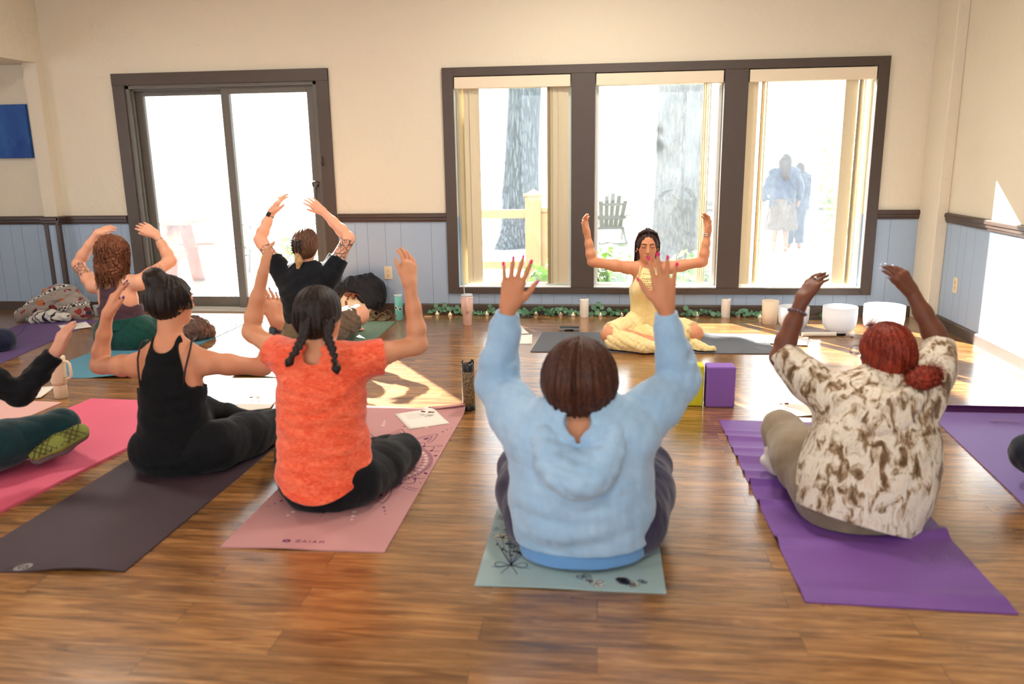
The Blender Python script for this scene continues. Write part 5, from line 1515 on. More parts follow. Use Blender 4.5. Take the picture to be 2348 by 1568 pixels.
s.cap(bp(J, 0.10, 0, 0), bp(J, 0.018, 0, 0.0), 0.070, 0.060, k=0.01, op='s')
s.plane_cut(bp(J, -0.02, 0, 0, 'pelvis'), -J['up'])
s.mesh('t_shirt', M_tee, root)
M_br = hair_mat('brown_blond_tipped_hair', lin(58, 36, 26), lin(118, 80, 58))
M_bl = hair_mat('blond_hair_tips', lin(150, 112, 72), lin(214, 178, 126))
R = [hsd, hf, hu]
s = SDF(C-0.25, C+0.2, 0.0038)
s.ell(C+hu*0.018-hf*0.012, (0.092, 0.106, 0.104), R)
s.ell(C-hu*0.030-hf*0.040, (0.080, 0.070, 0.075), R, k=0.04)
s.ell(C-hu*0.055+hf*0.085, (0.078, 0.078, 0.112), R, k=0.012, op='s')
s.cap(C-hf*0.10+hu*0.02-hsd*0.02, C-hf*0.10-hu*0.06-hsd*0.015, 0.03, 0.026, k=0.02)
s.disp(stripes(C, 0.0018, 30, 10, hf, hsd))
hair = s.mesh('hair', M_br, root)
mb = MB()
strands(mb, 420, cap_path(C-hf*0.006, (0.094, 0.110, 0.120), R, lambda rs: nrm(hu*0.9+hsd*rs.uniform(-1.1, 1.1)+hf*rs.uniform(-.2, .6)), lambda u: PI*(1.46+0.1*(u-0.5)), lambda az: 0.25, 1.0), 0.0012, seed=31, jit=0.002)
join_sdf_hair(hair, mb)
s = SDF(C-0.3, C+0.1, 0.0035)
s.chain([C-hf*0.112-hu*0.06-hsd*0.012, C-hf*0.115-hu*0.11-hsd*0.008, C-hf*0.118-hu*0.155-hsd*0.014], [0.017, 0.023, 0.010], k=0.01); s.wrinkle(0.003, (60, 60, 12), 3)
s.mesh('ponytail', M_bl, root)
M_clip = simple('black_glossy_plastic', (0.008, 0.009, 0.012), 0.15)
m = MB(); cc = C-hf*0.128+hu*0.0-hsd*0.016
for q in (-1, 1):
    m.tube([cc+hsd*q*0.020+hu*0.048, cc+hsd*q*0.026+hu*0.01, cc+hsd*q*0.022-hu*0.05], [0.006, 0.008, 0.006], 8)
    for k in range(6):
        z = 0.045-0.018*k; m.tube([cc+hsd*q*0.022+hu*z, cc-hf*0.014+hsd*q*0.030+hu*(z-0.003), cc+hf*0.014+hsd*q*0.040+hu*(z-0.008)], [0.0035, 0.0035, 0.002], 6)
m.tube([cc+hu*0.04-hf*0.004, cc-hu*0.045-hf*0.004], 0.006, 8)
m.build('claw_clip', M_clip, root, True, loc=(0, 0, 0))
watch(J, 'l', root, 0.88, 0.030, 0.009, 0.017)

# ================================================================== 8. left edge: black sleeve, teal leggings, shoe sole
root, J, H = person('shoe', 'person cut off by the left edge in black long sleeves, teal leggings and green-soled shoes',
    skin('rosy_skin', lin(214, 158, 132)), g=0.95, face=(0.4, 1, 0), size=0.98,
    handR=dict(n=(0.55, 0.8, 0.1), curls=[(10, 10, 6), (12, 12, 6), (14, 14, 8), (16, 16, 8)], spread=1, thumb=(8, 4), th=(1, -0.2, 0)), handL=dict(n=(0.6, 0.8, 0)))
C, hf, hu, hsd = H
M_teal = fabric('dark_teal_leggings', lin(10, 44, 48), lin(14, 54, 58), 10, 900, 0.75, 0.15, 0.2)
leggings(J, M_teal, root, g=1.0, r=(0.110, 0.096, 0.070, 0.066, 0.046), seat=0.12, seatw=0.07, seed=15)
s = grid_for(J, ['pelvis', 'neck', 'sl', 'sr', 'el', 'er', 'wr', 'wl'], 0.17, 0.0045)
torso_shell(s, J, [(-0.05, 0.150, 0), (0.2, 0.145, 0), (0.42, 0.145, 0), (0.66, 0.155, 0), (0.85, 0.140, 0)], k=0.05, sq=0.72)
for q in ('l', 'r'):
    sh, el, wr = J['s'+q], J['e'+q], J['w'+q]
    s.cap(bp(J, -0.03, 0, 0), sh, 0.060, 0.060, k=0.045)
    s.chain([sh, lerp(sh, el, .6), el], [0.064, 0.054, 0.047], k=0.03)
    s.cap(el, lerp(el, wr, .5), 0.047, 0.043, k=0.02); s.cone(lerp(el, wr, .4), lerp(el, wr, .93), 0.044, 0.036, k=0.01)
s.wrinkle(0.004, (14, 14, 14), 19, 6)
s.cap(bp(J, 0.10, 0, 0), bp(J, 0.02, 0, 0.0), 0.070, 0.060, k=0.01, op='s')
s.plane_cut(bp(J, -0.03, 0, 0, 'pelvis'), -J['up'])
s.mesh('long_sleeve_top', M_black, root)
s = SDF(C-0.25, C+0.2, 0.004); R = [hsd, hf, hu]
s.ell(C+hu*0.018-hf*0.012, (0.090, 0.104, 0.100), R); s.ell(C-hu*0.04-hf*0.045, (0.08, 0.07, 0.09), R, k=0.04); s.ell(C-hu*0.05+hf*0.085, (0.076, 0.078, 0.112), R, k=0.012, op='s')
s.disp(stripes(C, 0.002, 30, 10, hf, hsd)); s.mesh('hair', M_br, root)
# shoe: grey upper, olive sole with raised diamond tread turned to the viewer
heel = V3((-2.517, -3.800, 0.048)); fd = nrm(V3((-2.377, -3.660, 0.112))-heel)    # towards the toe
sn = V3((0.05, -0.86, 0.45)); sn = nrm(sn-fd*np.dot(sn, fd)); sw = np.cross(sn, fd); heel = heel+fd*0.03+V3((0, 0, 0.03))
s = SDF(heel-0.2, heel+0.38, 0.003)
s.chain([heel-sn*0.03, heel+fd*0.10-sn*0.03, heel+fd*0.19-sn*0.022], [0.040, 0.042, 0.034], k=0.03)
up_ = s.mesh('shoe', simple('grey_mesh_shoe', lin(112, 104, 100), 0.8, 300, 0.3), root, floor=0.007)
s = SDF(heel-0.2, heel+0.38, 0.003)
s.chain([heel+sn*0.012, heel+fd*0.09+sn*0.012-sw*0.002, heel+fd*0.19+sn*0.008], [0.036, 0.041, 0.038], k=0.02, fr=sn, sq=0.42)
s.mesh('sole', simple('olive_rubber_sole', lin(128, 134, 52), 0.7, 200, 0.2), up_, floor=0.007)
m = MB()
for i in range(-4, 9):
    for q in (-1, 1):
        c0 = heel+fd*(0.02+0.026*i)+sn*0.0295
        a = c0+sw*0.034*q; b = c0+fd*0.055-sw*0.034*q
        if not (-0.035 < np.dot(a-heel, fd) < 0.215 and -0.035 < np.dot(b-heel, fd) < 0.225): continue
        m.beam(a-sn*0.001, b-sn*0.001, 0.0035, 0.005, up=sn)
m.build('tread_groove', simple('dark_tread', lin(92, 74, 40), 0.8), up_, loc=(0, 0, 0))

# ================================================================== 9/10. two sitters almost outside the frame
for key, lab, col in (('navy', 'person at far left edge, only a navy-covered knee showing above the purple mat', (lin(24, 26, 48), lin(30, 34, 58))),
                      ('right', 'person at right edge, only a dark-covered knee showing above the purple mat', (lin(20, 22, 34), lin(26, 28, 42)))):
    root, J, H = person(key, lab, skin('skin_'+key, lin(206, 150, 120)), h=0.006, g=1.0)
    C, hf, hu, hsd = H; R = [hsd, hf, hu]
    leggings(J, fabric('dark_leggings_'+key, col[0], col[1], 10, 900, 0.75, 0.15, 0.2), root, g=1.05, r=(0.110, 0.096, 0.074, 0.066, 0.046), seat=0.12, seatw=0.07, seed=15)
    s = grid_for(J, ['pelvis', 'neck', 'sl', 'sr', 'el', 'er'], 0.17, 0.006)
    torso_shell(s, J, [(-0.05, 0.150, 0), (0.2, 0.145, 0), (0.42, 0.145, 0), (0.66, 0.155, 0), (0.85, 0.140, 0)], k=0.05, sq=0.72)
    for q in ('l', 'r'):
        sh, el = J['s'+q], J['e'+q]
        s.cap(bp(J, -0.03, 0, 0), sh, 0.060, 0.060, k=0.045); s.cone(sh, lerp(sh, el, .5), 0.064, 0.054, k=0.03)
    s.wrinkle(0.004, (14, 14, 14), 19, 6)
    s.cap(bp(J, 0.10, 0, 0), bp(J, 0.02, 0, 0.0), 0.070, 0.060, k=0.01, op='s')
    s.mesh('t_shirt', M_tee, root, floor=0.05)
    s = SDF(C-0.25, C+0.2, 0.005)
    s.ell(C+hu*0.018-hf*0.012, (0.090, 0.104, 0.100), R); s.ell(C-hu*0.04-hf*0.045, (0.08, 0.07, 0.09), R, k=0.04); s.ell(C-hu*0.05+hf*0.085, (0.076, 0.078, 0.112), R, k=0.012, op='s')
    s.disp(stripes(C, 0.002, 30, 10, hf, hsd)); s.mesh('hair', M_dark, root)
# ================================================================== things on the floor
def quad_pt(c, u, v):
    """c = near-left, near-right, far-right, far-left; u across, v along"""
    a = V3(c[0])*(1-u)+V3(c[1])*u; b = V3(c[3])*(1-u)+V3(c[2])*u
    return a*(1-v)+b*v

def yoga_mat(corners, mats, label, cat='yoga mat', zf=None, draw=None, th=0.0048, nu=16, nv=60):
    m = MB()
    zf = zf or (lambda u, v: 0.0)
    top = []; 
    for j in range(nv+1):
        for i in range(nu+1):
            u, v = i/nu, j/nv; p = quad_pt(corners, u, v); z = zf(u, v)
            top.append((p[0], p[1], 0.0006+th+z))
    bot = [(x, y, z-th) for x, y, z in top]
    n1 = nu+1; N = len(top); fs = []
    for j in range(nv):
        for i in range(nu):
            a = j*n1+i
            fs.append((a, a+1, a+1+n1, a+n1)); fs.append((N+a, N+a+n1, N+a+1+n1, N+a+1))
    for i in range(nu):
        fs.append((i, N+i, N+i+1, i+1)); a = nv*n1+i; fs.append((a, a+1, N+a+1, N+a))
    for j in range(nv):
        a = j*n1; fs.append((a, a+n1, N+a+n1, N+a)); a = j*n1+nu; fs.append((a, N+a, N+a+n1, a+n1))
    m.add(top+bot, fs)
    if draw: draw(m, corners, zf, 0.0006+th)
    c = quad_pt(corners, .5, .5)
    o = m.build('yoga_mat', mats, None, loc=(c[0], c[1], 0.0))
    smooth_by_angle(o, 0.6)
    tag(o, label, cat)
    return o

def stroke(m, pts, w, z, slot, inside=None, closed=False):
    """flat printed line on a mat"""
    if closed: pts = pts+[pts[0]]
    m.cur = slot
    for a, b in zip(pts[:-1], pts[1:]):
        if inside and not (inside(a) and inside(b)): continue
        dx, dy = b[0]-a[0], b[1]-a[1]; L = math.hypot(dx, dy)
        if L < 1e-5: continue
        nx, ny = -dy/L*w/2, dx/L*w/2; ex, ey = dx/L*w*0.25, dy/L*w*0.25
        m.add([(a[0]+nx-ex, a[1]+ny-ey, z), (a[0]-nx-ex, a[1]-ny-ey, z), (b[0]-nx+ex, b[1]-ny+ey, z), (b[0]+nx+ex, b[1]+ny+ey, z)], [(0, 1, 2, 3)])
    m.cur = 0
def blob(m, c, rx, ry, z, slot, ang=0, n=12, inside=None, drop=0.0):
    pts = []
    for k in range(n):
        a = 2*PI*k/n; x = rx*math.cos(a); y = ry*math.sin(a)*(1-drop*math.cos(a))
        pts.append((c[0]+x*math.cos(ang)-y*math.sin(ang), c[1]+x*math.sin(ang)+y*math.cos(ang), z))
    if inside and not all(inside(p) for p in pts): return
    m.cur = slot; m.add(pts, [tuple(range(n))]); m.cur = 0

def mat_material(name, col, rough=0.75, tex='rib', var=0.06, sheen=0.1):
    t = NT(name); v = t.coord(rot=(0, 0, 0.6) if tex == 'diag' else (0, 0, 0))
    n = t.noise(t.coord(), 5, 4)
    c = t.mix(n, tuple(x*(1-var) for x in col), tuple(min(1, x*(1+var)) for x in col))
    if tex in ('rib', 'diag'):
        w1 = t.n('TexWave', {'wave_type': 'BANDS', 'bands_direction': 'X'}, Vector=v, Scale=55.0, Distortion=0.0).outputs['Fac']
        w2 = t.n('TexWave', {'wave_type': 'BANDS', 'bands_direction': 'Y'}, Vector=v, Scale=35.0, Distortion=0.0).outputs['Fac']
        h = t.math('ADD', w1, t.math('MULTIPLY', w2, 0.5)); d = 0.0015
    else:
        h = t.noise(t.coord(), 260, 2); d = 0.001
    return t.pbr(c, rough, t.bump(h, 0.35, d), Specular_IOR_Level=0.4)

M_line = simple('plum_print', lin(110, 30, 88), 0.7)
M_wprint = simple('white_print', lin(226, 206, 204), 0.7)
# --- rose pink mat with a mandala print
PK = [(-1.345, -4.405, 0), (-0.745, -4.395, 0), (-0.725, -2.78, 0), (-1.325, -2.74, 0)]
def draw_mandala(m, c, zf, zt):
    z = zt+0.0004; cx, cy = -1.03, -3.575
    ins = lambda p: -1.335 < p[0] < -0.742 and -4.39 < p[1] < -2.95
    P = lambda r, a: (cx+r*math.cos(a), cy+r*math.sin(a))
    for r in (0.045, 0.055, 0.128, 0.142, 0.168): stroke(m, [P(r, 2*PI*k/72) for k in range(72)], 0.0038, z, 1, ins, True)
    for k in range(16):
        a = 2*PI*k/16; stroke(m, [P(0.055+0.035*math.sin(PI*t/8), a+(t-4)*0.045) for t in range(9)], 0.0034, z, 1, ins)
    nA = 34
    for k in range(nA):
        a = 2*PI*k/nA; da = PI/nA
        blob(m, P(0.194, a), 0.022, 0.0125, z-0.0001, 2, a, 10, ins)
        stroke(m, [P(0.170+0.048*math.sin(PI*t/8), a-da*0.85+da*1.7*t/8) for t in range(9)], 0.0034, z, 1, ins)
    for k in range(44):
        a = 2*PI*(k+.5)/44; blob(m, P(0.236, a), 0.0065, 0.004, z, 1, a, 8, ins); blob(m, P(0.252, a+0.07), 0.009, 0.006, z, 2, a, 8, ins)
        stroke(m, [P(0.262+0.02*abs(math.sin(PI*t/4)), a-0.07+0.14*t/8) for t in range(9)], 0.0034, z, 1, ins)
    for k in range(26):
        a = 2*PI*k/26
        stroke(m, [P(0.295+0.034*math.sin(PI*t/8), a-0.115+0.23*t/8) for t in range(9)], 0.0042, z, 1, ins)
        blob(m, P(0.296, a+0.12), 0.010, 0.009, z, 1, a, 6, ins)
    for k in range(14):
        a = 2*PI*(k+.35)/14
        for s_, w in ((1.0, 0.0036), (0.62, 0.0042)):
            pts = []
            for t in range(-8, 9):
                u = t/8; hw = 0.155*s_*math.cos(u*PI/2)**0.6*(1 if u < 0 else 1)
                pts.append(P(0.335+0.02*(1-s_)+0.125*s_*(1-abs(u))**0.8, a+0.155*s_*u*(1.0)))
            stroke(m, pts, w, z, 1, ins)
        blob(m, P(0.378, a), 0.018, 0.010, z, 1, a, 12, ins, 0.4)
        for r, q in ((0.500, 0.0075), (0.533, 0.0058), (0.562, 0.0042)): blob(m, P(r, a), q, q*0.9, z, 1, a, 10, ins)
        for r, q in ((0.520, 0.0095), (0.556, 0.008), (0.588, 0.006)): blob(m, P(r, a+PI/14), q, q, z, 2, a, 10, ins)
def pink_z(u, v):
    curl = max(0, (v-0.945))/0.055
    edge = max(0, u-0.62)/0.38
    return 0.032*curl**2*edge+0.004*max(0, 1-abs(v-0)/0.03)*max(0, math.sin(u*7-1.0))
o = yoga_mat(PK, [mat_material('rose_pink_rubber', lin(190, 138, 138), 0.62, 'plain'), M_line, M_wprint],
         'rose pink yoga mat with plum mandala print under the sitter in orange', zf=pink_z, draw=draw_mandala)
def lettering(txt, loc, size, mat, parent, rot=(0, 0, 0), name='lettering', shear=0, sp=1.2):
    cu = bpy.data.curves.new(name, 'FONT'); cu.body = txt; cu.size = size; cu.extrude = 0.0001; cu.shear = shear; cu.space_character = sp
    cu.align_x = 'CENTER'; cu.align_y = 'CENTER'; cu.materials.append(mat)
    tmp = bpy.data.objects.new(name, cu); COL.objects.link(tmp); bpy.context.view_layer.update()
    me = bpy.data.meshes.new_from_object(tmp.evaluated_get(bpy.context.evaluated_depsgraph_get())); bpy.data.objects.remove(tmp)
    ob = bpy.data.objects.new(name, me); link(ob, parent); ob.location = Vector(loc)-(parent.location if parent else Vector()); ob.rotation_euler = rot
    return ob
lettering('GAIAM', (-1.035, -4.345, 0.0066), 0.026, M_line, o, sp=1.55)
m = MB()
for k in range(8): m.disc((-1.122+0.011*math.cos(k*PI/4), -4.345+0.008*math.sin(k*PI/4), 0.0066), (0, 0, 1), 0.0062, 8, 0.55, k*PI/4)
m.build('logo', M_line, o, loc=(0, 0, 0))
# the curled-over corner
m = MB(); n = 14; vs = []; fs = []
for j in range(n+1):
    t = j/n; a = PI*1.15*t; L = 0.26*(1-0.35*t)
    for i in range(5):
        u = i/4; vs.append((-0.727-L*(1-u), -2.785-0.0+0.030*math.sin(a), 0.006+0.017*(1-math.cos(a))*(0.15+0.85*u)))
for j in range(n):
    for i in range(4): a = j*5+i; fs.append((a, a+1, a+6, a+5))
m.add(vs, fs)
cr = m.build('curled_corner', mat_material('rose_pink_rubber_back', lin(205, 150, 144), 0.6, 'plain'), o, True, loc=(0, 0, 0))
md = cr.modifiers.new('t', 'SOLIDIFY'); md.thickness = 0.004

# --- pale green mat with a floral line print
def draw_floral(m, c, zf, zt):
    z = zt+0.0004; rs = random.Random(5)
    ins = lambda p: -0.385 < p[0] < 0.205 and -4.575 < p[1] < -2.9
    def flower(x, y, r, n=6, fill=True):
        if fill: blob(m, (x, y), r*0.95, r*0.95, z-0.0001, 2, 0, 14, ins)
        for k in range(n):
            a = 2*PI*k/n+rs.random(); cx, cy = x+r*0.55*math.cos(a), y+r*0.55*math.sin(a)
            stroke(m, [(cx+r*0.45*math.cos(a+2*PI*t/9)*1.0, cy+r*0.32*math.sin(a+2*PI*t/9)) for t in range(10)], 0.0021, z, 1, ins)
        stroke(m, [(x+r*0.2*math.cos(2*PI*t/8), y+r*0.2*math.sin(2*PI*t/8)) for t in range(9)], 0.0021, z, 1, ins)
    # bow and stems, lower left
    bx, by = -0.292, -4.455
    for q in (-1, 1):
        stroke(m, [(bx+q*(0.010+0.045*math.sin(PI*t/12)), by+0.004+0.016*math.sin(2*PI*t/12)) for t in range(13)], 0.0036, z, 1, ins)
        stroke(m, [(bx, by), (bx+q*0.035, by-0.016), (bx+q*0.065, by-0.014)], 0.0036, z, 1, ins)
        stroke(m, [(bx, by), (bx+q*0.016, by-0.030), (bx+q*0.028, by-0.058)], 0.0036, z, 1, ins)
    blob(m, (bx, by), 0.012, 0.005, z, 1, 0, 10, ins)
    for k in range(12):
        a = PI*(0.30+0.42*k/11); L = 0.20+0.16*rs.random(); ex, ey = bx+L*0.62*math.cos(a), by+L*1.1*math.sin(a)
        mx, my = bx+L*0.35*math.cos(a)+0.01*rs.gauss(0, 1), by+L*0.6*math.sin(a)
        stroke(m, [(bx, by), (mx, my), (ex, ey)], 0.0021, z, 1, ins)
        flower(ex, ey, 0.020+0.014*rs.random())
        for q in range(3):
            t = 0.35+0.2*q; lx, ly = bx+(ex-bx)*t, by+(ey-by)*t
            blob(m, (lx+0.012*(-1)**q, ly), 0.012, 0.004, z, 1, a+0.7*(-1)**q, 8, ins)
    for k in range(26):
        flower(-0.385+0.04+0.06*rs.random(), -4.40+1.35*rs.random(), 0.012+0.012*rs.random(), 5, rs.random() < .5)
    for k in range(10):
        x = -0.05+0.22*rs.random(); flower(x, -4.555+0.06*rs.random(), 0.012+0.014*rs.random(), 6, rs.random() < .7)
yoga_mat([(-0.395, -4.59, 0), (0.215, -4.585, 0), (0.215, -2.86, 0), (-0.395, -2.86, 0)],
         [mat_material('pale_sage_rubber', lin(158, 182, 182), 0.6, 'plain'), simple('slate_line_print', lin(84, 88, 112), 0.7), simple('cream_print', lin(204, 204, 188), 0.7)],
         'pale blue-green yoga mat with floral line print under the sitter in light blue', draw=draw_floral,
         zf=lambda u, v: 0.003*max(0, 1-v/0.02)*max(0, math.sin(u*PI*1.6)))
# --- dark plum mat
o = yoga_mat([(-2.20, -4.655, 0), (-1.59, -4.60, 0), (-1.535, -2.88, 0), (-2.15, -2.86, 0)], [mat_material('dark_plum_ribbed_rubber', lin(62, 46, 54), 0.55, 'diag')],
         'dark plum ribbed yoga mat with small round logo under the sitter in black tank',
         zf=lambda u, v: 0.014*max(0, 1-v/0.06)**1.5*max(0, math.sin((u-0.45)*PI/0.55)) if u > 0.45 else 0.0)
m = MB(); m.disc((-1.955, -4.605, 0.0062), (0, 0, 1), 0.030, 20, 0.75); m.build('logo_patch', simple('grey_logo', lin(132, 126, 124), 0.6), o, loc=(0, 0, 0))
m = MB()
for k in range(6): a = k*PI/3; m.disc((-1.955+0.014*math.cos(a), -4.605+0.010*math.sin(a), 0.0065), (0, 0, 1), 0.007, 8, 0.5, a)
m.disc((-1.998, -4.617, 0.006), (0, 0, 1), 0.016, 10, 0.5); m.disc((-1.912, -4.592, 0.006), (0, 0, 1), 0.016, 10, 0.5)
m.build('logo_mark', simple('dark_logo_mark', lin(30, 20, 24), 0.6), o, loc=(0, 0, 0))
# --- hot pink, pale pink
yoga_mat([(-3.06, -4.25, 0), (-2.38, -4.35, 0), (-2.16, -2.76, 0), (-2.95, -2.72, 0)], [mat_material('hot_pink_foam', lin(224, 98, 126), 0.6, 'plain')],
         'thick hot pink yoga mat beside the sitter with the green-soled shoe', th=0.011)
yoga_mat([(-3.78, -4.45, 0), (-3.17, -4.45, 0), (-3.09, -2.785, 0), (-3.72, -2.74, 0)], [mat_material('pale_pink_foam', lin(226, 178, 170), 0.65, 'plain')],
         'pale pink yoga mat corner at the left edge before the cream mug')
# --- purple crumpled mat
def crumple(u, v):
    z = 0.0
    for (v0, a, s_, ph) in ((0.24, 0.012, 0.020, 0.3), (0.42, 0.020, 0.012, 0.25), (0.52, 0.018, 0.010, 0.1), (0.60, 0.013, 0.012, 0.2), (0.68, 0.011, 0.014, -0.1), (0.76, 0.009, 0.012, 0.1), (0.84, 0.009, 0.012, 0.0), (0.90, 0.007, 0.010, 0.0)):
        d = (v-v0-ph*0.12*(u-0.4))/s_
        z += a*1.5*math.exp(-d*d)*max(0.0, 1-u*1.4+0.35*math.sin(v*40))
    d = (v-0.30-0.10*(u-1))/0.018; z += 0.020*math.exp(-d*d)*max(0, u-0.55)*2.5
    d = (v-0.045)/0.02; z += 0.006*math.exp(-d*d)
    return z
yoga_mat([(0.635, -4.60, 0), (1.245, -4.615, 0), (1.245, -2.87, 0), (0.615, -2.855, 0)], [mat_material('purple_soft_rubber', lin(116, 72, 152), 0.5, 'rib', 0.1)],
         'crumpled purple yoga mat under the sitter in the marbled blouse', zf=crumple, nu=40, nv=160, th=0.004)
# --- right purple mat with raised far edge
def lift(u, v):
    t = max(0, (v-0.93)/0.07); return 0.022*t*t
o = yoga_mat([(1.60, -4.46, 0), (2.21, -4.46, 0), (2.33, -2.72, 0), (1.715, -2.72, 0)], [mat_material('lavender_ribbed_rubber', lin(134, 112, 174), 0.6, 'rib')],
         'lavender yoga mat with curled far edge at the right edge of the floor', zf=lift)
m = MB(); vs = []
for j in range(9):
    a = PI*0.9*j/8
    for i in range(9): vs.append((1.716+0.614*i/8, -2.72+0.016*math.sin(a), 0.028+0.016*(1-math.cos(a))))
m.add(vs, [(j*9+i, j*9+i+1, j*9+i+10, j*9+i+9) for j in range(8) for i in range(8)])
cr = m.build('rolled_edge', simple('dark_purple_rubber_back', lin(86, 30, 88), 0.7), o, True, loc=(0, 0, 0)); md = cr.modifiers.new('t', 'SOLIDIFY'); md.thickness = 0.004
lettering('YOGA', (2.03, -2.815, 0.018), 0.05, simple('gold_print', lin(206, 150, 140), 0.6), o, rot=(0.25, 0, PI), sp=1.1)
# --- teacher's grey mat, teacher's thin rose-edged mat beside it
o = yoga_mat([(-0.49, -1.42, 0), (1.22, -1.40, 0), (1.22, -0.77, 0), (-0.45, -0.77, 0)], [mat_material('charcoal_woven_rubber', lin(84, 84, 88), 0.7, 'rib')],
         'charcoal grey yoga mat under the sitter in yellow', nu=60, nv=16)
# --- sage green mat by the wall, blue mat by the door, purple mat at the left
yoga_mat([(-2.36, -2.17, 0), (-1.70, -2.20, 0), (-1.72, -0.41, 0), (-2.33, -0.37, 0)], [mat_material('sage_green_rubber', lin(104, 132, 112), 0.65, 'plain')],
         'sage green yoga mat under the sitter in black T-shirt', zf=lambda u, v: 0.02*max(0, 1-v/0.05)**2*max(0, 1-u*2.2))
def draw_blue(m, c, zf, zt):
    z = zt+0.0004; rs = random.Random(2)
    for k in range(14):
        x, y = -3.62+0.5*rs.random(), -2.20+0.35*rs.random(); a = rs.uniform(-0.2, 0.3); L = rs.uniform(0.08, 0.2)
        stroke(m, [(x+L*t/6, y+L*t/6*a+0.008*math.sin(t)) for t in range(7)], 0.003, z, 1)
yoga_mat([(-3.70, -2.28, 0), (-3.0, -2.265, 0), (-3.0, -0.30, 0), (-3.66, -0.27, 0)], [mat_material('steel_blue_rubber', lin(86, 142, 164), 0.6, 'plain'), simple('navy_print', lin(40, 60, 84), 0.7)],
         'steel blue yoga mat under the sitter with auburn curls', draw=draw_blue, zf=lambda u, v: 0.03*max(0, 1-v/0.06)**2*max(0, (u-0.6)/0.4))
def draw_mauve(m, c, zf, zt):
    z = zt+0.0004
    for (x0, y0, x1, y1, w) in ((-4.85, -0.75, -4.25, -1.95, 0.012), (-4.45, -0.75, -4.22, -1.25, 0.010), (-4.80, -1.6, -4.2, -1.2, 0.008), (-4.85, -2.0, -4.15, -1.85, 0.008)):
        stroke(m, [(x0+(x1-x0)*t/8+0.02*math.sin(t), y0+(y1-y0)*t/8) for t in range(9)], w, z, 1)
yoga_mat([(-4.72, -2.30, 0), (-4.10, -2.15, 0), (-4.38, -0.44, 0), (-4.99, -0.50, 0)], [mat_material('mauve_rubber', lin(98, 76, 122), 0.6, 'plain'), simple('dark_mauve_print', lin(72, 54, 96), 0.7)],
         'mauve yoga mat with darker marbling beside the patterned blanket', draw=draw_mauve)

# ---- sheets of paper with a little dried sprig on each
M_paper = simple('white_paper', lin(236, 228, 218), 0.8)
M_sprig = simple('dried_brown_sprig', lin(120, 84, 62), 0.9)
M_cotton = simple('white_dried_flower', lin(238, 232, 224), 0.95)
M_text = simple('faint_grey_print', lin(190, 184, 180), 0.8)
def paper(x, y, rz, label, sprig=True, z0=0.0062, w=0.216, h=0.279, mat=None, seed=0):
    m = MB(); n = 8; vs = []
    for j in range(n+1):
        for i in range(n+1):
            u, v = i/n-0.5, j/n-0.5
            vs.append((u*w, v*h, 0.0008+0.006*max(0, (v*math.cos(seed)+u)-0.42)**1.0*3))
    fs = [(j*(n+1)+i, j*(n+1)+i+1, (j+1)*(n+1)+i+1, (j+1)*(n+1)+i) for j in range(n) for i in range(n)]
    m.add(vs, fs)
    o = m.build('paper_sheet', mat or M_paper, None, True); o.location = (x, y, z0); o.rotation_euler = (0, 0, rz)
    md = o.modifiers.new('t', 'SOLIDIFY'); md.thickness = 0.0004
    tag(o, label, 'paper')
    m = MB()
    for k in range(7): m.box(-0.07, 0.07-0.03*(k % 3), 0.10-0.014*k, 0.102-0.014*k, 0.0011, 0.0012)
    m.build('printed_text', M_text, o)
    if sprig:
        rs = random.Random(seed); sx, sy = x+0.03*math.cos(seed), y+0.06
        e = empty('dried_sprig', (sx, sy, z0+0.003), sprig if isinstance(sprig, str) else 'dried sprig', 'dried flower')
        m = MB()
        for k in range(5):
            a = rs.uniform(-0.7, 0.9)+(PI if k % 2 else 0); L = rs.uniform(0.018, 0.036)
            m.ellipsoid((L*math.cos(a)*0.8, L*math.sin(a)*0.4, 0.012+0.006*rs.random()), (L*0.6, L*0.22, 0.0025), 8, 5, Matrix.Rotation(a, 3, 'Z'))
        m.build('leaf', M_sprig, e, True)
        m = MB(); m.tube([(0.0, -0.040, 0.003), (0.004, -0.01, 0.010), (0.010, 0.02, 0.020)], 0.0035, 6); m.build('stem', M_cotton, e, True)
    return o
paper(-0.935, -2.945, 0.52, 'white paper sheet lying on the rose pink mandala mat', 'brown dried sprig on the paper on the rose pink mat', 0.0065, seed=1)
paper(-2.58, -2.60, 0.5, 'white paper sheet on the floor behind the hot pink mat', 'brown dried sprig on the paper behind the hot pink mat', 0.001, seed=2)
paper(-1.95, -2.72, 0.2, 'white paper sheet in the sun patch by the dark plum mat', 'small dried sprig on the sunlit paper near the black-clad knee', 0.001, seed=3)
paper(-3.42, -2.62, 0.35, 'white paper sheet at the left edge beside the cream mug', False, 0.001, seed=4)
paper(-4.42, -0.72, 0.75, 'white paper sheet on the mauve mat', False, 0.0062, seed=5)
paper(-4.30, -0.30, 0.2, 'small cream card on the floor beside the glass jar', False, 0.001, w=0.12, h=0.09, seed=5)
paper(-0.66, -1.04, 0.08, 'cream paper sheet with rose edge at the left end of the charcoal mat', False, 0.001, w=0.30, seed=6)
paper(-0.70, -0.72, 0.35, 'white paper sheet nearest the floor vent', False, 0.001, seed=7)
paper(1.02, -2.66, 0.12, 'white paper sheet behind the crumpled purple mat', 'white dried sprig on the paper behind the crumpled purple mat', 0.001, w=0.279, h=0.216, seed=9)
paper(-3.18, -0.52, 0.3, 'sunlit paper sheet on the far end of the steel blue mat', 'pale dried sprig on the paper by the sliding door', 0.0062, seed=8)
paper(1.33, -0.98, -0.25, 'large white paper sheet at the right end of the charcoal mat', False, 0.0062, w=0.36, h=0.28, seed=11)

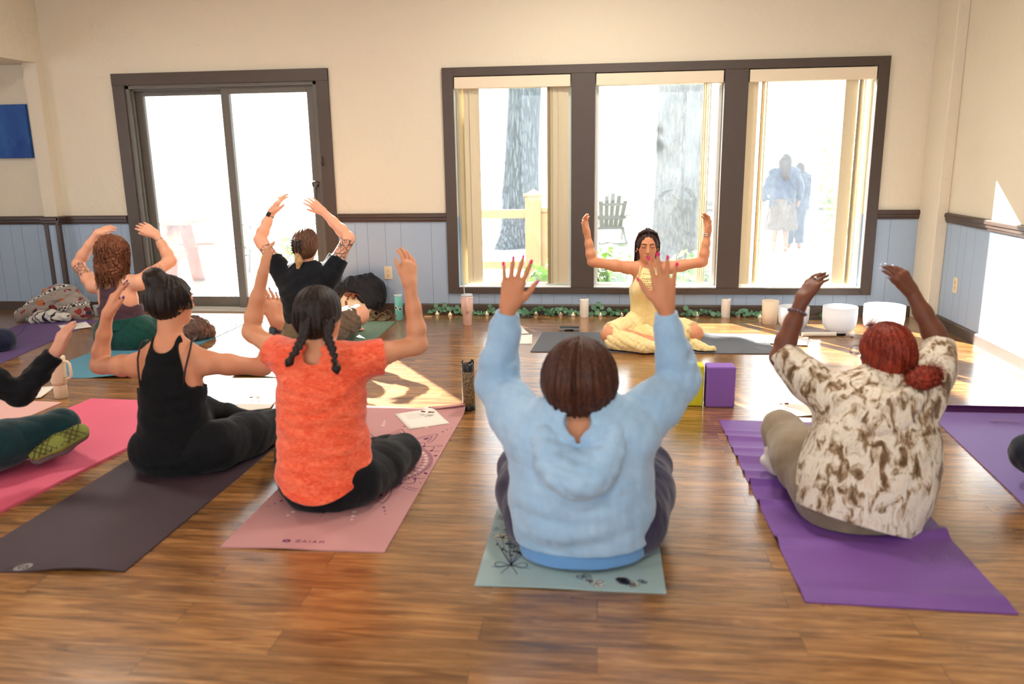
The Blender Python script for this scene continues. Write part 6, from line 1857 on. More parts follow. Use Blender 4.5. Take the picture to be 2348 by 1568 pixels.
# ---- blocks
def block(x, y, col, label, rz=0):
    m = MB(); m.box(-0.0765, 0.0765, -0.051, 0.051, 0, 0.229)
    o = m.build('yoga_block', simple(label.split()[0]+'_foam', col, 0.8, 220, 0.15, 0.03), None, bevel=0.009, seg=3)
    o.location = (x, y, 0.0005); o.rotation_euler = (0, 0, rz); tag(o, label, 'yoga block'); return o
block(0.652, -2.585, lin(140, 98, 184), 'purple foam yoga block standing upright', 0.03)
block(0.488, -2.57, lin(212, 208, 36), 'yellow foam yoga block standing half behind a blue sleeve', -0.03)

# ---- drinking vessels
def vessel(loc, label, name, cat='bottle'):
    return empty(name, loc, label, cat)
e = vessel((-1.092, -0.50, 0), 'pale pink insulated tumbler with handle and straw by the window wall', 'tumbler', 'tumbler')
M_blush = simple('blush_enamel', lin(236, 198, 184), 0.35)
M_clear = NT('clear_plastic'); M_clear = M_clear.pbr((0.85, 0.92, 1.0), 0.08, None, Transmission_Weight=0.0, Alpha=0.45)
m = MB(); m.lathe([(0.035, 0), (0.037, 0.003), (0.0385, 0.095), (0.049, 0.118), (0.050, 0.235), (0.047, 0.238)], n=32); m.build('body', M_blush, e, True)
m = MB(); m.lathe([(0.0505, 0.222), (0.0508, 0.228)], n=32, closed=True); m.lathe([(0.049, 0.238), (0.049, 0.252), (0.044, 0.256), (0.0, 0.256)], n=32); m.build('lid', M_clear, e, True)
m = MB(); m.tube([(0.012, -0.046, 0.225), (0.014, -0.078, 0.222), (0.014, -0.084, 0.205), (0.014, -0.084, 0.14), (0.014, -0.076, 0.122), (0.012, -0.046, 0.120)], 0.0085, 10); m.build('handle', M_blush, e, True)
m = MB(); m.tube([(-0.018, 0, 0.25), (-0.022, 0, 0.33)], 0.0042, 10); m.build('straw', M_clear, e, True)
e = vessel((-0.712, -2.755, 0), 'black water bottle with gold floral pattern left of the blue sleeve', 'water_bottle')
t = NT('black_gold_floral'); v = t.coord()
vo = t.n('TexVoronoi', {'feature': 'DISTANCE_TO_EDGE'}, Vector=t.mixv(v, 0.05), Scale=60.0).outputs['Distance']
nz = t.noise(t.mixv(v, 0.03), 90, 3, 0.6, 2.0)
ink = t.math('MAXIMUM', t.math('LESS_THAN', vo, 0.05), t.math('LESS_THAN', t.math('ABSOLUTE', t.math('SUBTRACT', nz, 0.52)), 0.045))
M_goldp = t.pbr(t.mix(ink, (0.008, 0.007, 0.007), lin(150, 124, 84)), 0.4)
M_blk = simple('black_plastic', (0.012, 0.012, 0.014), 0.35)
m = MB(); m.lathe([(0.034, 0.028), (0.0352, 0.03), (0.0352, 0.218), (0.034, 0.22)], n=32); m.build('body', M_goldp, e, True)
m = MB(); m.lathe([(0.033, 0), (0.036, 0.004), (0.036, 0.030), (0.034, 0.032)], n=32); m.build('base_ring', M_blk, e, True)
m = MB(); m.lathe([(0.033, 0.218), (0.0335, 0.222), (0.0335, 0.256), (0.028, 0.262), (0, 0.262)], n=32); m.tube([(-0.030, 0, 0.256), (-0.032, 0, 0.272), (-0.026, 0, 0.276)], 0.004, 8); m.tube([(-0.005, 0, 0.258), (0.018, 0, 0.27), (0.026, 0, 0.284)], 0.007, 8); m.tube([(0.030, 0, 0.256), (0.030, 0, 0.278)], 0.004, 8)
m.build('cap', M_blk, e, True)
e = vessel((-1.715, -0.32, 0), 'teal tumbler printed with cows and pink flowers beside the sandals', 'printed_tumbler', 'tumbler')
t = NT('teal_cow_floral_print'); v = t.coord(scale=(1, 1, 1))
vo = t.n('TexVoronoi', Vector=t.mixv(v, 0.02), Scale=30.0); d = vo.outputs['Distance']; cs = t.n('SeparateColor', Color=vo.outputs['Color'])
c = t.mix(t.math('MULTIPLY', t.math('LESS_THAN', d, 0.42), t.math('GREATER_THAN', cs.outputs[0], 0.62)), lin(104, 184, 176), lin(232, 236, 232))
c = t.mix(t.math('MULTIPLY', t.math('LESS_THAN', d, 0.30), t.math('GREATER_THAN', cs.outputs[0], 0.62)), c, (0.01, 0.01, 0.012))
c = t.mix(t.math('MULTIPLY', t.math('LESS_THAN', d, 0.26), t.math('LESS_THAN', cs.outputs[0], 0.34)), c, lin(232, 110, 140))
M_cow = t.pbr(c, 0.3)
m = MB(); m.lathe([(0.033, 0), (0.035, 0.003), (0.0365, 0.205), (0.035, 0.207)], n=32); m.build('body', M_cow, e, True)
m = MB(); m.lathe([(0.0368, 0.205), (0.0368, 0.218), (0.032, 0.222), (0, 0.222)], n=32); m.build('lid', M_clear, e, True)
e = vessel((-3.165, -2.68, 0), 'cream insulated mug with large handle behind the black sleeve', 'travel_mug', 'mug')
M_cream = simple('cream_enamel', lin(228, 206, 176), 0.4); M_tan = simple('tan_silicone_band', lin(206, 168, 138), 0.5)
m = MB(); m.lathe([(0.033, 0), (0.036, 0.003), (0.0375, 0.080)], n=32, closed=True); m.lathe([(0.0375, 0.080), (0.0385, 0.088)], n=32, closed=True); m.lathe([(0.0385, 0.088), (0.044, 0.102), (0.049, 0.245), (0.047, 0.248), (0, 0.248)], n=32); m.build('body', M_cream, e, True)
m = MB(); m.lathe([(0.0382, 0.0835), (0.0400, 0.086), (0.0430, 0.097), (0.0418, 0.0975)], n=32, closed=True); m.build('band', M_tan, e, True)
m = MB(); m.tube([(0.045, -0.01, 0.222), (0.078, -0.014, 0.224), (0.092, -0.016, 0.210), (0.094, -0.016, 0.150), (0.088, -0.015, 0.132), (0.072, -0.013, 0.122), (0.043, -0.01, 0.120)], 0.0085, 10); m.build('handle', M_cream, e, True)
# glass jar near the mauve top
e = vessel((-4.50, -0.26, 0), 'small empty clear glass on the floor left of the mauve crop top', 'drinking_glass', 'glass')
t = NT('jar_glass'); M_jar = t.pbr((0.9, 0.95, 0.95), 0.03, None, Alpha=0.22, Specular_IOR_Level=0.9)
m = MB(); m.lathe([(0.032, 0.0), (0.036, 0.004), (0.043, 0.10), (0.0415, 0.10), (0.034, 0.008), (0, 0.008)], n=28); m.build('glass_wall', M_jar, e, True)
m = MB(); m.tube([(0.0425*math.cos(a*PI/12), 0.0425*math.sin(a*PI/12), 0.10) for a in range(25)], 0.0016, 6, False); m.build('rim', simple('bright_glass_rim', (0.7, 0.75, 0.75), 0.1), e, True)

# ---- candles
M_wax = simple('ivory_wax', lin(248, 242, 230), 0.6)
for (x, y, lab) in ((-0.140, -0.13, 'ivory pillar candle left of the sitter in yellow'), (1.05, -0.10, 'ivory pillar candle right of the sitter in yellow')):
    e = empty('pillar_candle', (x, y, 0), lab, 'candle', 'ivory pillar candles')
    m = MB(); n = 32
    prof = [(0.037, 0), (0.038, 0.002), (0.038, 0.150)]
    m.lathe(prof, n=n, closed=True)
    vs = []; 
    for r, dz in ((0.038, 0), (0.034, 0.0), (0.031, -0.012), (0.0, -0.014)):
        for k in range(n): a = 2*PI*k/n; vs.append((r*math.cos(a), r*math.sin(a), 0.150+dz+(0.005*math.sin(a*2+1)+0.003*math.sin(3*a) if r > 0.032 else 0)))
    m.add(vs, [(j*n+k, j*n+(k+1) % n, (j+1)*n+(k+1) % n, (j+1)*n+k) for j in range(3) for k in range(n)])
    m.build('wax', M_wax, e, True)
    m = MB(); m.tube([(0, 0, 0.136), (0.001, 0, 0.152)], 0.0012, 6); m.build('wick', M_blk, e, True)
M_tl = simple('ivory_tealight_plastic', lin(240, 232, 214), 0.4)
t = NT('tealight_flame'); em = t.n('Emission', Color=(1.0, 0.62, 0.22, 1), Strength=2.2); t.t.links.new(em.outputs[0], t.out.inputs[0]); M_flame = t.m
def tealight():
    e = empty('tealight', (0, 0, 0))
    m = MB(); m.lathe([(0.0175, 0), (0.0185, 0.002), (0.0185, 0.016), (0.0165, 0.018), (0.006, 0.0175), (0.0, 0.0175)], n=20); m.build('cup', M_tl, e, True)
    m = MB(); m.lathe([(0.0045, 0.017), (0.0055, 0.023), (0.0035, 0.030), (0.0, 0.037)], n=10); m.build('flame', M_flame, e, True)
    return e
TL = [(-1.43, -0.09, 'LED tealight nestled in the leftmost leaf clump'), (-1.31, -0.115, 'lit LED tealight just right of the leftmost leaf clump'), (-0.99, -0.085, 'LED tealight right of the pale pink tumbler'),
      (-0.56, -0.06, 'LED tealight right of the floor vent, under the left window pane'), (-0.345, -0.07, 'LED tealight second to the left of the left pillar candle'), (-0.235, -0.10, 'LED tealight directly left of the left pillar candle'),
      (0.0, -0.10, 'LED tealight directly right of the left pillar candle'), (0.18, -0.07, 'LED tealight half hidden left of the sitter in yellow'), (0.82, -0.06, 'LED tealight between the raised blue sleeve and the right pillar candle'),
      (1.16, -0.06, 'LED tealight directly right of the right pillar candle'), (1.33, -0.13, 'LED tealight between right pillar candle and the white bowls'), (1.64, -0.07, 'LED tealight behind the leftmost white bowl'), (1.90, -0.09, 'LED tealight between the two large white bowls')]
proto = tealight()
for i, (x, y, lab) in enumerate(TL):
    if i == 0: e = proto
    else:
        e = proto.copy(); COL.objects.link(e)
        for ch in proto.children:
            c2 = ch.copy(); COL.objects.link(c2); c2.parent = e
    e.location = (x, y, 0); tag(e, lab, 'candle', 'LED tealights in the eucalyptus')

# ---- eucalyptus sprigs
def leafmat(name, a, b):
    t = NT(name); n = t.noise(t.coord(), 30, 2); return t.pbr(t.mix(n, a, b), 0.6)
M_euc = leafmat('eucalyptus_leaf', lin(62, 112, 84), lin(118, 164, 130)); M_euc2 = leafmat('dark_eucalyptus_leaf', lin(38, 82, 50), lin(72, 116, 74)); M_stem = simple('green_stem', lin(78, 96, 60), 0.7)
def sprig(x0, x1, y, seed, label, lift=0.06, n=12, up=()):
    rs = random.Random(seed); e = empty('eucalyptus_sprig', ((x0+x1)/2, y, 0), label, 'leaves', 'eucalyptus sprigs along the wall')
    L = tuple(e.location); xs = [x0+(x1-x0)*k/8 for k in range(9)]
    pth = [Vector((x, y+0.02*math.sin(k+seed), 0.006+lift*math.sin(PI*k/8)*rs.uniform(0.6, 1))) for k, x in enumerate(xs)]
    m = MB(); m.tube(pth, 0.0018, 5); 
    lm = MB()
    def leaf(c, r, nr):
        lm.disc(c, nr, r, 10, 0.9, rs.random()*6)
    for k in range(n):
        t = k/(n-1)*7.99; i = int(t); p = pth[i].lerp(pth[i+1], t-i)
        for q in (-1, 1):
            r = rs.uniform(0.013, 0.024); off = Vector((rs.uniform(-.012, .012), q*rs.uniform(0.012, 0.03), rs.uniform(-0.01, 0.022)))
            c = p+off; c.z = max(c.z, r*0.75+0.003); c.y = min(c.y, -0.026-r*0.9)
            leaf(c, r, (rs.gauss(0, .5), -0.7+rs.gauss(0, .3), 0.6+rs.gauss(0, .3)))
    for (ux, uz, r) in up:
        b = Vector((ux*0.8+x0*0.2, y, 0.01)); tt = Vector((ux, min(y-0.01, -0.06), uz)); m.tube([b, (b+tt)/2+Vector((0.01, 0, 0.01)), tt], 0.0016, 5); leaf(tt+Vector((0, -0.004, 0)), r, (rs.gauss(0, .2), -1, 0.15))
        leaf(tt+Vector((0.03, 0.0, -0.03)), r*0.9, (rs.gauss(0, .3), -1, 0.3))
    m.build('stem', M_stem, e, True, loc=L); lm.build('leaves', M_euc if seed % 3 else M_euc2, e, False, loc=L)
SPR = [(-1.50, -1.14, 1, 'bushy eucalyptus sprig at the left end of the garland', 0.05, 12, ((-1.44, 0.085, .022), (-1.36, 0.09, .024), (-1.25, 0.07, .022))),
       (-1.22, -1.10, 2, 'short eucalyptus twig just left of the pink tumbler', 0.02, 6, ()), (-1.06, -0.86, 4, 'eucalyptus sprig right of the pink tumbler', 0.02, 9, ((-0.96, 0.085, .02),)),
       (-0.84, -0.60, 5, 'eucalyptus sprig lying over the left floor vent', 0.03, 9, ((-0.66, 0.05, .022),)), (-0.62, -0.42, 3, 'dark green eucalyptus sprig right of the left floor vent', 0.06, 12, ()),
       (-0.46, -0.20, 7, 'arched eucalyptus sprig ending at the left pillar candle', 0.06, 12, ((-0.30, 0.05, .024),)), (-0.10, 0.16, 8, 'eucalyptus sprig with two tall round leaves right of the left pillar candle', 0.03, 10, ((-0.06, 0.075, .024), (-0.02, 0.105, .024))),
       (0.10, 0.28, 6, 'eucalyptus sprig tucked behind the sitter in yellow', 0.04, 8, ()), (0.70, 1.02, 10, 'eucalyptus sprig left of the right pillar candle', 0.03, 13, ((0.72, 0.075, .025),)),
       (1.06, 1.34, 11, 'eucalyptus sprig right of the right pillar candle', 0.04, 12, ((1.18, 0.05, .022),)), (1.30, 1.50, 13, 'eucalyptus sprig left of the white bowls', 0.03, 8, ()),
       (1.54, 1.72, 14, 'eucalyptus sprig behind the leftmost white bowl', 0.04, 8, ((1.62, 0.07, .024),)), (1.84, 2.02, 9, 'eucalyptus sprig between the two large white bowls', 0.04, 10, ()), (2.22, 2.42, 16, 'eucalyptus sprig at the right end of the garland', 0.04, 9, ())]
for a in SPR: sprig(a[0], a[1], -0.075, a[2], a[3], a[4], a[5], a[6])

# ---- frosted crystal bowls, cup, mallets
t = NT('frosted_white_quartz'); _d = t.n('BsdfDiffuse', Color=(0.93, 0.92, 0.92)); _t = t.n('BsdfTranslucent', Color=(0.95, 0.95, 0.97))
_m = t.t.nodes.new('ShaderNodeMixShader'); _m.inputs[0].default_value = 0.5; t.t.links.new(_d.outputs[0], _m.inputs[1]); t.t.links.new(_t.outputs[0], _m.inputs[2]); t.t.links.new(_m.outputs[0], t.out.inputs[0]); M_frost = t.m
def bowl(x, y, r, h, label):
    e = empty('crystal_bowl', (x, y, 0), label, 'bowl', 'white crystal bowls')
    z0 = 0.012; m = MB(); o_ = [(0.0, z0), (r*0.45, z0+0.002), (r*0.78, z0+h*0.12), (r*0.95, z0+h*0.30), (r, z0+h*0.55), (r*1.0, z0+h)]
    i_ = [(r-0.007, z0+h), (r-0.007, z0+h*0.55), (r*0.90, z0+h*0.32), (r*0.70, z0+h*0.16), (0.0, z0+0.012)]
    m.lathe(o_+i_, n=40); m.build('bowl', M_frost, e, True)
    m = MB(); m.lathe([(r*0.40, 0), (r*0.44, 0.006), (r*0.42, 0.014), (0, 0.0145)], n=28); m.build('rubber_ring', M_blk, e, True)
bowl(1.49, -0.60, 0.115, 0.175, 'small frosted white bowl leftmost of the three, behind the dark raised forearm')
bowl(1.80, -0.72, 0.125, 0.20, 'frosted white bowl standing free, middle of the three')
bowl(2.12, -0.72, 0.145, 0.21, 'largest frosted white bowl, rising behind the red hair')
e = empty('felt_cup', (1.36, -0.36, 0), 'cream cylindrical cup left of the leftmost white bowl', 'cup')
m = MB(); m.lathe([(0.055, 0), (0.057, 0.002), (0.066, 0.19), (0.062, 0.19), (0.052, 0.008), (0, 0.008)], n=32); m.build('cup_wall', simple('cream_cup', lin(234, 214, 186), 0.6), e, True)
m = MB(); m.tube([(-0.125, 0, 0.017), (0.125, 0, 0.017)], 0.017, 20); o = m.build('suede_mallet', simple('cream_suede', lin(226, 214, 196), 0.85), None, True); o.location = (1.63, -0.82, 0); o.rotation_euler = (0, 0, 0.05); smooth_by_angle(o)
tag(o, 'cream cylindrical suede mallet lying before the middle white bowl', 'mallet')
e = empty('ball_mallet', (1.87, -0.82, 0), 'white ball-headed mallet lying before the largest white bowl', 'mallet')
m = MB(); m.ellipsoid((0, 0, 0.021), (0.022, 0.021, 0.021), 16, 10); m.build('head', M_wax, e, True)
m = MB(); m.tube([(0.018, 0, 0.020), (0.20, 0.02, 0.008)], 0.006, 10); m.build('stick', simple('pale_wood_stick', lin(214, 188, 150), 0.6), e, True)

# ---- phone on a small stand
e = empty('phone_on_stand', (-0.245, -0.69, 0), 'smartphone resting on a small round stand by the charcoal mat', 'phone')
m = MB(); m.box(-0.080, 0.080, -0.036, 0.036, 0.019, 0.028); m.build('phone', simple('dark_phone_glass', lin(60, 64, 70), 0.15), e, bevel=0.003)
m = MB(); m.box(-0.083, 0.083, -0.039, 0.039, 0.017, 0.0235); m.build('phone_case', simple('silver_phone_case', lin(150, 155, 160), 0.3), e, bevel=0.003)
m = MB(); m.lathe([(0.036, 0), (0.036, 0.005), (0.012, 0.008), (0.014, 0.0168), (0, 0.0168)], n=24); m.build('stand', M_blk, e, True)
# flint / little wood stick by the leftmost tealight
m = MB(); m.box(-0.035, 0.035, -0.008, 0.008, 0, 0.012); o = m.build('wood_stick', simple('pale_palo_wood', lin(196, 168, 132), 0.8), None, bevel=0.003); o.location = (-1.49, -0.20, 0); o.rotation_euler = (0, 0, 0.1)
tag(o, 'short pale wood stick lying left of the garland', 'stick')

# ---- sandals
M_sand = simple('gold_brown_leather', lin(112, 92, 66), 0.4, Metallic=0.2); M_foot = simple('bronze_footbed', lin(128, 110, 84), 0.5)
def sandal(x, y, rz, label):
    e = empty('sandal', (x, y, 0), label, 'sandal', None, rz)
    s = SDF((-0.07, -0.15, -0.01), (0.07, 0.15, 0.07), 0.003); s.chain([(0, 0.09, 0.012), (0, 0.03, 0.012), (0, -0.03, 0.012), (0, -0.09, 0.012)], [0.036, 0.034, 0.042, 0.036], k=0.02, fr=(0, 0, 1), sq=0.28)
    rt = s.mesh('footbed', M_foot, None); rt.parent = e
    for (y0, lean) in ((-0.065, 0.01), (0.075, 0.0)):
        m = MB(); 
        for dy in (-0.006, 0.0, 0.006): m.tube([(0.040*math.cos(a*PI/10), y0+dy+lean*math.sin(a*PI/10), 0.014+0.052*math.sin(a*PI/10)) for a in range(11)], 0.0035, 6)
        m.build('strap', M_sand, e, True)
sandal(-1.955, -0.30, 0.06, 'left of the two bronze strappy sandals by the wall')
sandal(-1.845, -0.30, -0.06, 'right of the two bronze strappy sandals, nearest the teal tumbler')

# ---- cream handbag and black jacket
s = SDF((-2.35, -0.36, -0.02), (-1.85, 0.02, 0.40), 0.0045)
s.cap((-2.17, -0.17, 0.09), (-2.06, -0.17, 0.09), 0.105, 0.105, k=0.03, fr=(0, 1, 0), sq=0.62); s.cap((-2.16, -0.17, 0.14), (-2.10, -0.17, 0.16), 0.085, 0.07, k=0.04, fr=(0, 1, 0), sq=0.5)
s.wrinkle(0.004, (8, 8, 8), 3)
e = empty('handbag', (-2.12, -0.17, 0), 'cream leather handbag with brown strap half under the black jacket', 'bag')
s.mesh('bag_body', simple('cream_leather', lin(226, 210, 184), 0.5, 60, 0.15), e, floor=0.001)
M_brown = simple('saddle_brown_leather', lin(112, 58, 34), 0.45)
m = MB(); m.beam((-2.19, -0.258, 0.02), (-2.20, -0.250, 0.15), 0.016, 0.005, up=(0, 1, 0)); m.tube([(-2.19, -0.24, 0.16), (-2.15, -0.25, 0.22), (-2.08, -0.25, 0.205), (-2.03, -0.235, 0.12)], 0.009, 8, flat=0.6); m.build('strap', M_brown, e, True, loc=(0, 0, 0))
m = MB(); m.ellipsoid((-2.18, -0.245, 0.205), (0.035, 0.018, 0.022), 14, 8); m.ellipsoid((-2.13, -0.25, 0.19), (0.02, 0.012, 0.03), 10, 6); m.build('knotted_scarf', M_brown, e, True, loc=(0, 0, 0))
s = SDF((-2.45, -0.40, -0.02), (-1.72, 0.02, 0.46), 0.0045)
s.chain([(-2.30, -0.13, 0.23), (-2.15, -0.14, 0.265), (-2.05, -0.13, 0.275), (-1.98, -0.13, 0.24), (-1.93, -0.15, 0.15)], [0.05, 0.06, 0.065, 0.075, 0.05], k=0.05, fr=(0, 1, 0), sq=0.8)
s.cap((-2.02, -0.13, 0.30), (-2.005, -0.10, 0.345), 0.035, 0.006, k=0.03); s.cap((-2.10, -0.19, 0.24), (-1.96, -0.21, 0.13), 0.05, 0.055, k=0.04)
s.cap((-2.05, -0.235, 0.10), (-2.04, -0.20, 0.10), 0.03, 0.03, k=0.03, op='s')
s.wrinkle(0.012, (6, 6, 6), 7, 5); s.wrinkle(0.003, (14, 14, 14), 8, 5)
s.plane_cut((0, -0.022, 0), (0, 1, 0))
o = s.mesh('jacket', fabric('black_nylon', lin(16, 18, 26), lin(22, 25, 34), 9, 500, 0.55, 0.2, 0.1), None); tag(o, 'black jacket bundled over the cream handbag against the wall', 'jacket')

# ---- woven blanket heap
t = NT('southwest_woven_blanket'); v = t.coord(scale=(1, 1, 1)); vv = t.mixv(v, 0.05)
sx = t.n('SeparateXYZ', Vector=t.n('Mapping', Vector=vv, Rotation=(0.3, 0.5, 0.6)).outputs[0])
band = t.math('FRACT', t.math('MULTIPLY', sx.outputs[2], 5.2))
ck = t.n('TexChecker', Vector=t.n('Mapping', Vector=vv, Rotation=(0.3, 0.5, 1.38)).outputs[0], Scale=46.0).outputs['Fac']
vo = t.n('TexVoronoi', {'distance': 'MANHATTAN'}, Vector=vv, Scale=13.0); cs = t.n('SeparateColor', Color=vo.outputs['Color'])
c = lin(148, 136, 126)
blobm = t.math('MULTIPLY', t.math('LESS_THAN', vo.outputs['Distance'], 0.62), t.math('MULTIPLY', t.math('GREATER_THAN', band, 0.24), t.math('LESS_THAN', band, 0.86)))
cc = t.ramp(cs.outputs[0], [(0.0, lin(110, 24, 30)), (0.42, lin(150, 48, 34)), (0.66, lin(196, 104, 50)), (0.86, lin(34, 32, 58))], 'CONSTANT')
c = t.mix(blobm, c, cc)
tri = t.math('MULTIPLY', ck, t.math('LESS_THAN', band, 0.17)); c = t.mix(t.math('LESS_THAN', band, 0.17), c, lin(214, 208, 196)); c = t.mix(tri, c, lin(26, 24, 34))
M_blank = t.pbr(c, 0.95, t.bump(t.noise(v, 300, 2), 0.4, 0.003), Sheen_Weight=0.3)
e = empty('blanket', (-4.78, -0.42, 0), 'heaped grey woven blanket with red and navy motifs by the pillar', 'blanket')
s = SDF((-5.25, -0.85, -0.02), (-4.35, -0.10, 0.48), 0.005)
s.chain([(-5.05, -0.50, 0.05), (-4.92, -0.46, 0.10), (-4.80, -0.42, 0.16), (-4.72, -0.40, 0.20)], [0.05, 0.085, 0.105, 0.085], k=0.06)
s.chain([(-4.74, -0.42, 0.22), (-4.66, -0.40, 0.16), (-4.60, -0.40, 0.09), (-4.54, -0.40, 0.05)], [0.07, 0.09, 0.075, 0.045], k=0.06)
s.cap((-4.70, -0.42, 0.24), (-4.66, -0.44, 0.27), 0.05, 0.03, k=0.03)
s.chain([(-4.72, -0.56, 0.25), (-4.76, -0.56, 0.14), (-4.88, -0.60, 0.05)], [0.006, 0.011, 0.008], k=0.02, op='s')
s.wrinkle(0.012, (5, 5, 5), 5, 5); s.wrinkle(0.004, (10, 10, 10), 6, 5)
s.mesh('woven_blanket', M_blank, e, floor=0.001)
s = SDF((-5.1, -0.85, -0.02), (-4.45, -0.35, 0.3), 0.0045)
s.chain([(-4.92, -0.60, 0.02), (-4.83, -0.58, 0.055), (-4.72, -0.56, 0.06), (-4.62, -0.52, 0.04)], [0.022, 0.042, 0.045, 0.03], k=0.03)
s.wrinkle(0.007, (12, 12, 12), 9, 5)
t = NT('white_black_stripe_cloth'); v = t.coord(); vv = t.mixv(v, 0.04); sx = t.n('SeparateXYZ', Vector=t.n('Mapping', Vector=vv, Rotation=(0, 0.2, 0.7)).outputs[0])
st = t.math('LESS_THAN', t.math('FRACT', t.math('MULTIPLY', sx.outputs[0], 26.0)), 0.22); st2 = t.math('LESS_THAN', t.math('FRACT', t.math('MULTIPLY', sx.outputs[0], 7.0)), 0.16)
s.mesh('striped_border', t.pbr(t.mix(t.math('MAXIMUM', st, st2), lin(206, 200, 190), lin(40, 40, 52)), 0.95), e, floor=0.001)
# brown fleece lump right of the auburn-haired sitter
s = SDF((-3.45, -1.35, -0.02), (-2.85, -0.75, 0.35), 0.005)
s.chain([(-3.16, -1.34+.1, 0.06), (-3.11, -1.16, 0.10), (-3.06, -1.08, 0.05)], [0.06, 0.075, 0.05], k=0.05); s.wrinkle(0.012, (12, 12, 12), 15, 7)
o = s.mesh('folded_sweater', fabric('taupe_brown_fleece', lin(84, 64, 60), lin(106, 84, 76), 20, 300, 0.95, 0.5, 0.3), None, floor=0.0065); tag(o, 'taupe brown sweater heaped right of the green trousers', 'sweater')
# ================================================================== outside the glass
def tag_s(o): o['kind'] = 'structure'; return o
t = NT('pale_gravel_and_grass'); v = t.coord()
n = t.noise(v, 0.5, 4, 0.6, 0.8); n2 = t.noise(v, 14, 4, 0.7)
c = t.ramp(n, [(0.40, lin(118, 110, 98)), (0.50, lin(134, 128, 116)), (0.58, lin(88, 112, 62))])
c = t.mix(t.math('MULTIPLY', t.math('GREATER_THAN', n2, 0.57), 0.6), c, lin(62, 56, 48))
M_ground = t.pbr(c, 0.95, t.bump(n2, 0.6, 0.03))
m = MB(); m.box(-60, 60, WT+0.02, 90, -0.45, -0.35); tag_s(m.build('ground', M_ground))
M_deck = simple('sunlit_deck_boards', lin(128, 116, 104), 0.8, 20, 0.2, 0.1)
m = MB()
for k in range(17): m.box(-7.5, -1.55, WT+0.03+0.145*k, WT+0.165+0.145*k, -0.06, -0.025)
m.box(-7.5, -1.55, WT+0.03, WT+2.5, -0.35, -0.062)
o = m.build('deck', M_deck); tag_s(o)
M_post = simple('pale_weathered_wood', lin(160, 128, 92), 0.8, 40, 0.3, 0.1)
M_redwood = simple('orange_picnic_wood', lin(138, 72, 42), 0.75, 40, 0.3, 0.15)
M_greywood = simple('grey_weathered_wood', lin(100, 100, 96), 0.8, 40, 0.3, 0.12)
# railing behind the left window pane
e = empty('deck_railing', (-1.2, 2.52, -0.35), 'pale wood railing with capped post outside the left window pane', 'railing')
L = tuple(e.location)
def post(x, y, z1, e, w=0.09):
    m = MB(); m.box(x-w, x+w, y-w, y+w, -0.35, z1); m.build('post', M_post, e, loc=L, bevel=0.006)
    m = MB(); m.box(x-w-0.02, x+w+0.02, y-w-0.02, y+w+0.02, z1, z1+0.025); 
    vs = [(x-w, y-w, z1+0.025), (x+w, y-w, z1+0.025), (x+w, y+w, z1+0.025), (x-w, y+w, z1+0.025), (x, y, z1+0.08)]
    m.add(vs, [(0, 1, 4), (1, 2, 4), (2, 3, 4), (3, 0, 4)]); m.build('post_cap', M_post, e, loc=L)
post(-0.79, 2.52, 0.90, e); post(-3.0, 2.72, 0.90, e)
m = MB(); m.box(-2.9, -0.88, 2.49, 2.53, 0.645, 0.745); m.build('rail', M_post, e, loc=L, bevel=0.004)
m = MB(); m.box(-2.9, -0.88, 2.49, 2.53, 0.05, 0.14); m.build('rail', M_post, e, loc=L, bevel=0.004)
m = MB(); m.box(-0.70, -0.28, 2.48, 2.52, -0.35, 0.72); m.box(-0.70, -0.28, 2.46, 2.54, 0.72, 0.76); m.build('side_panel', M_post, e, loc=L)
# porch posts, pale
for (x, y, lab) in ((-4.06, 2.72, 'slim white porch post seen through the right door leaf'), (3.30, 6.2, 'white lamp post outside the rightmost window pane')):
    m = MB(); m.box(x-0.05, x+0.05, y-0.05, y+0.05, -0.35, 3.3 if y < 5 else 2.2); o = m.build('white_post', M_vinyl, None, loc=(x, y, -0.35)); tag(o, lab, 'post')
# birdhouse on a pole
e = empty('birdhouse', (-5.45, 7.0, -0.35), 'small white multi-hole birdhouse on a thin pole', 'birdhouse'); L = tuple(e.location)
M_pale = simple('pale_birdhouse_paint', lin(178, 178, 170), 0.7); M_grey = simple('grey_pole', lin(120, 122, 124), 0.5)
m = MB(); m.box(-5.60, -5.31, 6.87, 7.13, 1.14, 1.27); m.build('house', M_pale, e, loc=L)
m = MB(); vs = [(-5.63, 6.85, 1.27), (-5.28, 6.85, 1.27), (-5.28, 7.15, 1.27), (-5.63, 7.15, 1.27), (-5.40, 6.85, 1.36), (-5.40, 7.15, 1.36)]; m.add(vs, [(0, 1, 4), (1, 2, 5, 4), (2, 3, 5), (3, 0, 4, 5)]); m.build('roof', M_grey, e, loc=L)
m = MB()
for i in range(3):
    for j in range(2): m.disc((-5.55+0.09*i, 6.868, 1.175+0.055*j), (0, -1, 0), 0.014, 10)
m.build('entrance_holes', M_slot, e, loc=L)
m = MB(); m.tube([(-5.45, 7, -0.35), (-5.45, 7, 1.14)], 0.018, 8); m.build('pole', M_grey, e, loc=L)
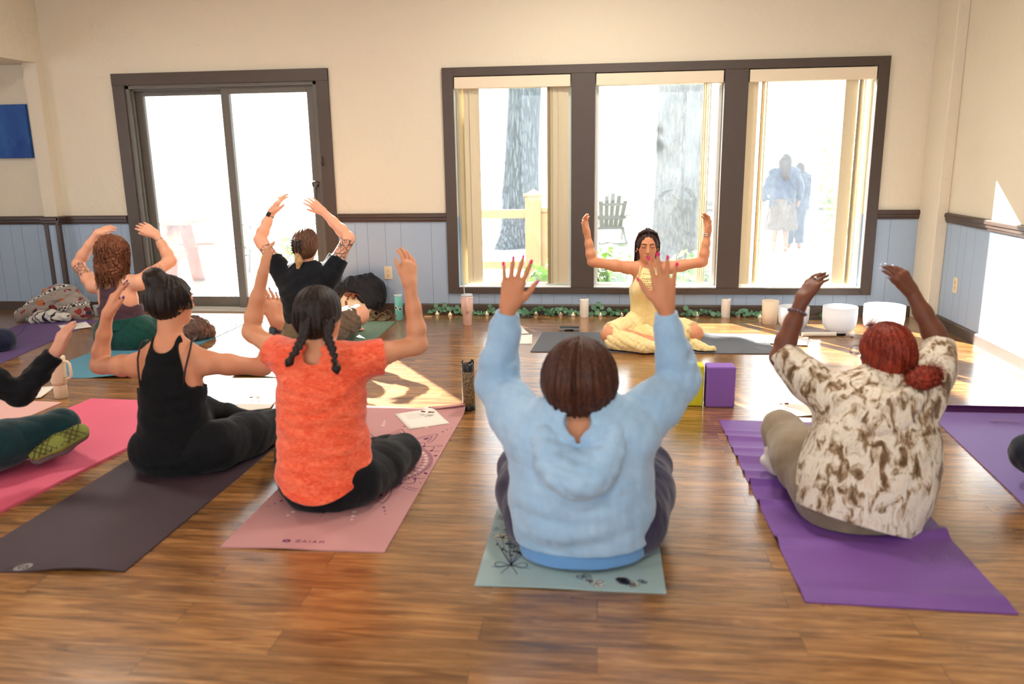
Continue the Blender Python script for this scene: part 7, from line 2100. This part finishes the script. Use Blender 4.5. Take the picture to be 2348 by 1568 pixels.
# wooden picnic table on the deck
def picnic(x, y, z, rz, mat, label, metal=False):
    e = empty('picnic_table', (x, y, z), label, 'picnic table', None, rz)
    m = MB()
    for k in range(5): m.box(-0.90, 0.90, -0.37+0.15*k, -0.23+0.15*k, 0.72, 0.755)
    m.build('table_top', mat, e, bevel=0.004)
    for s_ in (-1, 1):
        m = MB()
        for k in range(2): m.box(-0.90, 0.90, s_*0.68-0.13+0.135*k, s_*0.68+0.0+0.135*k, 0.41, 0.445)
        m.build('bench_seat', mat, e, bevel=0.004)
        for x_ in (-0.68, 0.68):
            if metal:
                m = MB(); m.tube([(x_, s_*0.30, 0.71), (x_, s_*0.52, 0.02), (x_, s_*0.74, 0.02), (x_, s_*0.78, 0.22), (x_, s_*0.70, 0.40)], 0.024, 8); m.build('leg', M_grey, e, True)
            else:
                m = MB(); m.beam((x_, s_*0.22, 0.72), (x_, s_*0.58, 0.0), 0.04, 0.14, up=(1, 0, 0)); m.build('leg', mat, e)
    for x_ in (-0.68, 0.68):
        if metal: m = MB(); m.tube([(x_, -0.78, 0.30), (x_, 0.78, 0.30)], 0.022, 8)
        else: m = MB(); m.box(x_-0.06, x_-0.02, -0.80, 0.80, 0.33, 0.41); m.box(x_-0.06, x_-0.02, -0.36, 0.36, 0.63, 0.72)
        m.build('cross_brace', mat if not metal else M_grey, e)
    return e
picnic(-5.28, 1.35, -0.025, 0.22, M_redwood, 'orange-brown wooden picnic table on the sunny deck outside the door')
picnic(-4.75, 5.4, -0.35, 0.1, M_greywood, 'grey picnic table with tube frame seen through the right door leaf', True)
# trees
def bark(name, a, b, sc=9):
    t = NT(name); v = t.coord(scale=(1, 1, 0.16)); vv = t.mixv(v, 0.08)
    vo = t.n('TexVoronoi', {'feature': 'DISTANCE_TO_EDGE'}, Vector=vv, Scale=sc*2.6).outputs['Distance']
    n = t.noise(vv, sc*3, 5, 0.7)
    h = t.math('ADD', t.math('MINIMUM', t.math('MULTIPLY', vo, 3.0), 0.5), t.math('MULTIPLY', n, 0.6))
    return t.pbr(t.ramp(h, [(0.30, tuple(x*0.5 for x in a)), (0.55, a), (0.9, b)]), 0.95, t.bump(h, 1.0, 0.05))
M_bark = bark('grey_bark', lin(52, 52, 47), lin(76, 73, 64))
M_bark2 = bark('pale_hazed_bark', lin(92, 100, 110), lin(112, 118, 126), 7)  # bark lightened and blued to imitate haze over the left pane's trunk
def leafy(name, a, b):
    t = NT(name); n = t.noise(t.coord(), 5, 3)
    p = t.pbr(t.mix(n, a, b), 0.7); return p
M_leaf = leafy('sunlit_green_leaf', lin(86, 130, 48), lin(150, 180, 80))
def foliage(name, clumps, n, size, seed, parent, mat, L):
    rs = random.Random(seed); m = MB()
    for i in range(n):
        (c, r) = clumps[rs.randrange(len(clumps))]
        d = Vector((rs.gauss(0, 1), rs.gauss(0, 1), rs.gauss(0, 1))).normalized()*rs.random()**0.45
        p = Vector(c)+Vector((d.x*r[0], d.y*r[1], d.z*r[2]))
        nr = Vector((rs.gauss(0, 1), rs.gauss(0, 1), rs.gauss(0.4, 1)))
        m.disc(p, nr, size*rs.uniform(0.7, 1.3), 5, 0.6, rs.random()*6)
    return m.build(name, mat, parent, loc=L)
def tree(x, y, r, h, label, mat, seed, crown, flare=1.5, lean=(0, 0), n=700, name='tree'):
    e = empty(name, (x, y, -0.35), label, 'tree'); L = tuple(e.location)
    m = MB(); rs = random.Random(seed); ns = 28; nz = 26; vs = []; ph = [rs.random()*6.28 for _ in range(4)]
    for j in range(nz+1):
        t_ = j/nz; z = -0.36+h*t_; rr = r*(1+(flare-1)*math.exp(-(z+0.35)*1.9)-0.10*t_)
        for k in range(ns):
            a = 2*PI*k/ns; w = 1+0.05*math.sin(5*a+ph[0])+0.03*math.sin(9*a+ph[1])+0.14*math.exp(-(z+0.35)*2.5)*math.sin(4*a+ph[2])
            vs.append((x+lean[0]*z+rr*w*math.cos(a), y+rr*w*math.sin(a), z))
    fs = [(j*ns+k, j*ns+(k+1) % ns, (j+1)*ns+(k+1) % ns, (j+1)*ns+k) for j in range(nz) for k in range(ns)]+[tuple(range(nz*ns, (nz+1)*ns))]
    m.add(vs, fs); m.build('trunk', mat, e, True, loc=L)
    m = MB()
    for (c, rr) in crown:
        b = Vector((x+lean[0]*h*0.7, y, h*0.72)); c = Vector(c); md = (b+c)/2+Vector((rs.uniform(-.2, .2), rs.uniform(-.2, .2), 0.25))
        m.tube([b, md, c], [r*0.34, r*0.2, r*0.06], 8)
    m.build('branches', mat, e, True, loc=L)
    foliage('foliage', crown, n, 0.10, seed, e, M_leaf, L)
    return e
tree(0.97, 4.05, 0.335, 5.0, 'large grey-barked tree trunk filling the middle window pane', M_bark, 3, [((0.2, 3.4, 5.2), (1.6, 1.2, 0.9)), ((2.2, 4.4, 5.6), (1.4, 1.3, 0.9))], 1.75)
tree(-1.62, 8.6, 0.34, 8.0, 'hazy tree trunk widening at its base in the left window pane', M_bark2, 6, [((-1.4, 8.8, 9.6), (2.0, 1.6, 1.0))], 2.1, lean=(0.06, 0))
# added unseen tree by the door: boughs placed to dapple left and middle panes
tree(-2.95, 4.3, 0.26, 4.6, 'unseen leafy tree added to shade the left and middle window panes', M_bark2, 8,
     [((-2.9, 3.4, 3.35), (0.75, 0.5, 0.55)), ((-2.2, 3.0, 3.0), (0.55, 0.5, 0.45)), ((-2.6, 3.2, 2.55), (0.45, 0.4, 0.35)), ((-2.0, 2.9, 3.5), (0.5, 0.5, 0.4))], 1.3, n=2600)
# hedge / bushes below the sills and beyond
def bush(x, y, rx, rz, label, seed, n=420, mat=None):
    e = empty('bush', (x, y, -0.35), label, 'bush'); L = tuple(e.location)
    m = MB(); rs = random.Random(seed)
    for k in range(7): a = rs.random()*6.28; m.tube([(x, y, -0.35), (x+0.6*rx*math.cos(a), y+0.4*rx*math.sin(a), -0.35+rz*0.9)], [0.014, 0.006], 5)
    m.build('stems', M_bark2, e, True, loc=L)
    foliage('foliage', [((x, y, -0.35+rz*0.62), (rx, rx*0.7, rz*0.6))], n, 0.045, seed, e, mat or M_leaf, L)
bush(0.15, 1.6, 0.42, 0.62, 'low green bush under the middle window pane, left of the trunk', 1)
bush(0.95, 1.7, 0.36, 0.60, 'low green bush under the middle window pane, at the trunk foot', 2)
bush(-0.55, 1.4, 0.30, 0.55, 'low green plant beside the railing post', 3, 260)
bush(4.6, 9.0, 0.9, 2.0, 'tall pale green shrub beyond the rightmost window pane', 4, 900)
bush(-4.4, 4.2, 0.5, 0.6, 'low bush between the door posts', 5, 300)
# adirondack chairs
def adirondack(x, y, rz, label):
    e = empty('adirondack_chair', (x, y, -0.35), label, 'chair', None, rz)
    for i in range(5):
        u = (i-2)*0.105; top = 0.98-0.05*abs(i-2)**1.6
        m = MB(); m.beam((u*0.85, -0.22+0.02, 0.30), (u*1.15, -0.22-0.30*0.9, top), 0.088, 0.02, up=(0, 1, 0.3)); m.build('back_slat', M_greywood, e, bevel=0.004)
    m = MB(); m.beam((-0.29, -0.30, 0.50), (0.29, -0.30, 0.50), 0.03, 0.08); m.beam((-0.27, -0.44, 0.76), (0.27, -0.44, 0.76), 0.03, 0.06); m.beam((-0.27, -0.2, 0.28), (0.27, -0.2, 0.28), 0.03, 0.06); m.build('back_brace', M_greywood, e)
    m = MB()
    for k in range(5): m.beam((-0.27, -0.14+0.11*k, 0.29+0.03*k), (0.27, -0.14+0.11*k, 0.29+0.03*k), 0.095, 0.02)
    m.build('seat', M_greywood, e)
    for s_ in (-1, 1):
        m = MB(); m.box(s_*0.33-0.06, s_*0.33+0.06, -0.36, 0.36, 0.53, 0.555); m.build('armrest', M_greywood, e)
        m = MB(); m.box(s_*0.29-0.018, s_*0.29+0.018, 0.24, 0.34, 0, 0.53); m.build('leg', M_greywood, e)
        m = MB(); m.beam((s_*0.27, 0.34, 0.36), (s_*0.27, -0.62, 0.0), 0.03, 0.10, up=(0, 0, 1)); m.build('leg', M_greywood, e)
    return e
adirondack(0.16, 9.5, 0.12, 'grey wooden adirondack chair seen through the middle window pane')
adirondack(1.35, 10.2, -0.2, 'grey wooden adirondack chair almost hidden behind the large trunk')
# benches by the path
for (x, y, w, lab) in ((2.55, 10.2, 0.9, 'grey bench behind the two walkers, left part'), (4.6, 10.4, 1.1, 'grey bench right of the two walkers')):
    e = empty('bench', (x, y, -0.35), lab, 'bench')
    m = MB(); m.box(-w/2, w/2, -0.2, 0.2, 0.42, 0.46); m.build('seat', M_greywood, e)
    m = MB(); m.box(-w/2, w/2, 0.22, 0.25, 0.62, 0.74); m.box(-w/2, w/2, 0.22, 0.25, 0.50, 0.58); m.build('backrest', M_greywood, e)
    for s_ in (-1, 1):
        m = MB(); m.tube([(s_*w*0.42, -0.18, 0.0), (s_*w*0.42, -0.16, 0.25), (s_*w*0.42, -0.18, 0.42)], 0.025, 8); m.tube([(s_*w*0.42, 0.22, 0.0), (s_*w*0.42, 0.2, 0.4), (s_*w*0.42, 0.24, 0.74)], 0.025, 8); m.build('leg', M_grey, e, True)
m = MB(); m.box(-3.2, 9, 6.4, 8.3, -0.349, -0.338); tag_s(m.build('path', simple('pale_concrete_path', lin(150, 148, 142), 0.9, 10, 0.2)))

# the two walkers beyond the rightmost pane
def walker(x, y, hgt, label, g, skirt, topm, botm, hood, seed):
    e = empty('person', (x, y, -0.338), label, 'person'); z0 = -0.338; S = hgt/1.68
    def q(a, b, c): return V3((x+a*S, y+b*S, z0+c*S))
    s = SDF(q(-0.5, -0.4, -0.05), q(0.5, 0.4, 1.75), 0.011)
    s.ell(q(0, 0.02, 1.56), (0.078, 0.095, 0.11), k=0.02); s.cap(q(0, 0, 1.36), q(0, 0.01, 1.48), 0.055, 0.05, k=0.03)
    s.chain([q(0, 0, 0.95), q(0, 0, 1.12), q(0, 0, 1.32)], [0.16*g, 0.14*g, 0.15*g], k=0.05, fr=(0, 1, 0), sq=0.7)
    for q_ in (-1, 1):
        s.chain([q(q_*0.17*g, 0, 1.36), q(q_*0.25*g, 0.0, 1.10), q(q_*0.26*g, 0.10, 0.88)], [0.055, 0.043, 0.030], k=0.03); s.cap(q(q_*0.26*g, 0.10, 0.87), q(q_*0.26*g, 0.13, 0.78), 0.030, 0.018, k=0.02)
        s.chain([q(q_*0.09, 0, 0.90), q(q_*0.09, 0.03*q_, 0.50), q(q_*0.09, -0.05*q_, 0.08)], [0.09*g, 0.062, 0.036], k=0.03); s.cap(q(q_*0.09, -0.05*q_, 0.045), q(q_*0.10, 0.13-0.05*q_, 0.035), 0.042, 0.034, k=0.02)
    s.mesh('body', skin('walker_skin_%d' % seed, lin(120, 84, 66)), e)
    s = SDF(q(-0.5, -0.4, 0.0), q(0.5, 0.4, 1.8), 0.011)
    s.chain([q(0, 0, 0.80), q(0, 0, 1.05), q(0, 0, 1.32)], [0.19*g, 0.175*g, 0.17*g], k=0.05, fr=(0, 1, 0), sq=0.75)
    for q_ in (-1, 1):
        s.cap(q(0, 0, 1.38), q(q_*0.16*g, 0, 1.36), 0.07, 0.075, k=0.05); s.chain([q(q_*0.17*g, 0, 1.36), q(q_*0.25*g, 0, 1.10), q(q_*0.26*g, 0.08, 0.92)], [0.075, 0.062, 0.050], k=0.03)
    s.wrinkle(0.008, (8, 8, 8), seed, 6); s.plane_cut(q(0, 0, 0.78), (0, 0, -1)); s.mesh('jacket', topm, e)
    s = SDF(q(-0.35, -0.35, 0.0), q(0.35, 0.35, 1.0), 0.011)
    if skirt: s.cone(q(0, 0, 0.40), q(0, 0, 0.92), 0.235*g, 0.17*g, fr=(0, 1, 0), sq=0.8); s.wrinkle(0.012, (22, 22, 2), seed)
    else:
        for q_ in (-1, 1): s.chain([q(q_*0.08, 0, 0.86), q(q_*0.09, 0.03*q_, 0.50)], [0.11*g, 0.085], k=0.03); s.cone(q(q_*0.09, 0.03*q_, 0.50), q(q_*0.09, -0.05*q_, 0.10), 0.085, 0.075, k=0.02)
    s.mesh('skirt' if skirt else 'trousers', botm, e)
    s = SDF(q(-0.3, -0.3, 1.0), q(0.3, 0.3, 1.85), 0.009)
    s.ell(q(0, 0.0, 1.57), (0.105*(1.1 if hood else 1), 0.115, 0.125), k=0.03)
    if hood: s.cap(q(0, -0.03, 1.54), q(0, -0.05, 1.30), 0.105, 0.12, k=0.05)
    s.ell(q(0, 0.12, 1.54), (0.075, 0.09, 0.11), k=0.02, op='s'); s.mesh('hair', hood if hood else M_dark, e)
M_jk = fabric('navy_jacket_cloth', lin(30, 40, 64), lin(38, 50, 76), 6, 300); M_jk2 = fabric('slate_jacket_cloth', lin(38, 46, 66), lin(46, 54, 74), 6, 300)
t = NT('speckled_skirt'); vo = t.n('TexVoronoi', Vector=t.coord(), Scale=60.0).outputs['Distance']; M_sk = t.pbr(t.mix(t.math('LESS_THAN', vo, 0.3), lin(70, 56, 50), lin(112, 100, 92)), 0.9)
walker(3.10, 7.55, 1.66, 'person walking outside in dark jacket, long dark hair and speckled skirt', 1.15, True, M_jk, M_sk, M_dark, 3)
walker(3.46, 8.05, 1.50, 'person walking outside behind the skirted one, in slate jacket and trousers', 1.25, False, M_jk2, M_jk2, None, 5)
